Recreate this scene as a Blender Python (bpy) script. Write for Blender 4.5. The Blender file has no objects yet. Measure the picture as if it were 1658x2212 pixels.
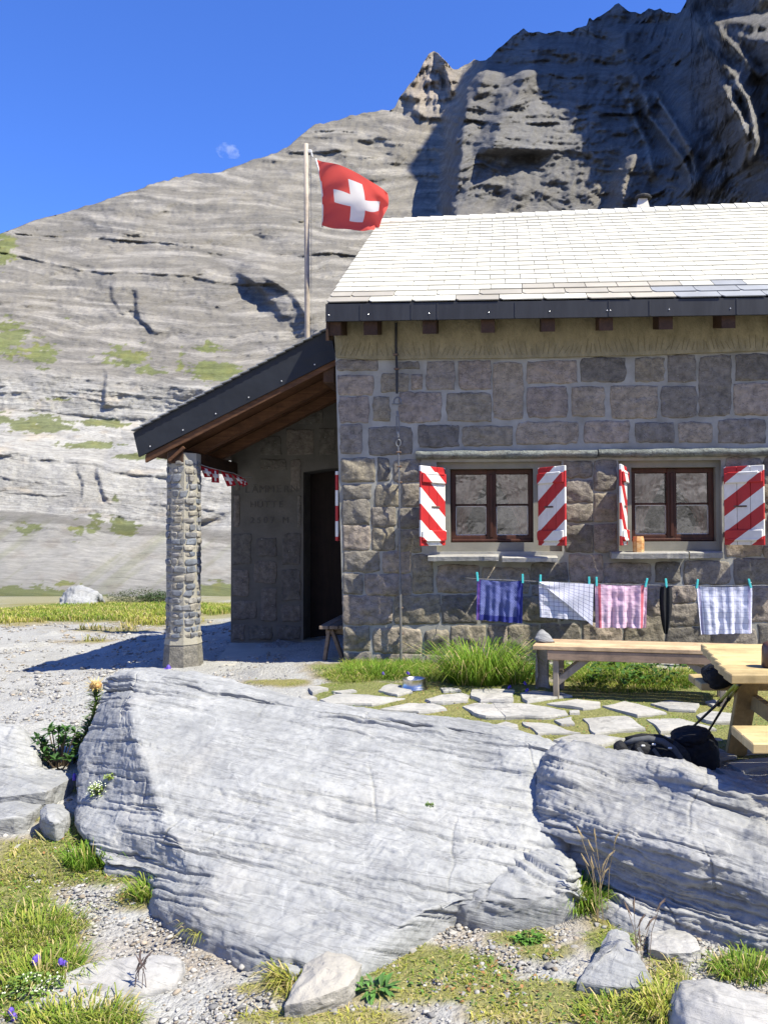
import bpy, math, random
import numpy as np
from mathutils import Vector, Matrix, Euler

random.seed(7)
rng = np.random.default_rng(11)
scene = bpy.context.scene
COL = scene.collection

# ------------------------------------------------------------------ camera
F = 1750.0                      # focal length in units of the 1658 x 2212 survey grid
GW, GH = 1658.0, 2212.0
PX0, PY0 = 1024.0, 1106.0       # principal point (the photograph is an off-centre crop)
CAM = Vector((0.0, 0.0, 1.65))
ROT = Euler((math.radians(90 + 1.4), math.radians(0.25), math.radians(2.0)), 'XYZ').to_matrix()
cam_data = bpy.data.cameras.new("camera")
cam_data.sensor_fit = 'VERTICAL'
cam_data.sensor_height = 24.0
cam_data.lens = 24.0 * F / GH
cam_data.shift_x = -(PX0 - GW / 2) / GH
cam_data.shift_y = (PY0 - GH / 2) / GH
cam_data.clip_start = 0.05
cam_data.clip_end = 20000.0
cam = bpy.data.objects.new("camera", cam_data)
cam.matrix_world = Matrix.Translation(CAM) @ ROT.to_4x4()
COL.objects.link(cam)
scene.camera = cam

# ------------------------------------------------------------------ world, sun, exposure
SUN = Vector((0.63, -0.29, 1.0)).normalized()
world = bpy.data.worlds.new("World")
scene.world = world
world.use_nodes = True
wn = world.node_tree
wn.nodes.clear()
w_out = wn.nodes.new("ShaderNodeOutputWorld")
w_bg = wn.nodes.new("ShaderNodeBackground")
w_sky = wn.nodes.new("ShaderNodeTexSky")
w_sky.sky_type = 'NISHITA'
w_sky.sun_disc = False
w_sky.sun_elevation = math.asin(SUN.z)
w_sky.sun_rotation = math.atan2(SUN.x, SUN.y)
w_sky.altitude = 2300.0
w_sky.air_density = 1.3
w_sky.dust_density = 0.0
w_sky.ozone_density = 10.0
w_bg.inputs['Strength'].default_value = 0.132
w_tint = wn.nodes.new("ShaderNodeMix")          # the deep blue of clear air at this height, even over the whole sky
w_tint.data_type = 'RGBA'; w_tint.blend_type = 'MULTIPLY'
w_tint.inputs[0].default_value = 1.0
w_tint.inputs[7].default_value = (0.55, 0.69, 1.05, 1.0)
wn.links.new(w_sky.outputs[0], w_tint.inputs[6])
wn.links.new(w_tint.outputs[2], w_bg.inputs['Color'])
wn.links.new(w_bg.outputs[0], w_out.inputs['Surface'])
sun_data = bpy.data.lights.new("sun", 'SUN')
sun_data.energy = 5.0
sun_data.angle = math.radians(0.5)
sun_data.color = (1.0, 0.945, 0.785)
sun_ob = bpy.data.objects.new("sun", sun_data)
sun_ob.rotation_euler = (-SUN).to_track_quat('-Z', 'Y').to_euler()
sun_ob.location = SUN * 60
COL.objects.link(sun_ob)
scene.view_settings.view_transform = 'Standard'
scene.view_settings.look = 'None'
scene.view_settings.exposure = 0.95
scene.view_settings.gamma = 1.0
scene.view_settings.use_curve_mapping = False
scene.render.engine = 'CYCLES'
scene.cycles.use_denoising = True
scene.cycles.max_bounces = 6
scene.cycles.transparent_max_bounces = 12
scene.cycles.caustics_reflective = False
scene.cycles.caustics_refractive = False

# ------------------------------------------------------------------ survey helpers
RT = np.array(ROT)
CAMN = np.array(CAM)


def ray(px, py):
    d = ROT @ Vector(((px - PX0) / F, -(py - PY0) / F, -1.0))
    return d / d.y


def P(px, py, Y):
    """world point seen at survey position (px, py) on the plane y = Y"""
    return CAM + ray(px, py) * Y


def Pn(px, py, Y):
    px = np.asarray(px, float); py = np.asarray(py, float); Y = np.asarray(Y, float)
    px, py, Y = np.broadcast_arrays(px, py, Y)
    d = np.stack([(px - PX0) / F, -(py - PY0) / F, -np.ones_like(px)], -1) @ RT.T
    d = d / d[..., 1:2]
    return CAMN + d * Y[..., None]


def proj(p):
    q = (np.asarray(p, float) - CAMN) @ RT
    w = np.maximum(-q[..., 2], 1e-6)
    return PX0 + F * q[..., 0] / w, PY0 - F * q[..., 1] / w


def sstep(a, b, x):
    t = np.clip((np.asarray(x, float) - a) / (b - a), 0, 1)
    return t * t * (3 - 2 * t)


def _hash(ix, iy, iz):
    n = (ix * 374761393 + iy * 668265263 + iz * 1442695041) & 0xFFFFFFFF
    n = ((n ^ (n >> 13)) * 1274126177) & 0xFFFFFFFF
    n = ((n ^ (n >> 16)) * 1103515245) & 0xFFFFFFFF
    n = n ^ (n >> 15)
    return n / 4294967295.0


from concurrent.futures import ThreadPoolExecutor
_pool = ThreadPoolExecutor(4)


def vnoise(p):
    p = np.asarray(p, float)
    if p.size > 60000:
        sh = p.shape[:-1]
        q = np.array_split(p.reshape(-1, 3), 12)
        return np.concatenate(list(_pool.map(_vnoise, q))).reshape(sh)
    return _vnoise(p)


def _vnoise(p):
    i = np.floor(p); f = p - i
    u = f * f * (3 - 2 * f)
    i = i.astype(np.int64)
    x, y, z = i[..., 0], i[..., 1], i[..., 2]
    ux, uy, uz = u[..., 0], u[..., 1], u[..., 2]
    r = 0
    for dx in (0, 1):
        for dy in (0, 1):
            for dz in (0, 1):
                w = (ux if dx else 1 - ux) * (uy if dy else 1 - uy) * (uz if dz else 1 - uz)
                r = r + w * _hash(x + dx, y + dy, z + dz)
    return r * 2 - 1


def fbm(p, octaves=4, gain=0.5):
    p = np.asarray(p, float)
    a, s, r = 1.0, 0.0, 0
    for k in range(octaves):
        r = r + a * vnoise(p * (2.03 ** k) + 17.3 * k)
        s += a
        a *= gain
    return r / s


# terrain height of the near ground
def gz(X, Y):
    X = np.asarray(X, float); Y = np.asarray(Y, float)
    sl = 1 - sstep(-0.9, 0.5, X)
    lo = 3.3 * (1 - sl) + 3.0 * sl
    hi = 4.5 * (1 - sl) + 5.8 * sl
    t = np.clip((Y - lo) / (hi - lo), 0, 1); t = t * t * (3 - 2 * t)
    ter = 0.26 + 0.09 * sstep(4.5, 8.0, Y)
    ter = ter - 0.09 * (1 - sstep(-3.0, -1.6, X)) - 0.15 * (1 - sstep(-5.2, -3.2, X))
    z = t * ter
    z = z - 0.05 * (1 - sstep(1.8, 2.9, Y))
    z = z - 0.45 * sstep(12, 24, Y) - 7.0 * sstep(24, 60, Y)
    z = z + 0.018 * fbm(np.stack([X * 1.3, Y * 1.3, X * 0], -1), 3) * (1 - 0.5 * sstep(-1.5, -1.0, X) * sstep(4.6, 5.2, Y))
    return z


_YS = np.arange(1.2, 40.0, 0.05)


def PG(px, py):
    """ground point seen at survey position"""
    d = ray(px, py)
    c = CAM.z + d.z * _YS - gz(d.x * _YS, _YS)
    k = int(np.argmax(c <= 0))
    Y = float(_YS[k - 1] + 0.05 * c[k - 1] / (c[k - 1] - c[k])) if k > 0 else 40.0
    return Vector((d.x * Y, Y, float(gz(d.x * Y, Y))))


# ------------------------------------------------------------------ object helpers
def tag(o, label=None, cat=None, group=None, kind=None):
    if label: o["label"] = label
    if cat: o["category"] = cat
    if group: o["group"] = group
    if kind: o["kind"] = kind
    return o


def adopt(o, parent):
    if parent is not None:
        o.parent = parent
        o.matrix_parent_inverse = parent.matrix_basis.inverted() if parent.parent is None else Matrix.Identity(4)
    return o


def empty(name, loc, label, cat, group=None):
    o = bpy.data.objects.new(name, None)
    o.location = loc
    o.empty_display_size = 0.1
    COL.objects.link(o)
    return tag(o, label, cat, group)


def link(name, me, mat=None, parent=None, smooth=False):
    if mat is not None:
        me.materials.append(mat)
    if smooth:
        me.polygons.foreach_set("use_smooth", np.ones(len(me.polygons), bool))
    o = bpy.data.objects.new(name, me)
    COL.objects.link(o)
    adopt(o, parent)
    return o


def npmesh(name, verts, faces, uv=None, col=None):
    """verts (N,3); faces: array (M,3|4) or list of arrays"""
    me = bpy.data.meshes.new(name)
    verts = np.asarray(verts, np.float32).reshape(-1, 3)
    fl = faces if isinstance(faces, list) else [faces]
    fl = [np.asarray(f, np.int32) for f in fl if len(f)]
    me.vertices.add(len(verts))
    me.vertices.foreach_set("co", verts.ravel())
    loops = np.concatenate([f.ravel() for f in fl])
    starts, off = [], 0
    for f in fl:
        n, k = f.shape
        starts.append(off + np.arange(n) * k)
        off += n * k
    starts = np.concatenate(starts).astype(np.int32)
    me.loops.add(len(loops))
    me.loops.foreach_set("vertex_index", loops)
    me.polygons.add(len(starts))
    me.polygons.foreach_set("loop_start", starts)
    me.update(calc_edges=True)
    if uv is not None:
        l = me.uv_layers.new(name="UVMap")
        l.data.foreach_set("uv", np.asarray(uv, np.float32)[loops].ravel())
    if col is not None:
        a = me.color_attributes.new("Col", 'FLOAT_COLOR', 'POINT')
        c = np.asarray(col, np.float32)
        if c.shape[1] == 3:
            c = np.concatenate([c, np.ones((len(c), 1), np.float32)], 1)
        a.data.foreach_set("color", c.ravel())
    return me


def gridfaces(nr, nc, flip=False):
    i = np.arange(nr - 1)[:, None] * nc + np.arange(nc - 1)[None, :]
    q = np.stack([i, i + 1, i + nc + 1, i + nc], -1).reshape(-1, 4)
    return q[:, ::-1] if flip else q


class MB:
    """collects boxes, bars, tubes and lathes of ONE piece"""
    def __init__(self):
        self.v = []; self.f = []; self.uv = {}

    def add(self, vs, fs):
        o = len(self.v)
        self.v += [tuple(v) for v in vs]
        self.f += [tuple(i + o for i in f) for f in fs]
        return self

    def hexa(self, c):
        """eight corners: bottom four then top four, counter-clockwise from above"""
        return self.add(c, [(3, 2, 1, 0), (4, 5, 6, 7), (0, 1, 5, 4), (1, 2, 6, 5), (2, 3, 7, 6), (3, 0, 4, 7)])

    def box(self, c, s, rot=None, bev=0.0):
        c = Vector(c); h = Vector(s) / 2
        b = min(bev, min(h) * 0.9)
        if b <= 0:
            vs = [Vector((x * h.x, y * h.y, z * h.z)) for z in (-1, 1) for (x, y) in ((-1, -1), (1, -1), (1, 1), (-1, 1))]
            if rot is not None: vs = [rot @ v for v in vs]
            return self.hexa([c + v for v in vs])
        vs, ids = [], {}
        for sx in (-1, 1):
            for sy in (-1, 1):
                for sz in (-1, 1):
                    for a in range(3):
                        q = [sx * (h.x - b), sy * (h.y - b), sz * (h.z - b)]
                        q[a] = (sx, sy, sz)[a] * h[a]
                        ids[(sx, sy, sz, a)] = len(vs)
                        vs.append(Vector(q))
        fs = []
        def face(l):
            n = (vs[l[1]] - vs[l[0]]).cross(vs[l[2]] - vs[l[0]])
            m = sum((vs[i] for i in l), Vector()) / len(l)
            fs.append(tuple(l) if n.dot(m) > 0 else tuple(reversed(l)))
        for a in range(3):
            o1, o2 = [k for k in range(3) if k != a]
            for s_ in (-1, 1):
                l = []
                for (p, q) in ((-1, -1), (1, -1), (1, 1), (-1, 1)):
                    k = [0, 0, 0]; k[a] = s_; k[o1] = p; k[o2] = q
                    l.append(ids[(*k, a)])
                face(l)
            for p in (-1, 1):
                for q in (-1, 1):
                    k1 = [0, 0, 0]; k2 = [0, 0, 0]
                    k1[a] = -1; k2[a] = 1
                    for k in (k1, k2):
                        k[o1] = p; k[o2] = q
                    face([ids[(*k1, o1)], ids[(*k2, o1)], ids[(*k2, o2)], ids[(*k1, o2)]])
        for sx in (-1, 1):
            for sy in (-1, 1):
                for sz in (-1, 1):
                    face([ids[(sx, sy, sz, a)] for a in range(3)])
        if rot is not None: vs = [rot @ v for v in vs]
        return self.add([c + v for v in vs], fs)

    def bar(self, a, b, w, t, up=Vector((0, 0, 1)), bev=0.0):
        a = Vector(a); b = Vector(b)
        d = b - a; L = d.length; d.normalize()
        s = d.cross(up)
        if s.length < 1e-4: s = d.cross(Vector((0, 1, 0)))
        s.normalize(); u = s.cross(d)
        return self.box((a + b) / 2, (L, w, t), Matrix((d, s, u)).transposed(), bev)

    def tube(self, pts, r, n=8, cap=True):
        pts = [Vector(p) for p in pts]
        rr = r if isinstance(r, (list, tuple)) else [r] * len(pts)
        vs, fs = [], []
        u = None
        for i, p in enumerate(pts):
            d = (pts[min(i + 1, len(pts) - 1)] - pts[max(i - 1, 0)]).normalized()
            if u is None:
                u = d.cross(Vector((0.31, 0.2, 0.93)))
                if u.length < 1e-3: u = d.cross(Vector((1, 0, 0)))
            u = (u - d * u.dot(d)).normalized()
            w = d.cross(u)
            for k in range(n):
                a = 2 * math.pi * k / n
                vs.append(p + (u * math.cos(a) + w * math.sin(a)) * rr[i])
        for i in range(len(pts) - 1):
            for k in range(n):
                k2 = (k + 1) % n
                fs.append((i * n + k, i * n + k2, (i + 1) * n + k2, (i + 1) * n + k))
        if cap:
            fs.append(tuple(range(n - 1, -1, -1)))
            fs.append(tuple((len(pts) - 1) * n + k for k in range(n)))
        return self.add(vs, fs)

    def lathe(self, c, prof, n=16, sq=None):
        c = Vector(c); vs, fs = [], []
        for (r, z) in prof:
            for k in range(n):
                a = 2 * math.pi * (k + 0.5) / n
                vs.append(c + Vector((r * math.cos(a), r * math.sin(a), z)))
        for i in range(len(prof) - 1):
            for k in range(n):
                k2 = (k + 1) % n
                fs.append((i * n + k, i * n + k2, (i + 1) * n + k2, (i + 1) * n + k))
        fs.append(tuple(range(n - 1, -1, -1)))
        fs.append(tuple((len(prof) - 1) * n + k for k in range(n)))
        return self.add(vs, fs)

    def mesh(self, name):
        me = bpy.data.meshes.new(name)
        me.from_pydata(self.v, [], self.f)
        me.update()
        return me

    def build(self, name, mat, parent=None, smooth=False):
        return link(name, self.mesh(name), mat, parent, smooth)


# ------------------------------------------------------------------ materials
class NT:
    def __init__(self, name):
        self.m = bpy.data.materials.new(name)
        self.m.use_nodes = True
        self.t = self.m.node_tree
        self.t.nodes.clear()
        self.out = self.t.nodes.new("ShaderNodeOutputMaterial")
        self.b = self.t.nodes.new("ShaderNodeBsdfPrincipled")
        self.t.links.new(self.b.outputs[0], self.out.inputs[0])

    def n(self, typ, **kw):
        k = self.t.nodes.new(typ)
        for a, v in kw.items(): setattr(k, a, v)
        return k

    def l(self, a, b): self.t.links.new(a, b)

    def pos(self, scale=(1, 1, 1), rot=(0, 0, 0)):
        g = self.n("ShaderNodeNewGeometry")
        mp = self.n("ShaderNodeMapping")
        mp.inputs['Scale'].default_value = scale
        mp.inputs['Rotation'].default_value = rot
        self.l(g.outputs['Position'], mp.inputs['Vector'])
        return mp.outputs[0]

    def noise(self, vec, scale, detail=5, rough=0.6, dist=0.0):
        k = self.n("ShaderNodeTexNoise")
        k.inputs['Scale'].default_value = scale
        k.inputs['Detail'].default_value = detail
        k.inputs['Roughness'].default_value = rough
        k.inputs['Distortion'].default_value = dist
        self.l(vec, k.inputs['Vector'])
        return k.outputs['Fac']

    def ramp(self, fac, stops, interp='LINEAR'):
        k = self.n("ShaderNodeValToRGB")
        k.color_ramp.interpolation = interp
        el = k.color_ramp.elements
        while len(el) < len(stops): el.new(0.5)
        for e, (p, c) in zip(el, stops):
            e.position = p
            e.color = (*c, 1) if not isinstance(c, (int, float)) else (c, c, c, 1)
        self.l(fac, k.inputs[0])
        return k.outputs[0]

    def math(self, op, a, b=None, clamp=False):
        k = self.n("ShaderNodeMath", operation=op)
        k.use_clamp = clamp
        for i, v in enumerate((a, b)):
            if v is None: continue
            if isinstance(v, (int, float)): k.inputs[i].default_value = v
            else: self.l(v, k.inputs[i])
        return k.outputs[0]

    def mix(self, fac, a, b, blend='MIX'):
        k = self.n("ShaderNodeMix", data_type='RGBA', blend_type=blend)
        for s, v in ((0, fac), (6, a), (7, b)):
            if isinstance(v, (int, float)): k.inputs[s].default_value = v if s == 0 else (v, v, v, 1)
            elif isinstance(v, tuple): k.inputs[s].default_value = (*v, 1)
            else: self.l(v, k.inputs[s])
        return k.outputs[2]

    def bump(self, h, strength=0.5, dist=0.01, prev=None):
        k = self.n("ShaderNodeBump")
        k.inputs['Strength'].default_value = strength
        k.inputs['Distance'].default_value = dist
        self.l(h, k.inputs['Height'])
        if prev is not None: self.l(prev, k.inputs['Normal'])
        self.l(k.outputs[0], self.b.inputs['Normal'])
        return k.outputs[0]

    def done(self, color, rough=0.8, spec=0.3, metal=0.0):
        if isinstance(color, tuple): self.b.inputs['Base Color'].default_value = (*color, 1)
        else: self.l(color, self.b.inputs['Base Color'])
        if isinstance(rough, (int, float)): self.b.inputs['Roughness'].default_value = rough
        else: self.l(rough, self.b.inputs['Roughness'])
        self.b.inputs['Specular IOR Level'].default_value = spec
        self.b.inputs['Metallic'].default_value = metal
        return self.m


def simple(name, c1, c2=None, scale=6, rough=0.8, spec=0.3, metal=0.0, bump=0.0, bscale=60, stretch=(1, 1, 1), rand=0.0, dist=0.004):
    t = NT(name)
    c2 = c2 or tuple(x * 0.75 for x in c1)
    v = t.pos(stretch)
    f = t.ramp(t.noise(v, scale), [(0.3, c2), (0.7, c1)])
    if rand:
        oi = t.n("ShaderNodeObjectInfo")
        k = t.math('ADD', t.math('MULTIPLY', oi.outputs['Random'], 2 * rand), 1 - rand)
        f = t.mix(1.0, f, k, 'MULTIPLY')
    if bump:
        t.bump(t.noise(v, bscale, 6, 0.7), bump, dist)
    return t.done(f, rough, spec, metal)


def tones(name, cols, rough=0.9, scale=14, bump=0.6, bscale=30, dist=0.012, stretch=(1, 1, 1), mott=0.5):
    """one tone per object out of a list, with mottling and relief"""
    t = NT(name)
    oi = t.n("ShaderNodeObjectInfo")
    n = len(cols)
    c = t.ramp(oi.outputs['Random'], [(i / n, col) for i, col in enumerate(cols)], 'CONSTANT')
    v = t.pos(stretch)
    m = t.ramp(t.noise(v, scale, 6, 0.65), [(0.25, 1 - mott), (0.75, 1 + mott)])
    c = t.mix(1.0, c, m, 'MULTIPLY')
    w = t.ramp(t.noise(t.pos((1, 1, 1)), 3.1, 5), [(0.52, 0.0), (0.72, 0.35)])
    c = t.mix(w, c, (0.27, 0.235, 0.175))
    ln = t.math('ABSOLUTE', t.math('SUBTRACT', t.noise(t.pos((1, 1, 2.2)), 7.0, 5, .6, .4), .5))
    c = t.mix(t.ramp(ln, [(0.0, .6), (.018, 0.0)]), c, (.06, .055, .05))
    lc = t.ramp(t.noise(t.pos(), 34, 3, .6), [(.69, 0.0), (.73, .6)])
    c = t.mix(lc, c, (.46, .44, .40))
    h = t.math('ADD', t.noise(v, bscale, 8, 0.7), t.math('MULTIPLY', t.noise(v, bscale * 0.3, 4), 1.2))
    t.bump(h, bump, dist)
    return t.done(c, rough, 0.25)


def wood(name, c1, c2, axis=0, rough=0.7, scale=4.0, rand=0.2):
    t = NT(name)
    st = [38, 38, 38]; st[axis] = 2.2
    v = t.pos(tuple(st))
    g = t.noise(v, 1.0, 6, 0.65, 0.6)
    f = t.ramp(g, [(0.25, c2), (0.5, tuple((a + b) / 2 for a, b in zip(c1, c2))), (0.72, c1)])
    oi = t.n("ShaderNodeObjectInfo")
    k = t.math('ADD', t.math('MULTIPLY', oi.outputs['Random'], 2 * rand), 1 - rand)
    f = t.mix(1.0, f, k, 'MULTIPLY')
    st2 = t.ramp(t.noise(t.pos(), 5.0, 6, .7), [(0.32, 0.62), (0.55, 1.0), (0.75, 1.1)])
    f = t.mix(1.0, f, st2, 'MULTIPLY')
    t.bump(g, 0.5, 0.003)
    return t.done(f, rough, 0.25)


def attr_mat(name, rough=0.9, vscale=20, vamt=0.3, bump=0.0, bscale=60, bdist=0.01, spec=0.2, sheen=0.0, transl=0.0):
    t = NT(name)
    a = t.n("ShaderNodeVertexColor", layer_name="Col")
    v = t.pos()
    m = t.ramp(t.noise(v, vscale, 6, 0.65), [(0.25, 1 - vamt), (0.75, 1 + vamt)])
    c = t.mix(1.0, a.outputs['Color'], m, 'MULTIPLY')
    if bump: t.bump(t.noise(v, bscale, 8, 0.7), bump, bdist)
    t.done(c, rough, spec)
    if transl:
        tr = t.n("ShaderNodeBsdfTranslucent")
        t.l(c, tr.inputs['Color'])
        ms = t.n("ShaderNodeMixShader")
        ms.inputs[0].default_value = transl
        t.l(t.b.outputs[0], ms.inputs[1]); t.l(tr.outputs[0], ms.inputs[2])
        t.l(ms.outputs[0], t.out.inputs[0])
    return t.m

# ================================================================== setting: mountain
SKY_PTS = [(-900, 640), (-300, 560), (0, 505), (40, 490), (75, 475), (130, 462), (200, 440), (270, 418), (340, 395), (400, 378), (470, 372),
           (500, 362), (560, 340), (600, 330), (620, 318), (650, 290), (680, 270), (740, 255), (820, 237), (852, 236), (862, 212), (872, 198),
           (882, 186), (890, 176), (905, 156), (914, 136), (925, 116), (936, 110), (946, 116), (955, 126), (975, 146), (990, 151), (1002, 142),
           (1015, 136), (1024, 128), (1035, 134), (1060, 121), (1075, 104), (1082, 100), (1100, 84), (1118, 70), (1130, 59), (1140, 69),
           (1180, 73), (1190, 68), (1230, 68), (1266, 56), (1272, 35), (1280, 44), (1300, 32), (1320, 16), (1335, 8), (1348, 18), (1360, 23),
           (1382, 31), (1400, 16), (1412, 20), (1425, 17), (1440, 28), (1468, 26), (1478, 8), (1490, -14), (1515, -190), (1571, -600), (1640, -940),
           (1720, -1210), (1850, -1500), (2050, -1680), (2300, -1650), (2700, -1000)]  # unseen summit beyond the frame, raised to shade the massif


def polydist(x, y, pts):
    """signed horizontal offset from a polyline given as (x, y) running downwards; nan outside its y range"""
    ys = [p[1] for p in pts]; xs = [p[0] for p in pts]
    px = np.interp(y, ys, xs)
    inside = sstep(ys[0] - 12, ys[0] + 12, y) * (1 - sstep(ys[-1] - 12, ys[-1] + 12, y))
    return x - px, inside


def blob(x, y, cx, cy, rx, ry):
    return np.exp(-(((x - cx) / rx) ** 2 + ((y - cy) / ry) ** 2))


def build_mountain():
    xs = np.concatenate([np.arange(-900, -40, 12), np.arange(-40, 1760, 2.9), np.arange(1760, 2700, 14)])
    nr = 430
    sk = np.interp(xs, [p[0] for p in SKY_PTS], [p[1] for p in SKY_PTS])
    sk = sk + 4.5 * fbm(np.stack([xs / 14.0, xs * 0, xs * 0 + 3], -1), 4) * sstep(0, 300, xs)
    v = np.linspace(0, 1, nr)
    yb = 1340.0
    # more rows where the photograph looks (cliffs), fewer in the foreground scree
    Y2 = yb + (sk[None, :] - yb) * v[:, None]
    X2 = np.repeat(xs[None, :], nr, 0)
    n3 = lambda sx, sy, k, o=4: fbm(np.stack([X2 / sx, Y2 / sy, np.full_like(X2, k)], -1), o)
    t = Y2 - 0.10 * np.clip(X2, -400, 900) + 14 * n3(130, 60, 1.5)
    D = np.interp(-t, [-1400, -1340, -1310, -1285, -1250, -1200, -1150, -1118, -1096, -975, -935, -905, -885, -800, -760, -720, -640, -540, -420, -300, -200, -60, 120],
                  [16, 19, 24, 34, 55, 76, 92, 104, 114, 128, 142, 150, 166, 172, 190, 214, 250, 300, 385, 480, 540, 600, 660])
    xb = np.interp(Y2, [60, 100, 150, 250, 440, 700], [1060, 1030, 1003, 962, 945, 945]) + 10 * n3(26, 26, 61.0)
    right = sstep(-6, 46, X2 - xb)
    # the massif on the right stands up as a steep wall
    Dr = np.interp(-Y2, [-1400, -1340, -1310, -1200, -1000, -700, -460, -330, -200, -60, 100], [16, 19, 25, 80, 140, 255, 365, 412, 478, 545, 590])
    farr = sstep(1390, 1610, X2 + .15 * (Y2 - 200))  # nearer buttress, shaped to cast shade over the massif
    Df = np.interp(-Y2, [-1400, -1340, -1310, -1200, -1000, -700, -460, 0, 700, 1200], [16, 19, 25, 80, 140, 240, 295, 330, 365, 390])
    D = D * (1 - right) + Dr * right
    D = D * (1 - farr) + Df * farr
    S = D / 300.0 * 1.0      # metres per unit of relief at this distance

    def scarp(pts, A, w, decay):
        nonlocal D
        d, ins = polydist(X2 + 9 * n3(30, 30, 9.1), Y2, pts)
        D = D - ins * A * S * sstep(0, w, d) * np.exp(-np.maximum(d - w, 0) / decay)
    # steps that face away from the sun
    scarp([(1000, 150), (975, 200), (955, 250), (948, 330), (938, 410), (955, 480), (990, 560)], 26, 34, 260)
    scarp([(1110, 95), (1080, 180), (1040, 260), (1010, 330)], 20, 50, 120)
    scarp([(1285, 60), (1300, 140), (1330, 200), (1390, 270), (1420, 330)], 22, 60, 90)
    scarp([(1340, 330), (1310, 390), (1300, 470)], 30, 40, 110)
    scarp([(1472, 40), (1460, 140), (1500, 230), (1560, 330), (1580, 470)], 40, 90, 140)
    scarp([(1600, 80), (1640, 200), (1650, 330), (1620, 470)], 36, 60, 120)
    scarp([(462, 560), (500, 610), (560, 660), (610, 720), (650, 780)], 20, 90, 70)
    scarp([(508, 590), (560, 630), (600, 690)], 8, 16, 40)
    scarp([(560, 600), (610, 630), (660, 690)], 9, 16, 40)
    scarp([(282, 625), (288, 665), (300, 690), (322, 718)], 7, 10, 45)
    scarp([(238, 610), (240, 640), (250, 668)], 3, 7, 30)
    scarp([(218, 800), (222, 840), (215, 880)], 4, 9, 60)
    scarp([(206, 1010), (210, 1050), (224, 1082)], 4, 9, 60)
    scarp([(166, 1015), (172, 1040), (170, 1075)], 3, 7, 40)
    scarp([(868, 200), (880, 235), (905, 260)], 8, 20, 60)
    scarp([(935, 115), (950, 160), (960, 205)], 14, 16, 50)
    # the dome, the folded ribs
    D = D - 8 * S * blob(X2, Y2, 1180, 300, 170, 90) - 12 * S * blob(X2, Y2, 1290, 250, 60, 120)
    D = D + 6 * S * blob(X2, Y2, 1120, 440, 150, 34)
    rib = np.zeros_like(X2)
    for (pts, r, a) in (([(1392, 205), (1400, 250), (1440, 300), (1476, 345), (1500, 410)], 9, 13), ([(1416, 200), (1440, 245), (1478, 300), (1500, 345), (1508, 400)], 8, 13),
                        ([(1560, 185), (1572, 215), (1600, 260), (1612, 310), (1600, 360)], 10, 15), ([(1590, 178), (1612, 215), (1626, 262), (1630, 310), (1620, 350)], 9, 14),
                        ([(1500, 30), (1520, 90), (1560, 140), (1590, 170)], 10, 10), ([(1350, 200), (1370, 260), (1400, 320), (1410, 380)], 9, 9),
                        ([(1530, 25), (1560, 80), (1610, 130), (1640, 165)], 9, 9)):
        d, ins = polydist(X2 + 5 * n3(16, 16, 4.4), Y2, pts)
        D = D - ins * a * S * np.exp(-(d / r) ** 2)
        rib = rib + ins * np.exp(-(d / r) ** 2)
    # bedding: ledges following warped layers
    lower = sstep(760, 850, t) * (1 - sstep(1090, 1120, t)) * (1 - right)
    scree = sstep(1100, 1124, t) * (1 - right)
    left_up = (1 - sstep(745, 790, t)) * (1 - right)
    bed = Y2 - (0.10 * X2) * (1 - right) + 26 * n3(190, 70, 2.2, 3) * (1 - 0.3 * right) + 0.25 * np.maximum(X2 - 500, 0) * (1 - right) * sstep(500, 800, Y2)
    curve = right * (60 * n3(150, 110, 7.7, 3) + 0.9 * (X2 - 1300) * sstep(1300, 1480, X2))
    bed = bed + curve

    def ledge(period, amp, seed):
        q = (bed + 3.0 * n3(26, 12, seed, 3)) / period
        k = np.floor(q); s = q - k
        h = _hash(k.astype(np.int64), (k * 0 + int(seed * 10)).astype(np.int64), (k * 0).astype(np.int64))
        prof = np.where(s > 0.86, (1 - s) / 0.14, s / 0.86)          # rows run downwards: lip at the layer's foot
        patch = sstep(-0.25, 0.35, n3(95, 16, seed + 5, 3))
        return prof * (0.15 + 0.85 * h ** 2) * patch * amp * S
    keep = 1 - scree
    D = D - keep * (.48 - .2 * lower + .42 * right) * (ledge(33, 6.5, 3.1) + ledge(13.0, 3.0, 5.7) + 0.7 * ledge(6.5, 1.4, 8.3))
    D = D - keep * S * ((10 - 4 * right - 6 * lower) * n3(140, 60, 12.1) + right * (4.5 * n3(60, 80, 13.3, 4)) + 5.0 * n3(36, 20, 14.2, 4) * (0.55 + 0.3 * right - 0.25 * lower))
    D = D - keep * S * (1.5 + .3 * right - .5 * lower) * n3(9, 7, 15.5, 4)
    sp = blob(X2, Y2, 925, 175, 62, 75)
    D = D - S * sp * (12 * np.abs(n3(22, 60, 21.1, 4)) + 5 * n3(8, 16, 22.2, 3))
    ridged = 1 - np.abs(fbm(np.stack([(X2 + .45 * Y2) / 55, (Y2 - .3 * X2) / 190, np.full_like(X2, 31.3)], -1), 4)) * 2
    D = D - right * S * 6 * ridged * (1 - 0.7 * blob(X2, Y2, 1180, 310, 150, 80))
    D = D - scree * S * (1.2 * n3(22, 10, 16.5, 5) + 5 * n3(120, 60, 17.5))
    gl, ins = polydist(X2, Y2, [(470, 1120), (300, 1190), (180, 1265), (110, 1330)])
    D = D + 6 * S * ins * np.exp(-(gl / 26) ** 2) * (1 - right)
    pos = Pn(X2, Y2, np.maximum(D, 14))
    # far side: two rows falling away behind the crest
    b1 = pos[-1].copy(); b1[:, 1] += 22; b1[:, 2] -= 6
    b2 = pos[-1].copy(); b2[:, 1] += 160; b2[:, 2] -= 140
    allp = np.concatenate([pos, b1[None], b2[None]], 0)
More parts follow.
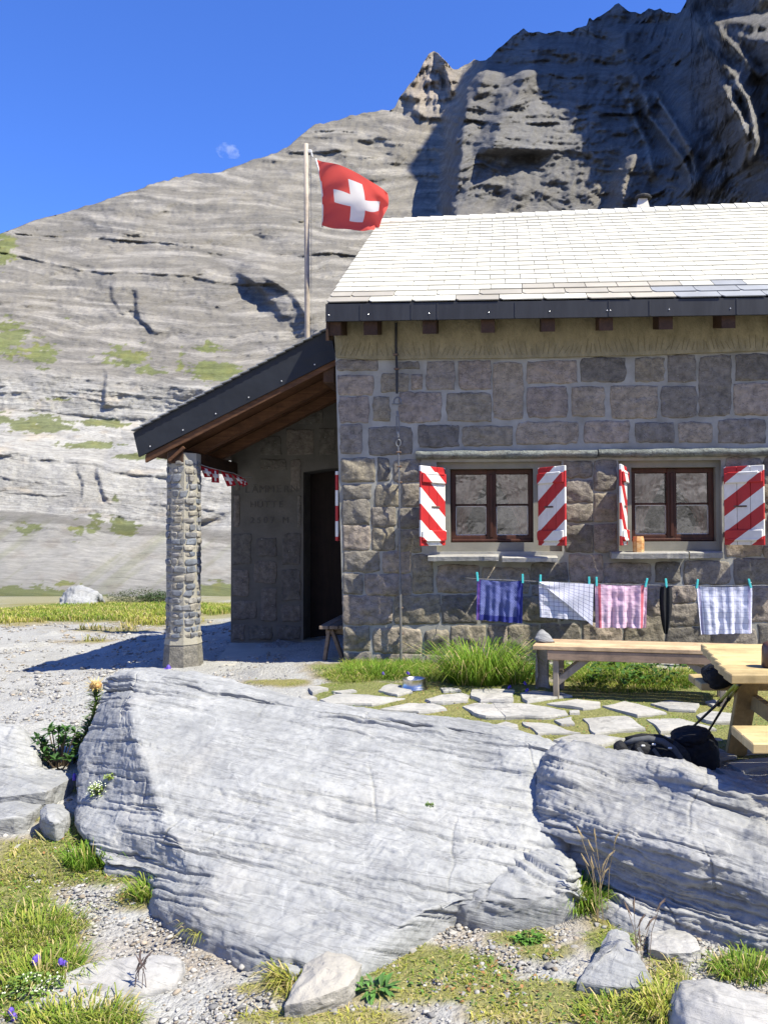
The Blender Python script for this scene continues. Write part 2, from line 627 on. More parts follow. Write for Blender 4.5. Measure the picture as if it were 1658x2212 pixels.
    # ---------------- rock colours; the right massif has shade painted into its dark tone
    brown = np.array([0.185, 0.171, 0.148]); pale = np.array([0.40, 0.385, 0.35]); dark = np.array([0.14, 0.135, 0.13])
    screec = np.array([0.27, 0.26, 0.235]); grass = np.array([0.125, 0.145, 0.045]); ochre = np.array([0.33, 0.27, 0.18]); tan = np.array([0.29, 0.27, 0.238])
    c = np.repeat(brown[None], X2.size, 0).reshape(*X2.shape, 3)

    def lay(w, colr):
        nonlocal c
        c = c * (1 - w[..., None]) + colr * w[..., None]
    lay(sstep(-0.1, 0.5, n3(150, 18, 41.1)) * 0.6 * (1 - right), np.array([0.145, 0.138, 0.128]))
    lay(sstep(0.05, 0.4, np.sin(bed / 4.3 + 3 * n3(80, 30, 42.1)) * 0.4 + n3(110, 9, 43.3)) * 0.75 * (1 - right), tan)
    lay(lower * (0.78 + 0.22 * sstep(-0.2, 0.3, n3(60, 30, 44))), pale)
    lay(lower * sstep(0.12, 0.5, n3(40, 46, 45.2)) * 0.55, np.array([0.27, 0.265, 0.26]))
    lay(lower * sstep(0.2, 0.6, n3(60, 20, 46.2)) * 0.5, np.array([0.45, 0.38, 0.29]))
    lay(scree, screec)
    lay(scree * sstep(0.1, 0.5, n3(50, 24, 47.2)) * 0.5, np.array([0.215, 0.19, 0.16]))
    fan = fbm(np.stack([(X2 + 1.3 * (Y2 - 1120)) / 26, (Y2 - .5 * X2) / 190, np.full_like(X2, 62.)], -1), 4)
    lay(scree * sstep(0.05, 0.5, fan) * 0.35, np.array([0.17, 0.175, 0.09]))
    lay(scree * sstep(0.15, 0.45, -fan) * 0.35, np.array([0.30, 0.29, 0.265]))
    lay(right * (1 - 0.8 * sp), dark)  # dark tone stands in for the shade over the massif
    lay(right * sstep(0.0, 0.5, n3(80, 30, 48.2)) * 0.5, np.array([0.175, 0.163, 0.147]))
    lay(right * 0.75 * blob(X2, Y2, 1180, 300, 130, 60), np.array([0.165, 0.16, 0.152]))  # dome painted paler, as if half lit
    lay(right * 0.7 * blob(X2, Y2, 1330, 380, 60, 70), np.array([0.21, 0.185, 0.15]))
    lay(np.clip(rib, 0, 1) * .7, np.array([.27, .252, .222]))
    lay(sp * 0.85, np.array([0.30, 0.25, 0.21]))
    g = np.zeros_like(X2)
    for (cx, cy, rx, ry, k) in ((20, 735, 60, 50, 1), (90, 765, 52, 32, 1), (0, 535, 44, 42, 1.1), (268, 768, 70, 30, .9), (322, 800, 44, 20, .8), (455, 752, 40, 18, 1.0), (468, 800, 62, 27, 1.25),
                            (85, 918, 90, 28, 1.1), (0, 905, 50, 22, 1), (232, 914, 60, 12, 1.2), (200, 962, 90, 9, 1.2), (320, 986, 95, 8, 1.25), (205, 1130, 26, 36, .8), (268, 1140, 42, 26, 1.15), (165, 1150, 26, 36, .75),
                            (60, 1143, 46, 16, .8), (60, 1285, 120, 22, 1.2), (140, 1262, 60, 12, .8), (210, 1290, 40, 14, 1.1), (470, 1285, 50, 30, 1.4), (30, 1320, 200, 18, 1.4), (260, 1312, 200, 18, 1.4), (420, 1310, 120, 20, 1.3),
                            (150, 690, 30, 14, .5), (390, 780, 14, 30, .7), (250, 1080, 10, 26, .7), (120, 860, 60, 12, .5)):
        g = np.maximum(g, k * blob(X2, Y2, cx, cy, rx, ry))
    g = sstep(0.55, 0.63, g - .04 + 0.55 * n3(28, 7, 51.1, 5) + .34 * n3(8, 4, 51.9, 3))
    lay(g * .85 * (1 - right), grass)
    lay(g * (1 - right) * sstep(0.0, 0.5, n3(26, 12, 52.2)) * 0.5, np.array([0.19, 0.185, 0.06]))
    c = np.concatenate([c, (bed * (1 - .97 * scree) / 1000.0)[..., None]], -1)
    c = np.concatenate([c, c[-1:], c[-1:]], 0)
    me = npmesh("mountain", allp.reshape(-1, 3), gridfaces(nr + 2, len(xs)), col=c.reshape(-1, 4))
    t_ = NT("mountain_rock")
    a = t_.n("ShaderNodeVertexColor", layer_name="Col")
    v_ = t_.pos((1, 1, 2.6))
    m1 = t_.ramp(t_.noise(v_, 0.06, 9, 0.68), [(0.25, 0.78), (0.75, 1.22)])
    m2 = t_.ramp(t_.noise(t_.pos((1, 1, 1.6)), 0.8, 8, 0.75), [(0.3, 0.72), (0.7, 1.24)])
    cc = t_.mix(1.0, t_.mix(1.0, a.outputs['Color'], m1, 'MULTIPLY'), m2, 'MULTIPLY')
    def strata(k, sc, det):
        nz = t_.n("ShaderNodeTexNoise", noise_dimensions='4D')
        nz.inputs['Scale'].default_value = 1.0; nz.inputs['Detail'].default_value = det; nz.inputs['Roughness'].default_value = .6
        mp = t_.pos((sc, sc, sc)); t_.l(mp, nz.inputs['Vector'])
        t_.l(t_.math('MULTIPLY', a.outputs['Alpha'], k), nz.inputs['W'])
        return nz.outputs['Fac']
    s1 = strata(150.0, .03, 6); s2 = strata(420.0, .06, 4)
    cc = t_.mix(1.0, cc, t_.ramp(s1, [(.3, .76), (.5, 1.0), (.7, 1.2)]), 'MULTIPLY')
    ln = t_.math('ABSOLUTE', t_.math('SUBTRACT', s1, .5))
    cc = t_.mix(t_.ramp(ln, [(0.0, .36), (.018, 0.0)]), cc, (.07, .066, .06))
    b0 = t_.bump(s1, .6, 1.1)
    b1 = t_.bump(s2, .6, .8, b0)
    t_.bump(t_.noise(v_, 0.4, 10, 0.75), 0.9, 0.8, b1)
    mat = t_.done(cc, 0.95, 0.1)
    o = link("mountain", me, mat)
    tag(o, "folded grey limestone mountain wall rising behind the hut", kind="structure")
    return o


build_mountain()

# the valley side behind the viewer, seen only as the reflection in the panes
xs = np.linspace(-260, 260, 90); ys = np.linspace(-14, -300, 40)
XX, YY = np.meshgrid(xs, ys)
ZZ = -1.5 + (np.abs(YY) - 14) * 0.34 + 7 * fbm(np.stack([XX / 40, YY / 40, XX * 0], -1), 4) * sstep(14, 60, -YY) + 1.6 * fbm(np.stack([XX / 7, YY / 7, XX * 0], -1), 3)
me = npmesh("hill", np.stack([XX, YY, ZZ], -1), gridfaces(40, 90, True))
tag(link("hill", me, simple("hill_rock", (0.62, 0.59, 0.54), (0.05, 0.05, 0.04), 0.55, 0.95, 0.1, bump=0.6, bscale=0.6, dist=0.5)), "rocky valley side behind the viewer", kind="structure")

# small cloud over the slope
def puff(name, px, py, Y, size, label, seed):
    r2 = np.random.default_rng(seed)
    o = P(px, py, Y)
    t = NT("cloud_vapour_%d" % seed)
    t.t.nodes.remove(t.b)
    vol = t.n("ShaderNodeVolumePrincipled")
    vol.inputs['Color'].default_value = (1, 1, 1, 1)
    vol.inputs['Anisotropy'].default_value = 0.2
    n = t.noise(t.pos(), 0.03, 5, 0.65)
    d = t.math('MULTIPLY', t.math('MAXIMUM', t.math('SUBTRACT', n, 0.47), 0.0), 0.06)
    t.l(d, vol.inputs['Density'])
    t.l(vol.outputs[0], t.out.inputs['Volume'])
    vs, fs = [], []
    import bmesh
    bm = bmesh.new()
    bmesh.ops.create_icosphere(bm, subdivisions=4, radius=1)
    v = np.array([q.co[:] for q in bm.verts]); f = np.array([[q.index for q in fc.verts] for fc in bm.faces])
    bm.free()
    v = v * (1 + 0.45 * fbm(v * 1.6 + seed, 4)[:, None])
    v = v * np.array([size[0], size[1], size[2]]) + np.array(o)
    tag(link(name, npmesh(name, v, f), t.m, smooth=True), label, "cloud")


puff("cloud", 492, 326, 3200, (46, 40, 26), "small thin white cloud above the grey slope", 3)

# ================================================================== setting: near ground
# flagstones as survey polygons
def zz(l, sx, ox, sy, oy): return [(x * sx + ox, y * sy + oy) for (x, y) in l]
A7 = (.46332, 889.8, .46332, 1408.9)
A1 = (.31306, 667.4, .31306, 1112.3)
FLAG = [zz(l, *A7) for l in (
    [(65, 235), (140, 208), (230, 198), (265, 215), (250, 240), (90, 248)], [(285, 185), (370, 180), (460, 182), (462, 240), (330, 243), (290, 220)],
    [(510, 205), (560, 188), (690, 200), (740, 215), (660, 225), (540, 243)], [(640, 255), (770, 230), (870, 245), (870, 265), (800, 280)],
    [(245, 265), (300, 250), (380, 246), (430, 315), (350, 318), (290, 300)], [(390, 247), (540, 255), (700, 285), (715, 305), (560, 318), (440, 318)],
    [(0, 250), (100, 250), (145, 280), (60, 290), (0, 290)], [(900, 265), (985, 238), (1050, 250), (1170, 300), (1050, 308)],
    [(1110, 250), (1200, 237), (1320, 250), (1305, 285), (1200, 280)], [(1360, 240), (1400, 232), (1440, 250), (1400, 262)],
    [(805, 320), (990, 308), (1065, 370), (850, 392)], [(1110, 325), (1240, 320), (1400, 370), (1160, 385)],
    [(1335, 310), (1380, 285), (1498, 295), (1495, 345), (1400, 345)], [(520, 335), (640, 350), (775, 385), (590, 395)],
    [(340, 375), (430, 335), (490, 350), (505, 415), (400, 420)], [(-80, 318), (0, 308), (120, 308), (310, 360), (200, 378), (20, 350)],
    [(670, 330), (740, 313), (745, 350), (690, 350)], [(730, 285), (770, 283), (775, 300), (735, 302)], [(140, 180), (220, 182), (230, 190), (150, 195)],
    [(1180, 400), (1350, 385), (1400, 410), (1250, 430)], [(1350, 480), (1440, 470), (1500, 500), (1400, 520)], [(1480, 530), (1640, 515), (1690, 545), (1540, 570)],
    [(1420, 560), (1530, 580), (1600, 620), (1480, 610)], [(1520, 440), (1640, 430), (1700, 470), (1560, 490)], [(1250, 445), (1330, 440), (1330, 500), (1260, 500)],
    [(660, 425), (760, 400), (880, 400), (980, 425), (880, 450), (760, 450)])]
FLAG += [zz(l, *A1) for l in (
    [(90, 1290), (200, 1255), (400, 1260), (640, 1285), (420, 1320), (160, 1330)], [(480, 1230), (560, 1180), (680, 1200), (700, 1235), (600, 1260)],
    [(520, 1360), (680, 1318), (860, 1320), (930, 1360), (760, 1375)], [(250, 1358), (360, 1350), (420, 1375), (300, 1388)],
    [(0, 1200), (70, 1195), (130, 1220), (20, 1245)], [(-60, 1265), (20, 1262), (60, 1285), (-30, 1300)], [(920, 1212), (1020, 1208), (1050, 1222), (940, 1232)],
    [(170, 1235), (290, 1222), (320, 1235), (220, 1250)])]

# turf patches: (cx, cy, rx, ry, weight, blade height, yellow 0..1)
TURF = [(840, 1452, 150, 22, 1.2, .13, .1), (760, 1462, 80, 20, 1.1, .1, .35), (1010, 1462, 110, 26, 1.2, .14, .1), (1130, 1462, 70, 30, 1.1, .14, .1), (1350, 1490, 260, 18, 1.2, .10, .2), (1300, 1462, 120, 26, 1.1, .2, .1), (1470, 1475, 110, 26, 1.2, .16, .2), (1560, 1488, 80, 16, 1.1, .12, .3),
        (600, 1476, 110, 8, .8, .04, .6), (120, 1328, 260, 17, 1.3, .10, .45), (250, 1312, 230, 14, 1.3, .12, .35), (30, 1345, 140, 9, .7, .06, .9), (230, 1362, 160, 9, .62, .05, .9), (330, 1345, 120, 10, .8, .06, .7), (470, 1318, 60, 12, 1.1, .08, .4), (200, 1385, 120, 8, .5, .04, .9),
        (60, 1705, 60, 14, .8, .06, .6), (45, 1765, 70, 16, .9, .06, .5), (130, 1700, 45, 14, .9, .06, .5), (120, 1770, 50, 12, .75, .06, .7), (150, 1810, 70, 46, 1.0, .08, .35), (205, 1838, 34, 32, 1.2, .15, .05), (110, 1865, 130, 56, 1.0, .08, .45), (240, 1888, 100, 30, 1.0, .09, .4), (335, 1900, 44, 46, 1.2, .15, .2),
        (290, 1945, 50, 26, .9, .08, .6), (30, 1915, 110, 50, 1.0, .09, .4), (60, 1985, 80, 50, 1.0, .11, .25), (110, 2010, 60, 44, 1.1, .12, .15), (50, 2060, 100, 60, .95, .12, .35), (110, 2085, 56, 40, 1.2, .14, .1), (60, 2150, 110, 44, 1.05, .1, .2), (190, 2215, 110, 26, 1.2, .14, .35), (20, 1680, 26, 30, 1.0, .1, .1),
        (456, 1992, 40, 26, 1.2, .12, .7), (420, 1998, 30, 16, .9, .06, .9), (690, 2082, 90, 20, 1.0, .08, .65), (620, 2130, 50, 34, 1.0, .1, .8), (890, 2090, 130, 36, 1.1, .06, .45), (1000, 2110, 90, 26, .8, .06, .5), (830, 2040, 30, 14, .9, .05, .1), (860, 2008, 30, 12, .85, .05, .8), (960, 1976, 26, 22, .9, .07, .85), (1060, 1985, 56, 16, .85, .06, .85),
        (1130, 2028, 60, 18, .9, .06, .6), (1180, 2060, 50, 16, .8, .05, .5), (1242, 1925, 42, 40, 1.25, .16, .15), (1320, 2035, 50, 26, 1.0, .07, .35), (1300, 1990, 26, 20, .9, .06, .7), (1518, 1975, 34, 22, 1.1, .08, .2), (1200, 2165, 190, 34, 1.05, .06, .5), (1350, 2180, 120, 40, 1.0, .08, .45), (1440, 2160, 40, 60, 1.05, .12, .6), (1600, 2092, 60, 22, 1.15, .12, .2), (1180, 2200, 160, 16, .9, .07, .7),
        (700, 2200, 200, 22, .95, .06, .7), (540, 2140, 60, 14, .7, .05, .8), (1420, 2050, 30, 30, .6, .06, .9), (930, 2150, 160, 26, .85, .05, .6), (640, 2000, 1, 1, 0, .05, 0)]


def inpoly(x, y, poly):
    r = np.zeros(np.shape(x), bool)
    n = len(poly)
    for i in range(n):
        x1, y1 = poly[i]; x2, y2 = poly[(i + 1) % n]
        c = ((y1 > y) != (y2 > y)) & (x < (x2 - x1) * (y - y1) / (y2 - y1 + 1e-9) + x1)
        r ^= c
    return r


def turf_mask(px, py, X, Y):
    g = np.zeros(np.shape(px)); h = np.full(np.shape(px), .04); ye = np.full(np.shape(px), .5)
    for (cx, cy, rx, ry, w, hh, yy) in TURF:
        b = w * blob(px, py, cx, cy, rx, ry)
        h = np.where(b > g, hh, h); ye = np.where(b > g, yy, ye)
        g = np.maximum(g, b)
    # moss between the flags
    mo = sstep(640, 720, px) * sstep(1468, 1482, py) * (1 - sstep(1625, 1660, py)) * (Y > 4.3) * (Y < 7.6)
    h = np.where(mo * .95 > g, .035, h); ye = np.where(mo * .95 > g, .38, ye)
    g = np.maximum(g, mo * .95)
    nz = fbm(np.stack([X * 3.1, Y * 3.1, X * 0 + 5], -1), 4)
    nz2 = fbm(np.stack([X * 11, Y * 11, X * 0 + 9], -1), 3)
    fg = (1 - sstep(3.9, 4.8, Y)) * .16
    return g + fg * (g > .12) + .30 * nz + .16 * nz2 * (g > .1), h, np.clip(ye + .45 * fbm(np.stack([X * 1.9, Y * 1.9, X * 0 + 2], -1), 3), 0, 1)


def build_ground():
    xs = np.concatenate([-7 - np.geomspace(900, .3, 40), np.arange(-7, 5.2, 0.05), 5.2 + np.geomspace(.3, 900, 36)])
    ys = np.concatenate([-np.geomspace(700, 1.2, 26), np.arange(-1.0, 1.6, .25), np.arange(1.6, 10.6, .05), np.arange(10.6, 20, .14), 20 + np.geomspace(.4, 1500, 40)])
    XX, YY = np.meshgrid(xs, ys)
    ZZ = gz(XX, YY)
    px, py = proj(np.stack([XX, YY, ZZ], -1))
    front = YY > 1.0
    g, h, ye = turf_mask(np.where(front, px, -9999), np.where(front, py, -9999), XX, YY)
    g = sstep(.36, .6, g)
    near = (np.abs(XX) < 9) * (YY > 1) * (YY < 22)
    p3 = np.stack([XX, YY, XX * 0], -1)
    rough = fbm(p3 * 7, 5) * .016 + fbm(p3 * 22, 3) * .010
    # rock outcrops showing through the gravel on the open ground
    oc = sstep(.12, .4, fbm(p3 * np.array([1.1, 2.2, 1]) + 40, 4)) * sstep(4.6, 5.4, YY) * (1 - sstep(-2.2, -1.2, XX)) * (YY < 18)
    bedq = YY * 9 + XX * 1.5 + 2.0 * fbm(p3 * 3, 3)
    ZZ = ZZ + near * rough * (1 - .4 * g) + oc * .07 * (bedq - np.floor(bedq)) * (.5 + fbm(p3 * 2.2, 2)) + g * near * .008
    c = np.empty(XX.shape + (3,)); c[:] = (.325, .322, .306)

    def lay(w, colr):
        nonlocal c
        c = c * (1 - w[..., None]) + np.array(colr) * w[..., None]
    lay(sstep(-.1, .5, fbm(p3 * 1.7 + 3, 4)) * .45, (.40, .392, .37))
    lay(sstep(.0, .5, fbm(p3 * 4.0 + 9, 4)) * .45, (.245, .236, .22))
    fore = (1 - sstep(3.2, 4.2, YY))
    lay(sstep(-.05, .4, fbm(p3 * 2.4 + 21, 4)) * .55 * fore, (.25, .195, .14))
    lay(sstep(.35, .55, turf_mask(np.where(front, px, -9999), np.where(front, py, -9999), XX, YY)[0] + .12) * .8, (.23, .19, .125))
    gcol = np.stack([.105 + .13 * ye, .14 + .06 * ye, .028 + .03 * ye], -1)
    c = c * (1 - .78 * g[..., None]) + gcol * .78 * g[..., None]
    lay(sstep(13, 15, YY) * .75 * sstep(-.4, .2, fbm(p3 * .6 + 60, 3)), (.21, .19, .075))
    me = npmesh("ground", np.stack([XX, YY, ZZ], -1), gridfaces(len(ys), len(xs)), col=c.reshape(-1, 3))
    t = NT("gravel_and_soil")
    a = t.n("ShaderNodeVertexColor", layer_name="Col")
    v = t.pos()
    vo = t.n("ShaderNodeTexVoronoi"); vo.inputs['Scale'].default_value = 48; t.l(v, vo.inputs['Vector'])
    vo2 = t.n("ShaderNodeTexVoronoi"); vo2.inputs['Scale'].default_value = 110; t.l(v, vo2.inputs['Vector'])
    m = t.ramp(t.noise(v, 60, 6, 0.7), [(0.25, 0.62), (0.75, 1.36)])
    k = t.mix(0.45, m, t.ramp(vo.outputs['Color'], [(0, .6), (1, 1.4)]), 'MIX')
    cc = t.mix(1.0, a.outputs['Color'], k, 'MULTIPLY')
    hgt = t.math('ADD', t.math('MULTIPLY', vo.outputs['Distance'], -1.0), t.math('MULTIPLY', vo2.outputs['Distance'], -.5))
    b1 = t.bump(hgt, .7, .012)
    t.bump(t.noise(v, 120, 6, .7), .5, .006, b1)
    o = link("ground", me, t.done(cc, .95, .15), smooth=True)
    tag(o, "gravel and trodden turf around the hut", kind="structure")
    return o


ground = build_ground()

import bmesh
# ------------------------------------------------------------------ limestone
def limestone(name, c1, c2, c3, bed=(0.2, 0.35, 0.9), veins=True, scale=1.0, strong=1.0):
    t = NT(name)
    n = Vector(bed).normalized()
    g = t.n("ShaderNodeNewGeometry")
    dp = t.n("ShaderNodeVectorMath", operation='DOT_PRODUCT'); dp.inputs[1].default_value = n
    t.l(g.outputs['Position'], dp.inputs[0])
    q = n.to_track_quat('Z', 'Y').to_euler()
    mp = t.n("ShaderNodeMapping", vector_type='TEXTURE')
    mp.inputs['Rotation'].default_value = q
    t.l(g.outputs['Position'], mp.inputs['Vector'])
    mp2 = t.n("ShaderNodeMapping"); mp2.inputs['Scale'].default_value = (1.2, 1.2, 14)
    t.l(mp.outputs[0], mp2.inputs['Vector'])
    v = t.pos()
    big = t.noise(v, 1.6 * scale, 6, .6)
    fine = t.noise(v, 30 * scale, 9, .75)
    band = t.noise(mp2.outputs[0], 2.4 * scale, 7, .62, .3)
    c = t.ramp(big, [(.3, c2), (.55, c1), (.75, c3)])
    c = t.mix(1.0, c, t.ramp(band, [(.3, .9), (.5, 1.0), (.7, 1.05)]), 'MULTIPLY')
    c = t.mix(1.0, c, t.ramp(fine, [(.28, .72), (.5, 1.0), (.72, 1.2)]), 'MULTIPLY')
    st = t.ramp(t.noise(t.pos((3, 3, .6)), 1.7, 5), [(.52, 0.0), (.72, .5)])
    c = t.mix(st, c, (.17, .175, .18))
    ow = t.ramp(t.noise(v, .9, 5), [(.55, 0.0), (.8, .4)])
    c = t.mix(ow, c, (.46, .41, .33))
    if veins:
        vo = t.n("ShaderNodeTexVoronoi", feature='DISTANCE_TO_EDGE'); vo.inputs['Scale'].default_value = 1.5 * scale
        nw = t.n("ShaderNodeVectorMath", operation='ADD')
        nn = t.n("ShaderNodeTexNoise"); nn.inputs['Scale'].default_value = 2.0
        t.l(v, nn.inputs['Vector']); t.l(v, nw.inputs[0]); t.l(nn.outputs['Color'], nw.inputs[1]); t.l(nw.outputs[0], vo.inputs['Vector'])
        ve = t.ramp(vo.outputs['Distance'], [(0.0, .2), (.007, 0.0)])
        c = t.mix(ve, c, (.6, .6, .58))
    crack = t.ramp(band, [(.34, 0.0), (.42, 1.0)])
    lines = None
    for (sx, sz, sc_, wd) in ((.8, 13, 1.0, .012), (1.4, 22, 1.0, .009)):
        mpl = t.n("ShaderNodeMapping"); mpl.inputs['Scale'].default_value = (sx, sx, sz); mpl.inputs['Location'].default_value = (sz, 3.1, sx)
        t.l(mp.outputs[0], mpl.inputs['Vector'])
        ln = t.math('ABSOLUTE', t.math('SUBTRACT', t.noise(mpl.outputs[0], sc_, 6, .58, .25), .5))
        gate = t.ramp(t.noise(v, 1.1 + sx, 3), [(.43, 0.0), (.52, 1.0)])
        q_ = t.math('MULTIPLY', t.ramp(ln, [(0.0, 1.0), (wd * .55, .9), (wd, 0.0)]), gate)
        lines = q_ if lines is None else t.math('MAXIMUM', lines, q_)
    c = t.mix(t.math('MULTIPLY', lines, .42), c, (.10, .10, .102))
    t.bump(t.math('SUBTRACT', 1.0, lines), .8, .012)
    b1 = t.bump(crack, .25 * strong, .01)
    b2 = t.bump(band, .4 * strong, .02, b1)
    b3 = t.bump(fine, .5, .008, b2)
    t.bump(t.noise(v, 140, 4, .7), .35, .002, b3)
    return t.done(c, .86, .22)


def cr(ctrl, n):
    """Catmull-Rom along axis 0"""
    M_ = len(ctrl)
    tt = np.linspace(0, M_ - 1, n); i = np.clip(np.floor(tt).astype(int), 0, M_ - 2); f = (tt - i)
    f = f.reshape(-1, *([1] * (ctrl.ndim - 1)))
    p0 = ctrl[np.clip(i - 1, 0, M_ - 1)]; p1 = ctrl[i]; p2 = ctrl[i + 1]; p3 = ctrl[np.clip(i + 2, 0, M_ - 1)]
    return .5 * ((2 * p1) + (-p0 + p2) * f + (2 * p0 - 5 * p1 + 4 * p2 - p3) * f ** 2 + (-p0 + 3 * p1 - 3 * p2 + p3) * f ** 3)


def lin(ctrl, n):
    M_ = len(ctrl)
    tt = np.linspace(0, M_ - 1, n); i = np.clip(np.floor(tt).astype(int), 0, M_ - 2); f = (tt - i)
    f = sstep(.12, .88, f) * .55 + f * .45
    f = f.reshape(-1, *([1] * (ctrl.ndim - 1)))
    return ctrl[i] * (1 - f) + ctrl[i + 1] * f


def sharpen(rows, cols=(), rws=(), k=.3):
    """extra control lines hugging a line make its edge crisp"""
    R = np.array(rows, float)
    for c in sorted(cols, reverse=True):
        R = np.concatenate([R[:, :c], (R[:, c] + (R[:, c - 1] - R[:, c]) * k)[:, None], R[:, c:c + 1], (R[:, c] + (R[:, c + 1] - R[:, c]) * k)[:, None], R[:, c + 1:]], 1)
    for c in sorted(rws, reverse=True):
        add = [] if c == 0 else [(R[c] + (R[c - 1] - R[c]) * k)[None]]
        R = np.concatenate([R[:c]] + add + [R[c:c + 1], (R[c] + (R[c + 1] - R[c]) * k)[None], R[c + 1:]], 0)
    return R


def boulder(name, rows, nv, nu, mat, label, bed=(.2, .35, .9), d=.075, amp=.03, lump=.05, rough=.012, back=(.35, .8), seed=1, parent=None, cat="boulder", group=None, sink=.4, hard=False, groove=.016, coarse=1.7, plate=.03, pits=.012, warp=.085, cracks=0):
    ctrl = np.array([[P(*c) for c in r] for r in rows], float)
    crest = ctrl[0]
    b1 = crest + np.array([0, back[0], -.06]); b2 = crest + np.array([0, back[1], -.35]); b3 = crest + np.array([0, back[1] + .1, -1.0])
    base = ctrl[-1] + np.array([0, .02, -sink]); 
    full = np.concatenate([b3[None], b2[None], b1[None], ctrl, base[None]], 0)
    # close the two ends
    ek = min(1.0, back[1] / .8)
    l = full[:, :1] + np.array([.1, .35, -.25]) * ek; r = full[:, -1:] + np.array([0, .35, -.3]) * ek
    full = np.concatenate([l, full, r], 1)
    it = lin if hard else cr
    p = it(full, nv)
    p = it(np.swapaxes(p, 0, 1), nu); p = np.swapaxes(p, 0, 1)
    du = np.gradient(p, axis=1); dv = np.gradient(p, axis=0)
    nrm = np.cross(du, dv); nrm /= np.linalg.norm(nrm, axis=-1, keepdims=True) + 1e-9
    mid = nrm[nv // 2, nu // 2]
    flip = np.dot(mid, CAMN - p[nv // 2, nu // 2]) < 0
    if flip: nrm = -nrm
    nb = np.array(bed); nb = nb / np.linalg.norm(nb)
    w = fbm(p * 1.3 + seed * 7, 3); w2 = fbm(p * np.array([3, 3, 6]) + seed * 3, 3)
    lo = lump * fbm(p * 1.7 + seed, 3) + lump * .5 * fbm(p * 4.5 + seed * 2, 3)
    dis = lo
    for (dd, aa, sd) in ((d, amp, 1), (d * .37, amp * .45, 2), (d * 3.3, amp * coarse, 3)):
        q = (p @ nb + warp * w + .012 * w2) / dd + sd * .37
        k = np.floor(q); s = q - k
        hh = _hash(k.astype(np.int64), (k * 0 + sd + seed * 13).astype(np.int64), (k * 0).astype(np.int64))
        prof = np.where(s < .12, s / .12, (1 - s) / .88)
        patch = sstep(-.15, .4, fbm(p * np.array([2.2, 2.2, 5]) + sd * 11 + seed, 3))
        dis = dis + aa * prof * (.1 + .9 * hh ** 1.6) * patch
        if sd != 2:
            run = sstep(.0, .3, fbm(p * np.array([1.6, 1.6, 5]) + sd * 23 + seed * 5, 3)) * (hh > (.3 if warp > .05 else .62))
            e_ = np.minimum(s, 1 - s) * dd
            dis = dis - groove * run * np.exp(-(e_ / .005) ** 2)
    tq = fbm(p * np.array([2.3, 2.3, 5.5]) + seed * 9, 4) * 5
    dis = dis + plate * (np.floor(tq) + sstep(.86, 1.0, tq - np.floor(tq))) / 5
    dis = dis + rough * fbm(p * 11 + seed, 4) + rough * .5 * fbm(p * 34, 3)
    pit = pits * sstep(.45, .6, fbm(p * np.array([5, 5, 9]) + 77 + seed, 2))
    if cracks:
        rr = np.random.default_rng(seed + 90)
        tb = np.cross(nb, np.array([0, 1.0, 0])); tb /= np.linalg.norm(tb)
        if tb[0] < 0: tb = -tb
        B = p @ nb; Tt = p @ tb
        j1 = fbm(np.stack([Tt * 5, B * 9, B * 0 + seed], -1), 3) * .022 + fbm(np.stack([Tt * 22, B * 30, B * 0 + seed + 3], -1), 2) * .007
        Bj = B + j1
        v0 = int(nv * .22)
        for _ in range(cracks):
            iv, iu = rr.integers(v0, nv - 12), rr.integers(6, nu - 6)
            b0, t0 = Bj[iv, iu], Tt[iv, iu]
            L = rr.uniform(.06, .5) * (1.6 if rr.random() < .15 else 1)
            dp = rr.uniform(.006, .022) * min(1, L / .2); wd = rr.uniform(.0028, .0055)
            e = Bj - b0
            sel = (np.abs(e) < .09) & (np.abs(Tt - t0) < L)
            ee = e[sel]; wn = 1 - ((Tt[sel] - t0) / L) ** 2
            gv = -dp * np.exp(-(ee / wd) ** 2) * np.sqrt(wn)
            st_ = -rr.uniform(.0, .009) * np.where(ee < 0, np.exp(ee / .045), 0) * wn      # the bed below is set back
            dis[sel] += gv + st_
        for _ in range(max(2, cracks // 9)):            # cross joints
            iv, iu = rr.integers(v0, nv - 12), rr.integers(6, nu - 6)
            b0, t0 = B[iv, iu], Tt[iv, iu]; L = rr.uniform(.06, .22); k_ = rr.uniform(-.9, .9)
            e = (Tt - t0) - k_ * (B - b0) + .02 * fbm(np.stack([B * 14, Tt * 6, B * 0 + 8], -1), 2)
            sel = (np.abs(e) < .03) & (np.abs(B - b0) < L)
            dis[sel] += -.012 * np.exp(-(e[sel] / .0035) ** 2) * (1 - ((B[sel] - b0) / L) ** 2)
    p = p + nrm * (dis - pit)[..., None]
    me = npmesh(name, p.reshape(-1, 3), gridfaces(nv, nu, flip))
    o = link(name, me, mat, parent, smooth=False)
    if label: tag(o, label, cat, group)
    return o


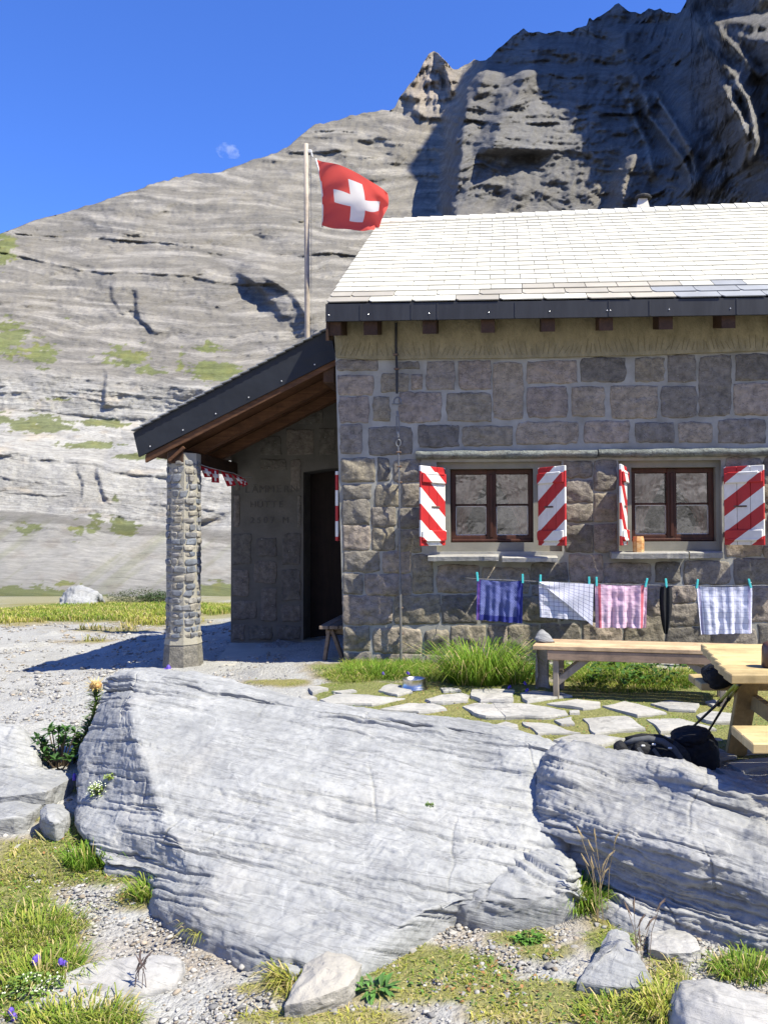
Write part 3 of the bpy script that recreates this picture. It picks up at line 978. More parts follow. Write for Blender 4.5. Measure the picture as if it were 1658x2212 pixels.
def hullrock(name, rows, mat, label, seed=1, back=.1, sink=.12, cat="boulder", rough=.011, bev=.016):
    pts = [P(*c) for r in rows for c in r]
    pts += [P(*c) + Vector((0, back, -.02)) for c in rows[0]]
    pts += [P(*c) + Vector((0, back * 1.3, -sink - .2)) for c in rows[0]]
    pts += [P(*c) + Vector((0, .02, -sink)) for c in rows[-1]]
    bm = bmesh.new()
    for q in pts: bm.verts.new(q)
    r = bmesh.ops.convex_hull(bm, input=bm.verts)
    bmesh.ops.delete(bm, geom=list(set(g for g in r['geom_interior'] + r['geom_unused'] if isinstance(g, bmesh.types.BMVert))), context='VERTS')
    bmesh.ops.dissolve_limit(bm, angle_limit=.12, verts=bm.verts, edges=bm.edges)
    bmesh.ops.bevel(bm, geom=list(bm.edges), offset=bev, segments=2, affect='EDGES', profile=.6, clamp_overlap=True)
    bmesh.ops.triangulate(bm, faces=bm.faces)
    for _ in range(3):
        ed = [e for e in bm.edges if e.calc_length() > .02]
        if not ed: break
        bmesh.ops.subdivide_edges(bm, edges=ed, cuts=2)
        bmesh.ops.triangulate(bm, faces=bm.faces)
    bm.normal_update()
    co = np.array([v.co[:] for v in bm.verts]); no = np.array([v.normal[:] for v in bm.verts])
    tq = fbm(co * np.array([4, 4, 8]) + seed, 3) * 4
    co = co + no * (rough * fbm(co * 9 + seed, 4) + rough * .6 * fbm(co * 30, 3) + rough * 1.2 * (np.floor(tq) + sstep(.8, 1, tq - np.floor(tq))) / 4)[:, None]
    for v, c in zip(bm.verts, co): v.co = c
    me = bpy.data.meshes.new(name); bm.to_mesh(me); bm.free()
    return tag(link(name, me, mat), label, cat)


LIME = limestone("limestone_blue_grey", (.305, .308, .305), (.22, .224, .226), (.375, .373, .36))
LIME2 = limestone("limestone_darker", (.305, .304, .30), (.22, .222, .222), (.37, .364, .348), bed=(.3, .25, .9), strong=1.3)
BUFF = simple("buff_stone", (.38, .355, .31), (.29, .272, .24), 7, .9, .2, bump=.8, bscale=18, dist=.012)
LIME3 = limestone("limestone_pale", (.36, .35, .33), (.29, .283, .27), (.41, .395, .37), veins=False, strong=.7)

slab = boulder("boulder", sharpen([
    [(228, 1482, 5.15), (240, 1457, 5.1), (290, 1450, 5.0), (430, 1470, 4.95), (600, 1512, 4.85), (750, 1538, 4.75), (900, 1556, 4.65), (1040, 1576, 4.55), (1150, 1600, 4.45), (1225, 1640, 4.4)],
    [(205, 1560, 5.0), (232, 1535, 4.8), (285, 1525, 4.6), (430, 1540, 4.6), (600, 1580, 4.5), (750, 1605, 4.4), (900, 1620, 4.35), (1040, 1640, 4.3), (1150, 1655, 4.2), (1235, 1690, 4.2)],
    [(172, 1640, 4.75), (215, 1625, 4.5), (300, 1615, 4.2), (440, 1640, 4.2), (600, 1670, 4.1), (750, 1700, 4.05), (900, 1715, 4.0), (1040, 1730, 3.98), (1150, 1745, 3.95), (1240, 1760, 3.95)],
    [(172, 1720, 4.45), (230, 1715, 4.2), (335, 1728, 3.92), (460, 1745, 3.9), (600, 1770, 3.8), (750, 1790, 3.78), (900, 1800, 3.75), (1040, 1812, 3.75), (1150, 1820, 3.75), (1240, 1830, 3.8)],
    [(168, 1785, 4.15), (252, 1792, 3.92), (372, 1808, 3.66), (490, 1830, 3.6), (620, 1860, 3.5), (760, 1870, 3.5), (900, 1870, 3.5), (1040, 1870, 3.55), (1150, 1880, 3.6), (1240, 1890, 3.65)],
    [(210, 1850, 3.88), (300, 1862, 3.74), (400, 1878, 3.52), (480, 1925, 3.35), (640, 1960, 3.3), (780, 1960, 3.3), (900, 1945, 3.35), (1010, 1930, 3.45), (1120, 1930, 3.5), (1220, 1930, 3.55)],
    [(222, 1888, 3.8), (305, 1898, 3.7), (338, 1955, 3.42), (440, 2020, 3.2), (600, 2088, 3.02), (745, 2092, 3.0), (880, 2012, 3.18), (985, 1968, 3.4), (1110, 1965, 3.45), (1210, 1958, 3.5)]], (2,), (0,)),
    440, 620, LIME, "huge pale grey layered slab of rock spread across the foreground before the hut", bed=(.17, .42, .89), d=.09, amp=.007, groove=.017, lump=.018, coarse=.9, pits=.005, plate=.020, warp=.03, rough=.010, cracks=92, seed=3)
boulder("boulder", [
    [(1165, 1690, 4.150), (1220, 1625, 4.100), (1300, 1634, 4.030), (1400, 1652, 3.925), (1500, 1675, 3.706), (1600, 1702, 3.660), (1680, 1717, 3.642), (1800, 1740, 3.614), (1950, 1770, 3.614)],
    [(1152, 1740, 4.050), (1200, 1700, 3.900), (1300, 1700, 3.853), (1400, 1715, 3.783), (1500, 1740, 3.619), (1600, 1765, 3.572), (1680, 1780, 3.572), (1800, 1800, 3.572), (1950, 1830, 3.572)],
    [(1150, 1790, 3.950), (1215, 1790, 3.750), (1300, 1790, 3.595), (1400, 1800, 3.488), (1500, 1820, 3.377), (1600, 1845, 3.339), (1680, 1860, 3.300), (1800, 1880, 3.281), (1950, 1900, 3.281)],
    [(1190, 1830, 3.850), (1250, 1850, 3.720), (1330, 1860, 3.569), (1420, 1870, 3.454), (1510, 1885, 3.349), (1600, 1910, 3.280), (1680, 1930, 3.231), (1800, 1945, 3.231), (1950, 1965, 3.231)],
    [(1230, 1890, 3.780), (1280, 1920, 3.660), (1350, 1930, 3.520), (1430, 1940, 3.420), (1520, 1950, 3.350), (1610, 1975, 3.280), (1680, 1990, 3.240), (1800, 2010, 3.220), (1950, 2030, 3.220)],
    [(1240, 1950, 3.700), (1290, 1965, 3.600), (1350, 1988, 3.450), (1430, 1995, 3.380), (1520, 2005, 3.320), (1610, 2030, 3.220), (1690, 2050, 3.180), (1800, 2070, 3.150), (1950, 2090, 3.150)]],
    260, 330, LIME2, "big dark-flanked layered boulder leaning against the slab, in front of the backpacks", bed=(.26, .3, .9), d=.085, amp=.044, lump=.034, rough=.016, groove=.02, coarse=1.2, cracks=80, seed=8)
boulder("boulder", [
    [(1075, 1872, 3.72), (1120, 1838, 3.72), (1180, 1830, 3.72), (1232, 1846, 3.70), (1260, 1880, 3.68)],
    [(1050, 1900, 3.56), (1115, 1874, 3.55), (1180, 1868, 3.53), (1236, 1884, 3.50), (1264, 1910, 3.6)],
    [(1000, 1940, 3.44), (1090, 1925, 3.42), (1180, 1925, 3.42), (1234, 1932, 3.44), (1262, 1942, 3.55)],
    [(985, 1972, 3.42), (1080, 1978, 3.38), (1170, 1968, 3.40), (1222, 1960, 3.43), (1256, 1955, 3.5)]],
    110, 130, LIME, "small rounded block wedged between the pale slab and the dark-flanked boulder", bed=(.3, .3, .9), d=.09, amp=.010, lump=.02, seed=5, coarse=.5, cracks=14, back=(.1, .2))
hullrock("boulder", [
    [(1322, 2040, 3.08), (1342, 2030, 3.09), (1368, 2042, 3.07)],
    [(1246, 2122, 2.95), (1300, 2130, 2.92), (1350, 2134, 2.91), (1414, 2130, 2.94)]], LIME, "triangular pale grey rock standing alone in the gravel", seed=12, back=0.14, sink=0.12)
boulder("boulder", [
    [(1452, 2178, 2.82), (1475, 2130, 2.86), (1530, 2122, 2.9), (1590, 2140, 2.9), (1660, 2150, 2.9), (1760, 2160, 2.9)],
    [(1450, 2215, 2.72), (1485, 2180, 2.7), (1545, 2165, 2.68), (1600, 2178, 2.66), (1660, 2190, 2.66), (1760, 2200, 2.66)],
    [(1458, 2260, 2.64), (1500, 2260, 2.6), (1560, 2258, 2.58), (1610, 2262, 2.55), (1660, 2270, 2.55), (1760, 2275, 2.55)]],
    90, 130, LIME3, "smooth rounded boulder cut off by the picture's bottom right corner", d=.3, amp=.008, lump=.025, rough=.006, seed=15, hard=True, groove=.004, back=(.12, .3), sink=.3)
hullrock("boulder", [
    [(662, 2085, 2.98), (700, 2062, 3.0), (750, 2072, 2.98), (778, 2090, 2.95)],
    [(650, 2110, 2.9), (700, 2092, 2.9), (745, 2098, 2.88), (768, 2112, 2.88)],
    [(612, 2172, 2.76), (650, 2165, 2.76), (705, 2148, 2.79), (752, 2130, 2.84)]], BUFF, "flat tilted cream rock with a yellow grass tuft on its side", seed=18, back=0.06, sink=0.12)
boulder("boulder", [
    [(-60, 1560, 5.2), (0, 1566, 5.15), (30, 1578, 5.12), (52, 1598, 5.08), (70, 1622, 5.02)],
    [(-60, 1604, 5.0), (0, 1608, 4.98), (35, 1614, 4.95), (62, 1630, 4.93), (80, 1648, 4.9)],
    [(-60, 1650, 4.8), (0, 1655, 4.78), (38, 1657, 4.78), (66, 1664, 4.78), (86, 1672, 4.8)]],
    90, 110, LIME, "low cracked rock ledge beside the alpine rose bush", bed=(.1, .5, .8), d=.09, amp=.02, lump=.03, seed=21, hard=True, back=(.12, .3), sink=.3)
hullrock("boulder", [
    [(-40, 1668, 4.66), (20, 1662, 4.68), (70, 1672, 4.66), (128, 1690, 4.6)],
    [(-40, 1695, 4.5), (15, 1690, 4.5), (60, 1692, 4.5), (110, 1700, 4.5)],
    [(-40, 1722, 4.36), (5, 1722, 4.36), (50, 1716, 4.38), (100, 1710, 4.42)]], LIME, "pale angular rock just below the cracked ledge", seed=24, back=0.2, sink=0.2)
hullrock("boulder", [
    [(-30, 1735, 4.36), (10, 1730, 4.38), (40, 1732, 4.36), (65, 1745, 4.32)],
    [(-30, 1752, 4.25), (5, 1748, 4.25), (35, 1748, 4.25), (60, 1755, 4.25)],
    [(-30, 1775, 4.12), (0, 1772, 4.14), (30, 1765, 4.16), (55, 1765, 4.2)]], LIME, "grey rock lying low in the yellow turf at the picture's edge", seed=27, back=0.15, sink=0.15)
hullrock("boulder", [
    [(85, 1748, 4.22), (100, 1736, 4.24), (118, 1742, 4.22), (134, 1758, 4.18)],
    [(88, 1758, 4.16), (102, 1750, 4.14), (118, 1757, 4.12), (133, 1768, 4.12)],
    [(92, 1768, 4.12), (105, 1772, 4.06), (118, 1778, 4.05), (132, 1776, 4.08)]], LIME, "single wedge-shaped grey stone among the yellow turf", seed=30, back=0.07, sink=0.1)
hullrock("boulder", [
    [(1412, 2034, 3.22), (1440, 2024, 3.26), (1490, 2026, 3.25), (1508, 2038, 3.2)],
    [(1400, 2048, 3.17), (1440, 2060, 3.14), (1490, 2058, 3.14), (1514, 2050, 3.17)]], LIME3, "low buff stone half sunk under the dark-flanked boulder", seed=33, back=0.1, sink=0.1)
boulder("boulder", [
    [(40, 2160, 2.86), (110, 2120, 2.94), (200, 2085, 3.03), (300, 2070, 3.07), (380, 2078, 3.05)],
    [(30, 2200, 2.76), (120, 2160, 2.84), (210, 2125, 2.93), (300, 2105, 2.98), (385, 2100, 3.0)],
    [(60, 2240, 2.68), (140, 2200, 2.76), (230, 2160, 2.85), (310, 2140, 2.9), (375, 2125, 2.94)]],
    60, 90, LIME3, "flat white slab flush with the path beside the lush grass", d=.3, amp=.004, lump=.012, rough=.005, seed=36, hard=True, groove=.004, back=(.05, .12), sink=.15)
boulder("boulder", [
    [(130, 1292, 21.5), (150, 1274, 21.6), (170, 1270, 21.6), (200, 1282, 21.5)],
    [(128, 1302, 21.2), (150, 1292, 21.1), (172, 1290, 21.1), (198, 1296, 21.2)],
    [(128, 1312, 21.0), (150, 1314, 20.9), (172, 1312, 20.9), (198, 1308, 21.0)]],
    50, 70, LIME, "whitish rock at the foot of the far scree slope", d=.3, amp=.08, lump=.12, rough=.04, seed=39, back=(.2, .6), sink=.4)


# ------------------------------------------------------------------ flagstones and loose stones
FLAGMAT = limestone("flagstone_grey", (.37, .36, .335), (.29, .283, .265), (.42, .40, .37), bed=(0, .1, 1), veins=False, strong=.4)


def build_flag(poly, k):
    pts = [PG(x, y) for (x, y) in poly]
    n0 = len(pts)
    ring = []
    for i in range(n0):
        a, b = pts[i], pts[(i + 1) % n0]
        m = max(2, int((b - a).length / .05))
        for j in range(m):
            q = a.lerp(b, j / m)
            w = vnoise(np.array([q.x * 7, q.y * 7, k]))
            ring.append(Vector((q.x + .018 * w, q.y + .03 * float(vnoise(np.array([q.x * 7 + 31, q.y * 7, k]))), 0)))
    c = sum(ring, Vector()) / len(ring)
    ring = [c + (q - c) * 1.11 for q in ring]
    vs, n = [], len(ring)
    tl = (random.uniform(-.01, .01), random.uniform(-.008, .008))
    def hz(q, s): 
        return float(gz(c.x, c.y)) + s + tl[0] * (q.x - c.x) + tl[1] * (q.y - c.y)
    for (sc, s) in ((1.0, -.06), (1.0, .012), (.975, .024), (.6, .027), (.25, .026)):
        for q in ring:
            e = c + (q - c) * sc
            nz = .006 * float(vnoise(np.array([e.x * 6, e.y * 6, k + .5])))
            vs.append((e.x, e.y, hz(e, s + (nz if s > .012 else 0))))
    vs.append((c.x, c.y, hz(c, .026)))
    fs = []
    for r in range(4):
        for i in range(n):
            j = (i + 1) % n
            fs.append((r * n + i, r * n + j, (r + 1) * n + j, (r + 1) * n + i))
    for i in range(n): fs.append((4 * n + i, 4 * n + (i + 1) % n, 5 * n))
    me = bpy.data.meshes.new("flagstone")
    a2 = sum(ring[i].x * ring[(i + 1) % n].y - ring[(i + 1) % n].x * ring[i].y for i in range(n))
    me.from_pydata(vs, [], fs if a2 > 0 else [tuple(reversed(f)) for f in fs])
    link("flagstone", me, FLAGMAT, ground)


for k, pl in enumerate(FLAG): build_flag(pl, k)

def ico(sub):
    bm = bmesh.new(); bmesh.ops.create_icosphere(bm, subdivisions=sub, radius=1)
    v = np.array([q.co[:] for q in bm.verts]); f = np.array([[q.index for q in fc.verts] for fc in bm.faces]); bm.free()
    return v, f
IV1, IF1 = ico(1); IV2, IF2 = ico(2); IV3, IF3 = ico(3)


def chip(v, seed, flat=.6, facet=.35):
    """angular pebble: an icosphere cut by random planes"""
    r = np.random.default_rng(seed)
    p = v.copy()
    for _ in range(9):
        n = r.normal(size=3); n /= np.linalg.norm(n)
        d = r.uniform(.45, .85)
        s = p @ n - d
        p = p - np.outer(np.maximum(s, 0), n)
    p = p * np.array([1.0, r.uniform(.6, .95), flat * r.uniform(.7, 1.1)])
    return p


GRAVELC = [(.32, .305, .28), (.27, .26, .245), (.39, .37, .335), (.21, .205, .2), (.31, .26, .20), (.35, .335, .31)]
# larger loose stones: pieces of the ground one can pick out
stone_mats = [simple("loose_stone_%d" % i, c, tuple(x * .72 for x in c), 14, .9, .2, bump=.6, bscale=40, dist=.006) for i, c in enumerate(GRAVELC)]
chips = []
for k in range(6):
    me = npmesh("rock", chip(IV3, 50 + k), IF3)
    chips.append(me)
LOOSE = [(1240, 2050, 16), (1340, 2150, 10), (975, 2020, 22), (990, 2000, 12), (1025, 1990, 14), (1060, 2135, 16), (1120, 2118, 20), (1140, 2100, 13), (1170, 2125, 12), (1185, 2090, 22), (1205, 2050, 18), (1230, 2100, 20), (1150, 2065, 12), (1200, 2005, 14), (1230, 1985, 16),
         (870, 2030, 18), (850, 2048, 16), (835, 2062, 18), (890, 2058, 20), (905, 2030, 12), (930, 2010, 14), (960, 2050, 13), (600, 2075, 16), (575, 2095, 12), (540, 2105, 16), (560, 2160, 18), (590, 2180, 26), (520, 2180, 20), (500, 2140, 14), (480, 2200, 22), (690, 2170, 18), (720, 2190, 22),
         (760, 2185, 20), (790, 2160, 14), (840, 2180, 18), (870, 2140, 13), (960, 2120, 15), (1000, 2150, 18), (1040, 2190, 20), (930, 2195, 18), (1090, 2170, 14), (1130, 2150, 16), (1300, 2140, 16), (1250, 2185, 14), (1440, 2100, 14), (1470, 2085, 24), (1560, 2070, 20), (1600, 2055, 14),
         (1290, 2000, 16), (1345, 2005, 14), (1400, 2000, 12), (430, 2130, 10), (380, 2060, 8), (330, 2020, 9), (300, 2045, 8), (440, 2070, 10), (350, 2100, 8), (270, 2010, 8), (210, 1990, 10), (40, 1830, 16), (75, 1835, 10), (30, 1640, 14), (20, 1860, 12), (130, 1885, 10), (185, 1915, 12), (235, 1935, 14),
         (1515, 2060, 26), (1550, 2045, 14), (1490, 2040, 18), (1380, 2065, 8), (140, 1480, 18), (105, 1395, 12), (170, 1412, 10), (60, 1460, 12), (30, 1420, 14), (180, 1445, 12), (260, 1400, 12), (310, 1385, 12), (30, 1500, 16), (120, 1520, 16), (150, 1500, 12), (90, 1490, 12)]
for k, (x, y, s) in enumerate(LOOSE):
    q = PG(x, y)
    o = bpy.data.objects.new("rock", chips[k % 6])
    if not chips[k % 6].materials: chips[k % 6].materials.append(stone_mats[k % 6])
    r = s * q.y / F * .62
    o.location = q + Vector((0, 0, r * .22))
    o.scale = (r, r * random.uniform(.8, 1.2), r * random.uniform(.75, 1.1))
    o.rotation_euler = (random.uniform(-.25, .25), random.uniform(-.25, .25), random.uniform(0, 6.3))
    COL.objects.link(o); adopt(o, ground)


def scatter_gravel():
    base = [chip(IV1, 200 + k, .5) for k in range(10)]
    cols = np.array(GRAVELC)
    VS, FS, CS, off = [], [], [], 0
    for (N, x0, x1, y0, y1, ex, s0, s1) in ((22000, -2.4, 1.6, 2.2, 4.4, 1.25, .003, .010), (6000, -4.6, 2.6, 3.6, 8.8, 1.0, .004, .011), (3000, -9, -2.4, 6, 15, 1.0, .008, .024)):
        M = N * 4
        X = rng.uniform(x0, x1, M); Y = y0 + (y1 - y0) * rng.random(M) ** ex
        Z = gz(X, Y)
        px, py = proj(np.stack([X, Y, Z], -1))
        g, h, ye = turf_mask(px, py, X, Y)
        inn = (px > -80) & (px < 1740) & (py < 2300)
        dens = np.where(g > .5, .3, 1.0) * np.where((Y > 4.6) & (px > 620), .08, 1.0) * (.12 + 1.3 * sstep(-.25, .4, fbm(np.stack([X * 2.2, Y * 2.2, X * 0 + 50], -1), 3)))
        dens = dens * (1 - .6 * blob(px, py, 300, 2040, 170, 70))
        i = np.where(inn & (rng.random(M) < dens))[0][:N]
        sz = s0 + s1 * rng.random(len(i)) ** 2.0 + np.where(rng.random(len(i)) < .1, s1 * 1.3 * rng.random(len(i)), 0)
        a = rng.uniform(0, 6.28, len(i)); kd = rng.integers(0, 10, len(i))
        cc = cols[rng.integers(0, 6, len(i))] * rng.uniform(.7, 1.25, (len(i), 1))
        for k in range(10):
            q = kd == k
            b = base[k][None] * sz[q][:, None, None]
            ca, sa = np.cos(a[q])[:, None], np.sin(a[q])[:, None]
            v = np.stack([b[..., 0] * ca - b[..., 1] * sa + X[i][q][:, None], b[..., 0] * sa + b[..., 1] * ca + Y[i][q][:, None], b[..., 2] + (Z[i][q] + sz[q] * .28)[:, None]], -1)
            n, m = v.shape[:2]
            VS.append(v.reshape(-1, 3)); FS.append((IF1[None] + (off + np.arange(n) * m)[:, None, None]).reshape(-1, 3)); off += n * m
            CS.append(np.repeat(cc[q], m, 0))
    me = npmesh("gravel", np.concatenate(VS), np.concatenate(FS), col=np.concatenate(CS))
    tag(link("gravel", me, attr_mat("gravel_stone", .9, 60, .2, .4, 90, .002)), "loose grey limestone gravel strewn over the path", "gravel", kind="stuff")


scatter_gravel()

# ================================================================== the hut
YW = 8.10            # front wall plane
hut = empty("stone_hut", P(1000, 1432, YW), "stone hut with a white slate roof and red and white striped shutters", "hut")
MORTAR = simple("mortar", (.355, .35, .32), (.21, .205, .18), 4, .95, .15, bump=.6, bscale=35, dist=.006)
PLASTER = simple("olive_plaster", (.34, .30, .195), (.22, .195, .125), 5, .95, .1, bump=.9, bscale=14, stretch=(2.5, 1, 1.2), dist=.02)
CONC = simple("window_concrete", (.25, .24, .20), (.17, .165, .14), 4, .95, .15, bump=.3, bscale=50, dist=.004)
STONE = tones("hut_stone", [(.262, .222, .186), (.222, .197, .165), (.288, .246, .19), (.184, .168, .144), (.294, .247, .2), (.234, .206, .157), (.24, .213, .182), (.152, .14, .122)], bump=.9, bscale=26, dist=.02)
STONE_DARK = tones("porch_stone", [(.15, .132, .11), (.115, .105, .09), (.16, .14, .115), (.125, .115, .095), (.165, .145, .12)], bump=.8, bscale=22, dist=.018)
METAL_DARK = simple("dark_sheet_metal", (.026, .028, .034), (.014, .015, .019), 3, .5, .4, bump=.15, bscale=3, dist=.01, stretch=(4, 4, .5))
BROWN_X = wood("brown_wood_x", (.16, .075, .035), (.06, .028, .014), 0)
BROWN_Y = wood("brown_wood_y", (.085, .045, .026), (.035, .02, .012), 1)
SOFF = wood("dark_soffit_wood", (.05, .03, .02), (.025, .016, .011), 0)
FRAME_W = wood("window_brown", (.075, .028, .018), (.035, .014, .010), 2, .45)
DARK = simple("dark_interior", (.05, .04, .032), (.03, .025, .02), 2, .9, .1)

O1 = (943, 996, 1212, 1192)      # concrete surrounds of the two windows, survey units
O2 = (1336, 992, 1556, 1190)
XR = P(2050, 1100, YW).x         # the wall runs on past the picture
Zt = P(1000, 690, YW).z; Zb = P(1000, 1470, YW).z
XLt = P(722, 690, YW).x; XLb = P(744, 1460, YW).x


def rect(o): 
    a = P(o[0], o[3], YW); b = P(o[2], o[1], YW)
    return a.x, a.z, b.x, b.z


R1, R2 = rect(O1), rect(O2)
R3 = (2.75, R1[1], 3.6, R1[3])
OPEN = [R1, R2]
mb = MB()
xs_ = [None, R1[0], R1[2], R2[0], R2[2], XR]
zs_ = [Zb, R1[1], R1[3], Zt]
T = .5
def wq(x0, x1, z0, z1):
    l0 = x0 if x0 is not None else XLb + (XLt - XLb) * (z0 - Zb) / (Zt - Zb)
    l1 = x0 if x0 is not None else XLb + (XLt - XLb) * (z1 - Zb) / (Zt - Zb)
    mb.add([(l0, YW, z0), (x1, YW, z0), (x1, YW, z1), (l1, YW, z1)], [(0, 1, 2, 3)])
for i in range(5):
    for j in range(3):
        if j == 1 and i in (1, 3): continue
        wq(xs_[i], xs_[i + 1], zs_[j], zs_[j + 1])
for (x0, z0, x1, z1) in OPEN:
    mb.add([(x0, YW, z0), (x1, YW, z0), (x1, YW, z1), (x0, YW, z1), (x0, YW + T, z0), (x1, YW + T, z0), (x1, YW + T, z1), (x0, YW + T, z1)],
           [(0, 4, 5, 1), (1, 5, 6, 2), (2, 6, 7, 3), (3, 7, 4, 0)])
# gable side, back and far end, inner lining
YB = 13.9
mb.add([(XLb, YW, Zb), (XLb, YB, Zb), (XLt, YB, Zt + .2), (XLt, YW, Zt)], [(3, 2, 1, 0)])
mb.add([(XLb, YB, Zb), (XR, YB, Zb), (XR, YB, Zt), (XLt, YB, Zt)], [(3, 2, 1, 0)])
mb.add([(XR, YW, Zb), (XR, YB, Zb), (XR, YB, Zt), (XR, YW, Zt)], [(0, 1, 2, 3)])
wall = mb.build("wall", MORTAR, hut)
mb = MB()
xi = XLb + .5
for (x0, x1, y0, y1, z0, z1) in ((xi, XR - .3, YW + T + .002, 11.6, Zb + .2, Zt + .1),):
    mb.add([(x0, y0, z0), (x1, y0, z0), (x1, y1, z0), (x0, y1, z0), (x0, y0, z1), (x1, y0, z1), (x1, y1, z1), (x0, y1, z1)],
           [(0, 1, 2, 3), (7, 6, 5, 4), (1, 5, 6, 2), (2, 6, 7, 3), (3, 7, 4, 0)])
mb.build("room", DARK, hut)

# plaster band under the eaves with scored marks
mb = MB()
pl = [P(721, 694, YW), P(2050, 672, YW), P(2050, 752, YW), P(1658, 758, YW), P(1400, 768, YW), P(1100, 775, YW), P(920, 776, YW), P(800, 778, YW), P(726, 772, YW)]
def slab_poly(mb, pl, y0, y1):
    n = len(pl)
    vs = [(p.x, y0, p.z) for p in pl] + [(p.x, y1, p.z) for p in pl]
    fs = [tuple(range(n - 1, -1, -1)), tuple(range(n, 2 * n))] + [(i, (i + 1) % n, n + (i + 1) % n, n + i) for i in range(n)]
    mb.add(vs, fs)
slab_poly(mb, pl, YW - .03, YW + .02)
band = mb.build("plaster_band", PLASTER, hut)
SCORE = simple("scored_groove", (.19, .165, .10), None, 6, .95, .1)
mb = MB()
for k in range(90):
    x = 735 + k * 11.5 + random.uniform(-2, 2)
    if x > 1700: break
    y0 = np.interp(x, [720, 1100, 1658], [772, 770, 754])
    ln = random.uniform(12, 34); sl = math.sin(x / 37.0) * 9 + random.uniform(-3, 3)
    a = P(x, y0 - 3, YW - .031); b = P(x + sl, y0 - 3 - ln, YW - .031)
    mb.bar(a, b, .004, .005, Vector((0, -1, 0)))
mb.build("score_mark", SCORE, band)["kind"] = "stuff"


def stone_block(x0, y0, x1, y1, Y, dep, rough, seed, parent, mat, name="stone", cut=.0):
    a = P(x0, y1, Y); b = P(x1, y0, Y)
    w, h = b.x - a.x, b.z - a.z
    if w < .03 or h < .03: return
    nx, nz = max(8, int(w / .015)), max(7, int(h / .015))
    u = np.linspace(-1, 1, nx); v = np.linspace(-1, 1, nz)
    U, V = np.meshgrid(u, v)
    cx, cz = (a.x + b.x) / 2, (a.z + b.z) / 2
    ang = np.arctan2(V, U)
    r = np.random.default_rng(seed)
    # rounded, uneven outline
    k = 1 - .12 * (np.abs(U) * np.abs(V)) ** 4
    X0_ = cx + U * w / 2; Z0_ = cz + V * h / 2
    jx = .016 * fbm(np.stack([X0_ * 16 + seed, Z0_ * 16, U * 0], -1), 3); jz = .016 * fbm(np.stack([X0_ * 16, Z0_ * 16 + seed, U * 0 + 4], -1), 3)
    cc_ = r.uniform(0, .09, 4)                       # chipped corners
    ci = np.where(U < 0, np.where(V < 0, cc_[0], cc_[1]), np.where(V < 0, cc_[2], cc_[3]))
    k = 1 - ci * (np.abs(U) * np.abs(V)) ** 3
    X = cx + U * w / 2 * k + jx * sstep(.3, 1, np.abs(U))
    Z = cz + V * h / 2 * k + jz * sstep(.3, 1, np.abs(V))
    e = np.minimum((1 - np.abs(U)) * w / 2, (1 - np.abs(V)) * h / 2)
    pil = 1 - np.exp(-e / .013)
    p3 = np.stack([X, Z, X * 0 + seed * .37], -1)
    fac = np.full_like(U, 1.0)
    for _ in range(8):                      # a few broken facets
        n = r.normal(size=2) * np.array([.75, .75]); c = r.uniform(.25, 1.0)
        fac = np.minimum(fac, c + n[0] * (X0_ - cx) / .16 + n[1] * (Z0_ - cz) / .16)
    fac = np.clip(fac + .12 * fbm(p3 * 9, 3), -.05, 1.0)
    bul = dep * pil * (.25 + 1.15 * fac) + rough * pil * (.25 * fbm(p3 * 14, 3) + .28 * fbm(p3 * 34, 3))
    Yv = Y - .004 - np.maximum(bul, -.02)
    front = np.stack([X, Yv, Z], -1).reshape(-1, 3)
    # rim going back into the wall
    idx = np.arange(nx * nz).reshape(nz, nx)
    rim = np.concatenate([idx[0, :-1], idx[:-1, -1], idx[-1, :0:-1], idx[:0:-1, 0]])
    back = front[rim].copy(); back[:, 1] = Y + .03
    vs = np.concatenate([front, back])
    m = len(rim); o = nx * nz
    sk = np.array([(rim[i], o + i, o + (i + 1) % m, rim[(i + 1) % m]) for i in range(m)])
    me = npmesh(name, vs, [gridfaces(nz, nx), sk])
    link(name, me, mat, parent)


UP = [(726, 778, 813, 799), (731, 811, 805, 853), (825, 808, 880, 845), (862, 783, 904, 796), (889, 811, 909, 840), (922, 783, 979, 841), (993, 781, 1058, 840), (1066, 783, 1127, 905), (1139, 781, 1244, 827),
      (1254, 774, 1349, 824), (1371, 774, 1432, 824), (1443, 768, 1499, 824), (1511, 769, 1575, 898), (1590, 766, 1668, 820), (1680, 764, 1740, 822), (1752, 762, 1850, 890), (1862, 760, 1990, 815),
      (734, 858, 795, 912), (806, 858, 840, 908), (862, 848, 951, 912), (966, 850, 1058, 910), (1139, 837, 1223, 901), (1236, 837, 1303, 899), (1320, 835, 1417, 903), (1428, 835, 1502, 901), (1585, 828, 1664, 896), (1676, 832, 1742, 898), (1862, 826, 1990, 890),
      (736, 918, 780, 979), (798, 924, 889, 982), (905, 920, 989, 965), (999, 922, 1105, 962), (1116, 912, 1247, 958), (1262, 911, 1356, 956), (1372, 914, 1453, 955), (1466, 914, 1535, 954), (1552, 907, 1650, 956), (1664, 906, 1760, 962), (1772, 900, 1860, 962), (1870, 900, 1990, 962)]
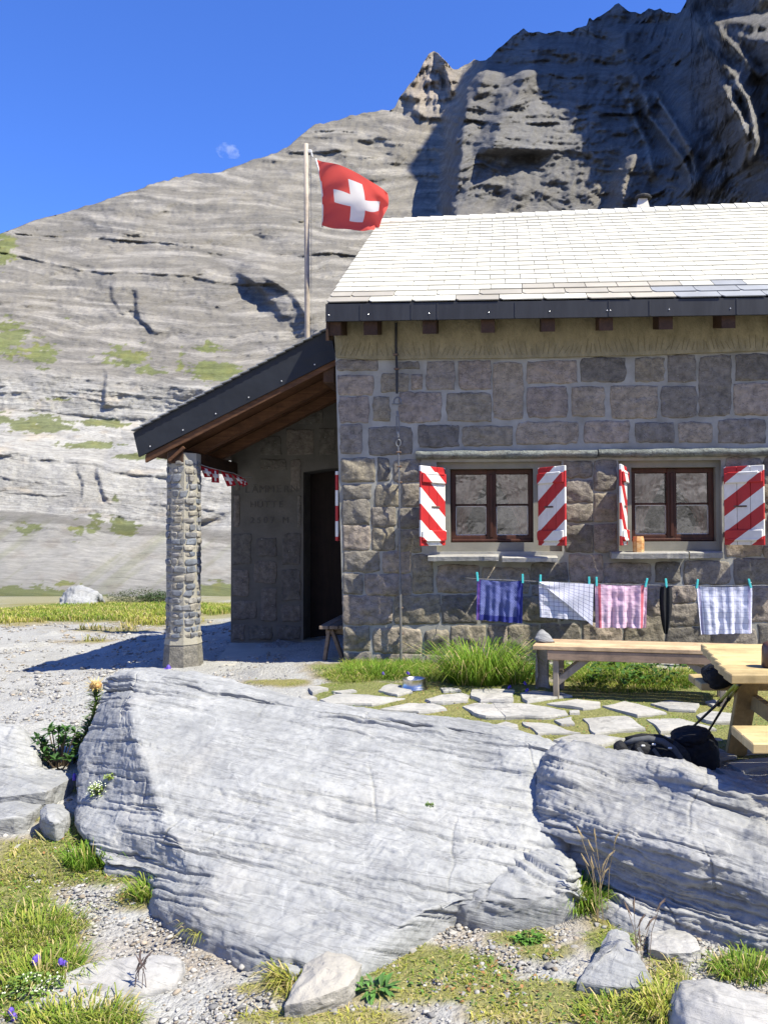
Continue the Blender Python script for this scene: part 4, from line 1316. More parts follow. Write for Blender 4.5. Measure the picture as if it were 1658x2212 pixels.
LOW = [(739, 992, 806, 1039), (818, 992, 838, 1036), (852, 996, 906, 1040), (743, 1049, 799, 1076), (813, 1049, 859, 1092), (870, 1049, 905, 1092), (741, 1081, 796, 1131), (804, 1097, 852, 1136), (862, 1100, 905, 1139),
       (743, 1138, 796, 1187), (805, 1141, 850, 1187), (862, 1146, 907, 1190), (743, 1193, 817, 1233), (829, 1194, 884, 1236), (893, 1200, 932, 1280), (743, 1241, 780, 1282), (791, 1243, 886, 1284), (743, 1289, 845, 1347), (853, 1288, 948, 1346),
       (745, 1356, 796, 1402), (808, 1360, 908, 1408), (920, 1363, 966, 1410), (746, 1412, 798, 1440), (812, 1415, 910, 1442), (922, 1417, 1010, 1442),
       (946, 1222, 1032, 1278), (956, 1288, 1030, 1344), (976, 1354, 1046, 1408), (1043, 1228, 1140, 1280), (1040, 1290, 1118, 1342), (1056, 1352, 1092, 1410), (1099, 1352, 1160, 1436), (1148, 1218, 1222, 1258), (1126, 1290, 1200, 1342), (1170, 1350, 1250, 1405), (1150, 1268, 1220, 1284),
       (1230, 1200, 1298, 1257), (1306, 1218, 1402, 1258), (1416, 1216, 1466, 1256), (1478, 1214, 1574, 1260), (1586, 1208, 1664, 1260), (1210, 1266, 1290, 1338), (1300, 1268, 1372, 1320), (1382, 1266, 1426, 1330), (1436, 1268, 1500, 1300), (1436, 1308, 1520, 1350), (1510, 1268, 1600, 1298), (1530, 1306, 1600, 1352), (1610, 1268, 1680, 1340),
       (1260, 1346, 1340, 1404), (1350, 1330, 1430, 1400), (1440, 1358, 1530, 1410), (1540, 1360, 1630, 1412), (1640, 1350, 1720, 1410), (1020, 1418, 1090, 1444), (1170, 1414, 1270, 1444), (1282, 1412, 1380, 1444), (1392, 1410, 1500, 1444), (1512, 1418, 1640, 1446),
       (1222, 998, 1276, 1030), (1284, 996, 1328, 1058), (1222, 1040, 1276, 1082), (1284, 1068, 1328, 1124), (1222, 1092, 1276, 1126), (1222, 1136, 1277, 1190), (1285, 1134, 1328, 1190),
       (1568, 990, 1640, 1036), (1650, 986, 1720, 1050), (1640, 1046, 1700, 1100), (1568, 1046, 1630, 1096), (1568, 1106, 1650, 1150), (1660, 1108, 1730, 1170), (1568, 1160, 1640, 1200), (1650, 1180, 1740, 1204), (1690, 1214, 1780, 1262), (1730, 990, 1850, 1060), (1740, 1070, 1860, 1150), (1750, 1160, 1880, 1230), (1790, 1240, 1900, 1310), (1700, 1320, 1860, 1390)]
for k, (x0, y0, x1, y1) in enumerate(UP):
    stone_block(x0 - 2, y0 - 2, x1 + 2, y1 + 2, YW, .020, .014, 100 + k, wall, STONE)
for k, (x0, y0, x1, y1) in enumerate(LOW):
    stone_block(x0 - 3, y0 - 3, x1 + 3, y1 + 3, YW, .042, .030, 300 + k, wall, STONE)
# dripstone over the windows, in two lengths
for (x0, x1, y0, y1, sd) in ((899, 1288, 972, 993, 1), (1291, 1668, 968, 989, 2), (1672, 2000, 964, 986, 3)):
    a = P(x0, y1, YW); b = P(x1, y0, YW)
    n = 60; xsl = np.linspace(a.x, b.x, n)
    ring = [(.02, b.z), (-.04, b.z), (-.075, b.z - .02), (-.085, (a.z + b.z) / 2), (-.065, a.z + .01), (.02, a.z)]
    pts = np.array([[(x, YW + yy + (.018 * fbm(np.array([x * 9, q * 2.0, sd]), 3) if yy < 0 else 0), zz_ + (.008 * fbm(np.array([x * 7, q * 3.0, sd + 9]), 2))) for q, (yy, zz_) in enumerate(ring)] for x in xsl])
    me = npmesh("drip_stone", pts.reshape(-1, 3), [gridfaces(n, 6), np.array([[(n - 1) * 6 + i for i in (0, 1, 4, 5)], [5, 4, 1, 0]])])
    link("drip_stone", me, tones("drip_stone_%d" % sd, [(.16, .175, .165)], bump=1.0, bscale=40, dist=.02), hut)

# ------------------------------------------------------------------ windows
GLASS = NT("window_glass")
GLASS.t.nodes.remove(GLASS.b)
_tr = GLASS.n("ShaderNodeBsdfTransparent"); _gl = GLASS.n("ShaderNodeBsdfGlossy"); _gl.inputs['Roughness'].default_value = .012
_fr = GLASS.n("ShaderNodeFresnel"); _fr.inputs['IOR'].default_value = 2.8
_bp = GLASS.n("ShaderNodeBump"); _bp.inputs['Strength'].default_value = .25; _bp.inputs['Distance'].default_value = .004
GLASS.l(GLASS.noise(GLASS.pos(), 7.0, 2, .5), _bp.inputs['Height']); GLASS.l(_bp.outputs[0], _gl.inputs['Normal'])
_ms = GLASS.n("ShaderNodeMixShader")
_tr.inputs[0].default_value = (.86, .9, .88, 1)
GLASS.l(_fr.outputs[0], _ms.inputs[0]); GLASS.l(_tr.outputs[0], _ms.inputs[1]); GLASS.l(_gl.outputs[0], _ms.inputs[2]); GLASS.l(_ms.outputs[0], GLASS.out.inputs[0])
GLASS = GLASS.m
PUTTY = simple("white_glazing_bead", (.62, .6, .55), None, 8, .6)
CURTAIN = simple("pink_curtain", (.78, .46, .46), (.52, .28, .29), 16, .9, .1)
SILLST = limestone("sill_slate", (.33, .32, .295), (.25, .245, .225), (.39, .375, .34), bed=(0, .1, 1), veins=False, strong=.8)


def make_window(o, fr, ref):
    w = empty("window", P((fr[0] + fr[2]) / 2, fr[3], YW), None, None)
    adopt(w, hut)
    w.matrix_parent_inverse = hut.matrix_basis.inverted()
    def ch(mbx, name, mat):
        ob = mbx.build(name, mat)
        ob.parent = w
        ob.matrix_parent_inverse = w.matrix_basis.inverted() @ Matrix.Identity(4)
        ob.matrix_parent_inverse = (w.matrix_parent_inverse @ w.matrix_basis).inverted() if False else w.matrix_basis.inverted()
        return ob
    x0, z0, x1, z1 = rect(o)
    yr = YW + .13
    a = P(fr[0], fr[3], yr); b = P(fr[2], fr[1], yr)
    # concrete surround, set a little behind the stones
    m = MB()
    yc = YW + .055
    for (p0, p1, q0, q1) in ((x0, x1, b.z, z1), (x0, x1, z0, a.z), (x0, a.x, a.z, b.z), (b.x, x1, a.z, b.z)):
        m.box(((p0 + p1) / 2, (yc + yr + .1) / 2, (q0 + q1) / 2), (p1 - p0, yr + .1 - yc, q1 - q0))
    ch(m, "window_surround", CONC)
    t = .05
    m = MB()
    m.box(((a.x + b.x) / 2, yr + .04, b.z - t / 2), (b.x - a.x, .07, t), bev=.006)
    m.box(((a.x + b.x) / 2, yr + .04, a.z + .035), (b.x - a.x, .07, .07), bev=.006)
    m.box(((a.x + b.x) / 2, yr + .01, a.z + .02), (b.x - a.x - .02, .05, .028), bev=.006)
    for xx in (a.x + t / 2, b.x - t / 2):
        m.box((xx, yr + .04, (a.z + b.z) / 2), (t, .068, b.z - a.z - .002), bev=.006)
    ch(m, "frame", FRAME_W)
    xm = (a.x + b.x) / 2 - .005
    m = MB()
    m.box((xm, yr + .035, (a.z + b.z) / 2), (.10, .075, b.z - a.z - .004), bev=.008)
    m.box((xm, yr - .006, (a.z + b.z) / 2), (.035, .02, b.z - a.z - .1), bev=.006)
    ch(m, "mullion", FRAME_W)
    zt, zb = b.z - t - .003, a.z + .073
    zm = zb + (zt - zb) * .5
    for (l, r) in ((a.x + t, xm - .05), (xm + .05, b.x - t)):
        m = MB(); m.box(((l + r) / 2, yr + .045, zm), (r - l, .03, .02), bev=.004)
        ch(m, "glazing_bar", FRAME_W)
        for (q0, q1) in ((zb, zm - .011), (zm + .011, zt)):
            m = MB()
            tl = random.uniform(-.002, .002)
            m.add([(l, yr + .05 + tl, q0), (r, yr + .05 - tl, q0), (r, yr + .05 - tl * .5, q1), (l, yr + .05 + tl * .7, q1)], [(0, 1, 2, 3)])
            ch(m, "pane", GLASS)
        m = MB()
        for (p0, p1, q0, q1) in ((l, r, zb, zb + .008), (l, l + .008, zb, zm - .01), (r - .008, r, zb, zm - .01), (l, r, zm - .019, zm - .011)):
            m.box(((p0 + p1) / 2, yr + .044, (q0 + q1) / 2), (p1 - p0, .012, q1 - q0))
        ch(m, "glazing_bead", PUTTY)
    # curtains gathered to the sides
    for sgn in (-1, 1):
        n, k = 26, 22
        U, V = np.meshgrid(np.linspace(0, 1, k), np.linspace(0, 1, n))
        Wc = (b.x - a.x) * .5
        wid = Wc * np.interp(V, [0, .55, .72, 1], [1.0, .5, .36, .52])
        edge = b.x if sgn > 0 else a.x
        X = edge - sgn * U * wid
        Yc = yr + .115 + .028 * np.sin(U * 26 + V * 2) + .012 * np.sin(U * 61)
        Z = b.z - V * (b.z - a.z)
        me = npmesh("curtain", np.stack([X, Yc, Z], -1), gridfaces(n, k, sgn > 0))
        ob = link("curtain", me, CURTAIN, None, True)
        ob.parent = w; ob.matrix_parent_inverse = w.matrix_basis.inverted()
    return w, ch


FR1 = (973, 1013, 1150, 1172); FR2 = (1361, 1010, 1540, 1170)
win1, ch1 = make_window(O1, FR1, 0)
win2, ch2 = make_window(O2, FR2, 1)
for (x0, x1, y0, y1, ch, sd) in ((924, 1076, 1200, 1212, ch1, 1), (1084, 1204, 1203, 1214, ch1, 2), (1320, 1486, 1193, 1207, ch2, 3), (1489, 1560, 1192, 1206, ch2, 4)):
    dpt = .17 if sd < 4 else .05
    a = P(x0, y1, YW - dpt); b = P(x1, y0, YW - dpt)
    n = 26; m = MB()
    xsl = np.linspace(a.x, b.x, n)
    vs = []
    for x in xsl:
        j = .012 * fbm(np.array([x * 12, sd, 0.0]), 3); j2 = .006 * fbm(np.array([x * 15, sd, 5.0]), 3)
        vs += [(x, YW + .06, a.z - .02 + .03), (x, YW - dpt + j, a.z + j2), (x, YW - dpt - .006 + j, b.z - .01), (x, YW - dpt + .012 + j, b.z + j2 * .5), (x, YW + .06, b.z + .012)]
    fs = [tuple(int(q) for q in f) for f in gridfaces(n, 5)] + [(4, 3, 2, 1, 0), tuple((n - 1) * 5 + q for q in range(5))]
    m.add(vs, fs)
    ch(m, "window_sill", SILLST)

# ------------------------------------------------------------------ shutters
def stripe_mat(name, sgn):
    t = NT(name)
    uv = t.n("ShaderNodeUVMap"); sp = t.n("ShaderNodeSeparateXYZ")
    t.l(uv.outputs[0], sp.inputs[0])
    q = t.math('ADD', t.math('MULTIPLY', sp.outputs[1], 1 / .315), t.math('MULTIPLY', sp.outputs[0], sgn * .72 / .315))
    f = t.math('FRACT', t.math('ADD', q, .12))
    s = t.math('GREATER_THAN', f, .5)
    n = t.ramp(t.noise(t.pos(), 9, 5), [(.3, .86), (.7, 1.06)])
    c = t.mix(s, (.44, .022, .024), (.74, .73, .70))
    c = t.mix(1.0, c, n, 'MULTIPLY')
    wear = t.ramp(t.noise(t.pos((1, 1, .4)), 26, 6, .7), [(.68, 0.0), (.74, .55)])
    c = t.mix(wear, c, (.42, .33, .26))
    t.bump(t.noise(t.pos((30, 30, 3)), 1, 5), .25, .002)
    return t.done(c, .5, .4)


STR_L = stripe_mat("red_white_stripes_falling", 1)
STR_R = stripe_mat("red_white_stripes_rising", -1)
IRON = simple("rusty_iron", (.16, .10, .07), (.08, .06, .05), 20, .7, .4)


def uvmesh(ob, fn):
    me = ob.data
    l = me.uv_layers.new(name="UVMap")
    for lp in me.loops:
        l.data[lp.index].uv = fn(me.vertices[lp.vertex_index].co)


def make_shutter(hx, fx, ytop, ybot, side, ang, lab=None, Yh=None, W=.40):
    """hx: survey x of the hinge; the leaf swings out of the wall by ang degrees"""
    Yh = Yh or YW - .02
    a = P(hx, ybot, Yh); b = P(hx, ytop, Yh)
    H = b.z - a.z
    ca, sa = math.cos(math.radians(ang)), math.sin(math.radians(ang))
    d = Vector((side * ca, -sa, 0))                 # from the hinge to the free edge
    nrm = Vector((-side * sa, -ca, 0))              # face turned to the viewer
    mat = STR_L if side < 0 else STR_R
    o = Vector((a.x, Yh, a.z))
    R = Matrix((d, nrm, Vector((0, 0, 1)))).transposed()
    uvf = lambda co: (((Vector(co) - o).dot(d)) * -side * -1 if False else ((Vector(co) - o).dot(d)) * side, (Vector(co) - o).z)
    sh = MB()
    nb = 3
    for i in range(nb):
        w = W / nb
        sh.box(o + d * (w * (i + .5)) + Vector((0, 0, H / 2)), (w - .004, .024, H), R, .004)
    leaf = sh.build("shutter", mat, hut)
    uvmesh(leaf, uvf)
    for zc in (.10, H - .115):
        m = MB()
        m.box(o + d * (W / 2) + nrm * .024 + Vector((0, 0, zc)), (W - .02, .024, .10), R, .008)
        bt = m.build("batten", mat, leaf); uvmesh(bt, uvf)
        m = MB()
        m.box(o + d * (W * .5 - .0) + nrm * .026 + Vector((0, 0, zc + (.045 if zc > .2 else -.045))), (W - .09, .03, .03), R, .008)
        bt = m.build("batten", mat, leaf); uvmesh(bt, uvf)
    m = MB()
    m.box(o + d * (W * .42) + nrm * .016 + Vector((0, 0, H * .49)), (.13, .008, .016), R, .002)
    for q in (.36, .42, .48):
        m.box(o + d * (W * q) + nrm * .022 + Vector((0, 0, H * .49)), (.012, .008, .012), R, .002)
    m.build("latch", IRON, leaf)
    m = MB()
    for zc in (.10, H - .115):
        m.box(o + d * .0 + Vector((0, 0, zc)), (.03, .03, .05), R, .004)
    m.build("hinge", IRON, leaf)
    return leaf


make_shutter(960, 912, 1011, 1178, -1, 58)
make_shutter(1163, 1217, 1011, 1178, 1, 52)
make_shutter(1352, 1328, 1009, 1177, -1, 74)
make_shutter(1564, 1632, 1009, 1177, 1, 38)
make_shutter(1748, 1717, 1009, 1177, -1, 60)

# ------------------------------------------------------------------ main roof
YE = 7.70
eL = P(703, 655, YE); ridgeL_d = ray(820, 479)
XV = eL.x
YR = XV / ridgeL_d.x
rL = CAM + ridgeL_d * YR
rA = P(1658, 443, YR)
eA = P(1658, 641, YE)
XE = XR + .5
def ext(a, b, x): 
    t = (x - a.x) / (b.x - a.x); return a.lerp(b, t)
eR = ext(eL, eA, XE); rR = ext(rL, rA, XE)


def roofpt(X, t, lift=0.0):
    s = (X - XV) / (XE - XV)
    a = eL.lerp(eR, s); b = rL.lerp(rR, s)
    p = a.lerp(b, t)
    n = (eR - eL).cross(b - a).normalized()
    return Vector((X, p.y, p.z)) + n * lift


def slate_tone(name, c):
    return simple(name, c, tuple(x * .82 for x in c), 4, .6, .3, rand=.12, bump=.12, bscale=40, dist=.002)
S_WHITE = slate_tone("white_slate", (.62, .60, .515))
S_TAUPE = slate_tone("taupe_slate", (.40, .37, .31))
S_GREY = slate_tone("grey_slate", (.27, .28, .295))
deck = MB()
ns = 24
for i in range(ns):
    for j in range(12):
        q_ = [roofpt(XV + .01 + (XE - XV - .01) * a / ns, b / 12, -.012) for (a, b) in ((i, j), (i + 1, j), (i + 1, j + 1), (i, j + 1))]
        deck.add(q_, [(0, 1, 2, 3)])
        if j == 0:
            deck.add([q_[0] + Vector((0, 0, -.06)), q_[1] + Vector((0, 0, -.06)), q_[1], q_[0]], [(0, 1, 2, 3)])
        if i == 0:
            deck.add([q_[0] + Vector((0, 0, -.07)), q_[0], q_[3], q_[3] + Vector((0, 0, -.07))], [(0, 1, 2, 3)])
# rear slope
bk = [Vector((XV + .01, YR + (YR - YE), eL.z)), Vector((XE, YR + (YR - YE), eR.z))]
deck.add([roofpt(XV + .01, 1, -.004), roofpt(XE, 1, -.004), bk[1], bk[0]], [(0, 1, 2, 3)])
roof = deck.build("roof", METAL_DARK, hut)
NROW = 22
rest = {0: MB(), 1: MB(), 2: MB()}
count = 0
smesh = {}
def slate_geo(m, X0, X1, t0, t1, clip):
    g = .0036
    b0, b1 = roofpt(X0 + g, t0, .018), roofpt(X1 - g, t0, .018)
    u0, u1 = roofpt(X0 + g, t1, .002), roofpt(X1 - g, t1, .002)
    dn = (b0 - roofpt(X0 + g, t0, .008))
    if clip:
        k = min(.035, (X1 - X0) * .2)
        e0 = roofpt(X0 + g, t0 + (t1 - t0) * .16, .0155); e1 = roofpt(X0 + g + k, t0, .016)
        vs = [e0, e1, b1, u1, u0]
    else:
        vs = [b0, b1, u1, u0]
    n = len(vs)
    lo = [v - dn * 1.0 for v in vs]
    m.add(vs + lo, [tuple(range(n)), tuple(range(2 * n - 1, n - 1, -1))] + [(n + i, n + (i + 1) % n, (i + 1) % n, i) for i in range(n)])


for r in range(NROW):
    t0, t1 = r / NROW, (r + 1) / NROW + .02
    W = .42 if r < 2 else .315
    X = XV - (W / 2 if r % 2 else 0) + random.uniform(-.01, .01)
    first = True
    while X < XE:
        Xa, Xb = max(X, XV), min(X + W, XE)
        X += W
        if Xb - Xa < .03: continue
        jit = random.uniform(-.004, .004)
        kind = 0
        pxm, _ = proj(np.array(roofpt((Xa + Xb) / 2, t0)))
        if r == 0: kind = 1 if pxm < 1440 else 2
        elif r == 1: kind = (0 if 1120 < pxm < 1160 or 860 < pxm < 990 else 1) if pxm < 1390 else 2
        elif r == 2: kind = (1 if 1150 < pxm < 1480 else 0)
        if r == 0 and random.random() < .35: kind = 0
        if r == 2 and pxm > 1560: kind = 2 if random.random() < .7 else 0
        vis = pxm < 1690
        tgt = MB() if (vis and count < 296) else rest[kind]
        slate_geo(tgt, Xa, Xb, t0 + jit * .3, t1, r < 2)
        if tgt not in rest.values():
            tgt.build("slate", (S_WHITE, S_TAUPE, S_GREY)[kind], roof)
            count += 1
for k, nm in enumerate(("slate_mass", "taupe_slate_mass", "grey_slate_mass")):
    if rest[k].v:
        o = rest[k].build(nm, (S_WHITE, S_TAUPE, S_GREY)[k], roof); o["kind"] = "stuff"
X = XV - .02
while X < XE:
    m = MB()
    s = (X - XV) / (XE - XV)
    p = rL.lerp(rR, s); q = rL.lerp(rR, (X + .2 - XV) / (XE - XV))
    a0 = roofpt(X, 1 - .035, .03); a1 = roofpt(X + .195, 1 - .035, .02)
    t0_ = Vector((X, p.y, p.z + .05)); t1_ = Vector((X + .195, q.y, q.z + .038))
    z0_ = Vector((X, p.y + .16, p.z - .04)); z1_ = Vector((X + .195, q.y + .16, q.z - .05))
    dn = Vector((0, 0, -.014))
    m.add([a0, a1, t1_, t0_, z1_, z0_] + [v + dn for v in (a0, a1, t1_, t0_, z1_, z0_)], [(0, 1, 2, 3), (3, 2, 4, 5), (6, 7, 1, 0), (0, 3, 9, 6), (3, 5, 11, 9), (1, 7, 8, 2), (2, 8, 10, 4)])
    m.build("ridge_tile", S_WHITE, roof)
    X += .182
# eaves board with its seams and rivets
mb = MB()
fb = P(703, 694, YE); fbA = P(1658, 679, YE)
fe = ext(fb, fbA, XE)
tL = eL + Vector((0, 0, -.008)); tR = eR + Vector((0, 0, -.008))
mb.hexa([fb, Vector((fe.x, YE, fe.z)), Vector((fe.x, YE + .03, fe.z)), fb + Vector((0, .03, 0)), tL, tR, tR + Vector((0, .03, 0)), tL + Vector((0, .03, 0))])
fascia = mb.build("eaves_board", METAL_DARK, hut)
RIVET = simple("bright_rivet", (.7, .7, .7), None, 5, .3, .5, .6)
for k, x in enumerate((710, 795, 926, 1055, 1186, 1310, 1317, 1444, 1576)):
    y0 = np.interp(x, [703, 1658], [681, 665])
    m = MB(); c = P(x, y0, YE)
    m.lathe((0, 0, 0), [(.006, 0), (.006, .003), (.003, .005)], 8)
    m.v = [(c.x + v[0], YE - .001 - v[2], c.z + v[1]) for v in m.v]
    m.f = [tuple(reversed(f)) for f in m.f]
    m.build("rivet", RIVET, fascia)
for x in (778, 888, 944, 1112, 1314, 1402, 1590):
    m = MB(); c = P(x, np.interp(x, [703, 1658], [676, 661]), YE)
    m.box((c.x, YE - .002, c.z), (.012, .006, .15), bev=.002)
    m.build("seam_strip", METAL_DARK, fascia)
# soffit and rafter tails
m = MB()
m.hexa([Vector((XV + .03, YE + .03, fb.z + .06)), Vector((XE, YE + .03, fe.z + .06)), Vector((XE, YW + .1, fe.z + .22)), Vector((XV + .03, YW + .1, fb.z + .22)),
        Vector((XV + .03, YE + .03, fb.z + .08)), Vector((XE, YE + .03, fe.z + .08)), Vector((XE, YW + .1, fe.z + .24)), Vector((XV + .03, YW + .1, fb.z + .24))])
m.build("soffit", SOFF, hut)
for x in (722, 800, 927, 1053, 1183, 1308, 1437, 1572, 1705, 1840):
    y1 = np.interp(x, [703, 1658], [726, 708])
    c = P(x, y1, YE + .06)
    m = MB()
    m.hexa([Vector((c.x - .065, YE + .05, c.z)), Vector((c.x + .065, YE + .05, c.z)), Vector((c.x + .065, YW + .05, c.z + .10)), Vector((c.x - .065, YW + .05, c.z + .10)),
            Vector((c.x - .065, YE + .05, c.z + .14)), Vector((c.x + .065, YE + .05, c.z + .14)), Vector((c.x + .065, YW + .05, c.z + .28)), Vector((c.x - .065, YW + .05, c.z + .28))])
    m.build("rafter_tail", BROWN_Y, hut)
# little board at the corner of the eaves
m = MB(); a = P(706, 700, YE + .02); m.hexa([a + Vector((-.01, 0, -.16)), a + Vector((.012, 0, -.16)), a + Vector((.012, .25, -.1)), a + Vector((-.01, .25, -.1)), a + Vector((-.01, 0, .02)), a + Vector((.012, 0, .02)), a + Vector((.012, .25, .05)), a + Vector((-.01, .25, .05))])
m.build("corner_board", BROWN_Y, hut)

# chimney
cb = P(1386, 452, YR + .35); ct = P(1388, 432, YR + .35)
m = MB()
m.lathe(cb + Vector((0, 0, -.5)), [(.17, 0), (.125, .5), (.085, .5 + (ct.z - cb.z))], 4)
chim = m.build("chimney", simple("pale_sheet_metal", (.62, .57, .48), (.42, .4, .36), 4, .45, .5, .2), hut)
m = MB(); m.lathe(ct + Vector((0, 0, .0)), [(.06, 0), (.115, .012), (.12, .035), (.105, .055), (.04, .065)], 14)
m.build("chimney_cap", simple("sooty_iron", (.035, .033, .03), None, 8, .7), chim)
# small snow stud near the ridge
m = MB(); c = P(2124 / 1.3486, 622 / 1.3486, YR - .25); m.box((c.x, c.y, c.z), (.05, .05, .09), bev=.01)
m.build("roof_stud", simple("stud_grey", (.3, .3, .3), None, 8, .6, .4, .6), roof)

# ------------------------------------------------------------------ porch
YP = 8.22            # front of the porch roof
BKY = 10.0           # inner wall of the porch
vT = [P(288, 935, YP), P(712, 712, YP)]; vB = [P(300, 987, YP), P(726, 775, YP)]
FOIL = NT("black_roofing_sheet")
FOIL.bump(FOIL.noise(FOIL.pos(), 2.3, 3, .5), .55, .05)
FOIL = FOIL.done(FOIL.ramp(FOIL.noise(FOIL.pos(), 1.5, 4), [(.3, (.013, .015, .019)), (.7, (.024, .027, .033))]), .5, .25)
m = MB()
m.hexa([vB[0], vB[1], vB[1] + Vector((0, .03, 0)), vB[0] + Vector((0, .03, 0)), vT[0], vT[1], vT[1] + Vector((0, .03, 0)), vT[0] + Vector((0, .03, 0))])
pf = m.build("porch_verge_board", FOIL, hut)
for x, y in ((322, 966), (416, 936), (518, 905), (620, 872), (645, 832), (455, 868), (550, 905)):
    pass
for k in range(6):
    t = (k + .35) / 6
    c = vB[0].lerp(vB[1], t) + Vector((0, -.004, .05)); m = MB(); m.box(c, (.014, .008, .014), bev=.003)
    m.build("rivet", RIVET, pf)
# roof slab (black sheet and slates on top), running back past the inner wall
up = Vector((0, 0, .03))
d = (vT[1] - vT[0])
m = MB()
back = Vector((0, BKY + 1.2 - YP, 0))
a, b = vT[0] + Vector((.01, .032, -.03)), vT[1] + Vector((0, .032, -.03))
m.hexa([a, b, b + back, a + back, a + up * 1.3, b + up * 1.3, b + up * 1.3 + back, a + up * 1.3 + back])
pr = m.build("porch_roof", METAL_DARK, hut)
# thin edges of the porch slates
for k in range(22):
    t0, t1 = k / 22, (k + 1.1) / 22
    m = MB()
    p0 = vT[0].lerp(vT[1], t0) + Vector((-.01, -.035, .018)); p1 = vT[0].lerp(vT[1], t1) + Vector((0, -.035, .006))
    bk_ = Vector((0, .6, 0)); u_ = Vector((0, 0, .010))
    m.hexa([p0, p1, p1 + bk_, p0 + bk_, p0 + u_, p1 + u_, p1 + bk_ + u_, p0 + bk_ + u_])
    m.build("slate", S_GREY, pr)
# wooden verge strip and boarded underside
w0, w1 = vB[0] + Vector((.06, .0, .0)), vB[1]
m = MB(); dz = Vector((0, 0, -.055))
m.hexa([w0 + dz + Vector((0, .02, 0)), w1 + dz + Vector((0, .02, 0)), w1 + dz + Vector((0, .06, 0)), w0 + dz + Vector((0, .06, 0)), w0 + Vector((0, .02, .02)), w1 + Vector((0, .02, .02)), w1 + Vector((0, .06, .02)), w0 + Vector((0, .06, .02))])
m.build("verge_trim", BROWN_X, hut)
nb = 9
span = BKY + .2 - YP - .06
for k in range(nb):
    y0 = YP + .06 + span * k / nb; y1 = YP + .06 + span * (k + 1) / nb - .008
    lift = random.uniform(0, .008)
    q0, q1 = vB[0] + Vector((.05, 0, .02 + lift)), vB[1] + Vector((0, 0, .02 + lift))
    m = MB()
    cs = []
    for zq in (0, .022):
        for (qq, yy) in ((q0, y0), (q1, y0), (q1, y1), (q0, y1)):
            cs.append(Vector((qq.x, yy, qq.z + zq)))
    m.hexa(cs)
    m.build("ceiling_board", BROWN_X, hut)
for yy in (YP + .55, YP + 1.2):
    q0, q1 = vB[0] + Vector((.08, 0, -.09)), vB[1] + Vector((0, 0, -.09))
    m = MB(); m.hexa([Vector((q0.x, yy, q0.z)), Vector((q1.x, yy, q1.z)), Vector((q1.x, yy + .1, q1.z)), Vector((q0.x, yy + .1, q0.z)), Vector((q0.x, yy, q0.z + .115)), Vector((q1.x, yy, q1.z + .115)), Vector((q1.x, yy + .1, q1.z + .115)), Vector((q0.x, yy + .1, q0.z + .115))])
    m.build("rafter", BROWN_X, hut)
# wall plate over the column
bm0 = P(378, 985, YP + .05)
m = MB(); m.box((bm0.x, (YP + .05 + BKY + .1) / 2, bm0.z), (.17, BKY + .05 - YP, .15), bev=.01)
m.build("wall_plate", BROWN_Y, hut)
m = MB(); m.bar(P(366, 995, YP + .03), P(398, 966, YP + .03), .03, .03); m.build("brace_peg", BROWN_X, hut)
# upper timber against the gable
m = MB(); a = P(712, 808, YP + .1); m.box((a.x, YP + .8, a.z), (.12, 1.5, .2), bev=.01); m.build("wall_timber", BROWN_Y, hut)

# column
cx_, cy_ = P(397, 1200, YP + .22).x, YP + .22
zc0 = P(397, 1470, cy_ - .19).z; zc1 = P(397, 985, cy_).z; zpl = P(397, 1388, cy_ - .18).z
COLM = simple("column_mortar", (.36, .335, .27), (.27, .255, .21), 6, .95, .1, bump=.7, bscale=40, dist=.008)
def colr(z): return np.interp(z, [zc0, zpl, zpl + .06, zc1], [.205, .19, .172, .168])
prof = [(float(colr(z)), z - zc0) for z in np.linspace(zpl - .03, zc1 + .02, 26)]
m = MB(); m.lathe((cx_, cy_, zc0), prof, 8)
column = m.build("porch_column", COLM, hut)
m = MB(); m.lathe((cx_, cy_, zc0), [(.212, -.1), (.208, 0), (.204, (zpl - zc0) * .3), (.196, (zpl - zc0) * .6), (.188, (zpl - zc0) * .85), (.178, zpl - zc0), (.168, zpl - zc0 + .03)], 8)
m.build("column_base", simple("column_concrete", (.27, .25, .21), (.13, .125, .11), 18, .95, .15, bump=1.0, bscale=45, dist=.02), column)
CST = tones("column_stone", [(.15, .165, .19), (.19, .195, .205), (.24, .23, .21), (.13, .14, .16), (.21, .20, .185), (.27, .25, .21)], bump=.7, bscale=40, dist=.008)
cs_mesh = []
for k in range(8):
    p = chip(IV3, 900 + k, 1.0)
    p = np.sign(p) * np.abs(p) ** .6
    me = npmesh("stone", p, IF3); me.materials.append(CST); cs_mesh.append(me)
z = zpl + .04; row = 0; nst = 0
while z < zc1 - .05:
    hgt = random.uniform(.05, .085)
    a = random.uniform(0, .6) + math.pi * .93
    while a < math.pi * 2.12 and nst < 290:
        w = random.uniform(.055, .13)
        da = w / .172
        am = a + da / 2
        # octagonal section: distance to the facet in this direction
        fa = (am % (math.pi / 4)) - math.pi / 8
        rr = float(colr(z)) * math.cos(math.pi / 8) / math.cos(fa)
        o = bpy.data.objects.new("stone", cs_mesh[random.randrange(8)])
        out = Vector((math.cos(am), math.sin(am), 0))
        o.location = Vector((cx_, cy_, z + hgt / 2)) + out * (rr - .006)
        o.rotation_euler = (random.uniform(-.1, .1), random.uniform(-.1, .1), am - math.pi / 2)
        o.scale = (w * .56, random.uniform(.014, .026), hgt * .56)
        COL.objects.link(o); o.parent = column; nst += 1
        a += da + random.uniform(.0, .05)
    z += hgt + .006; row += 1

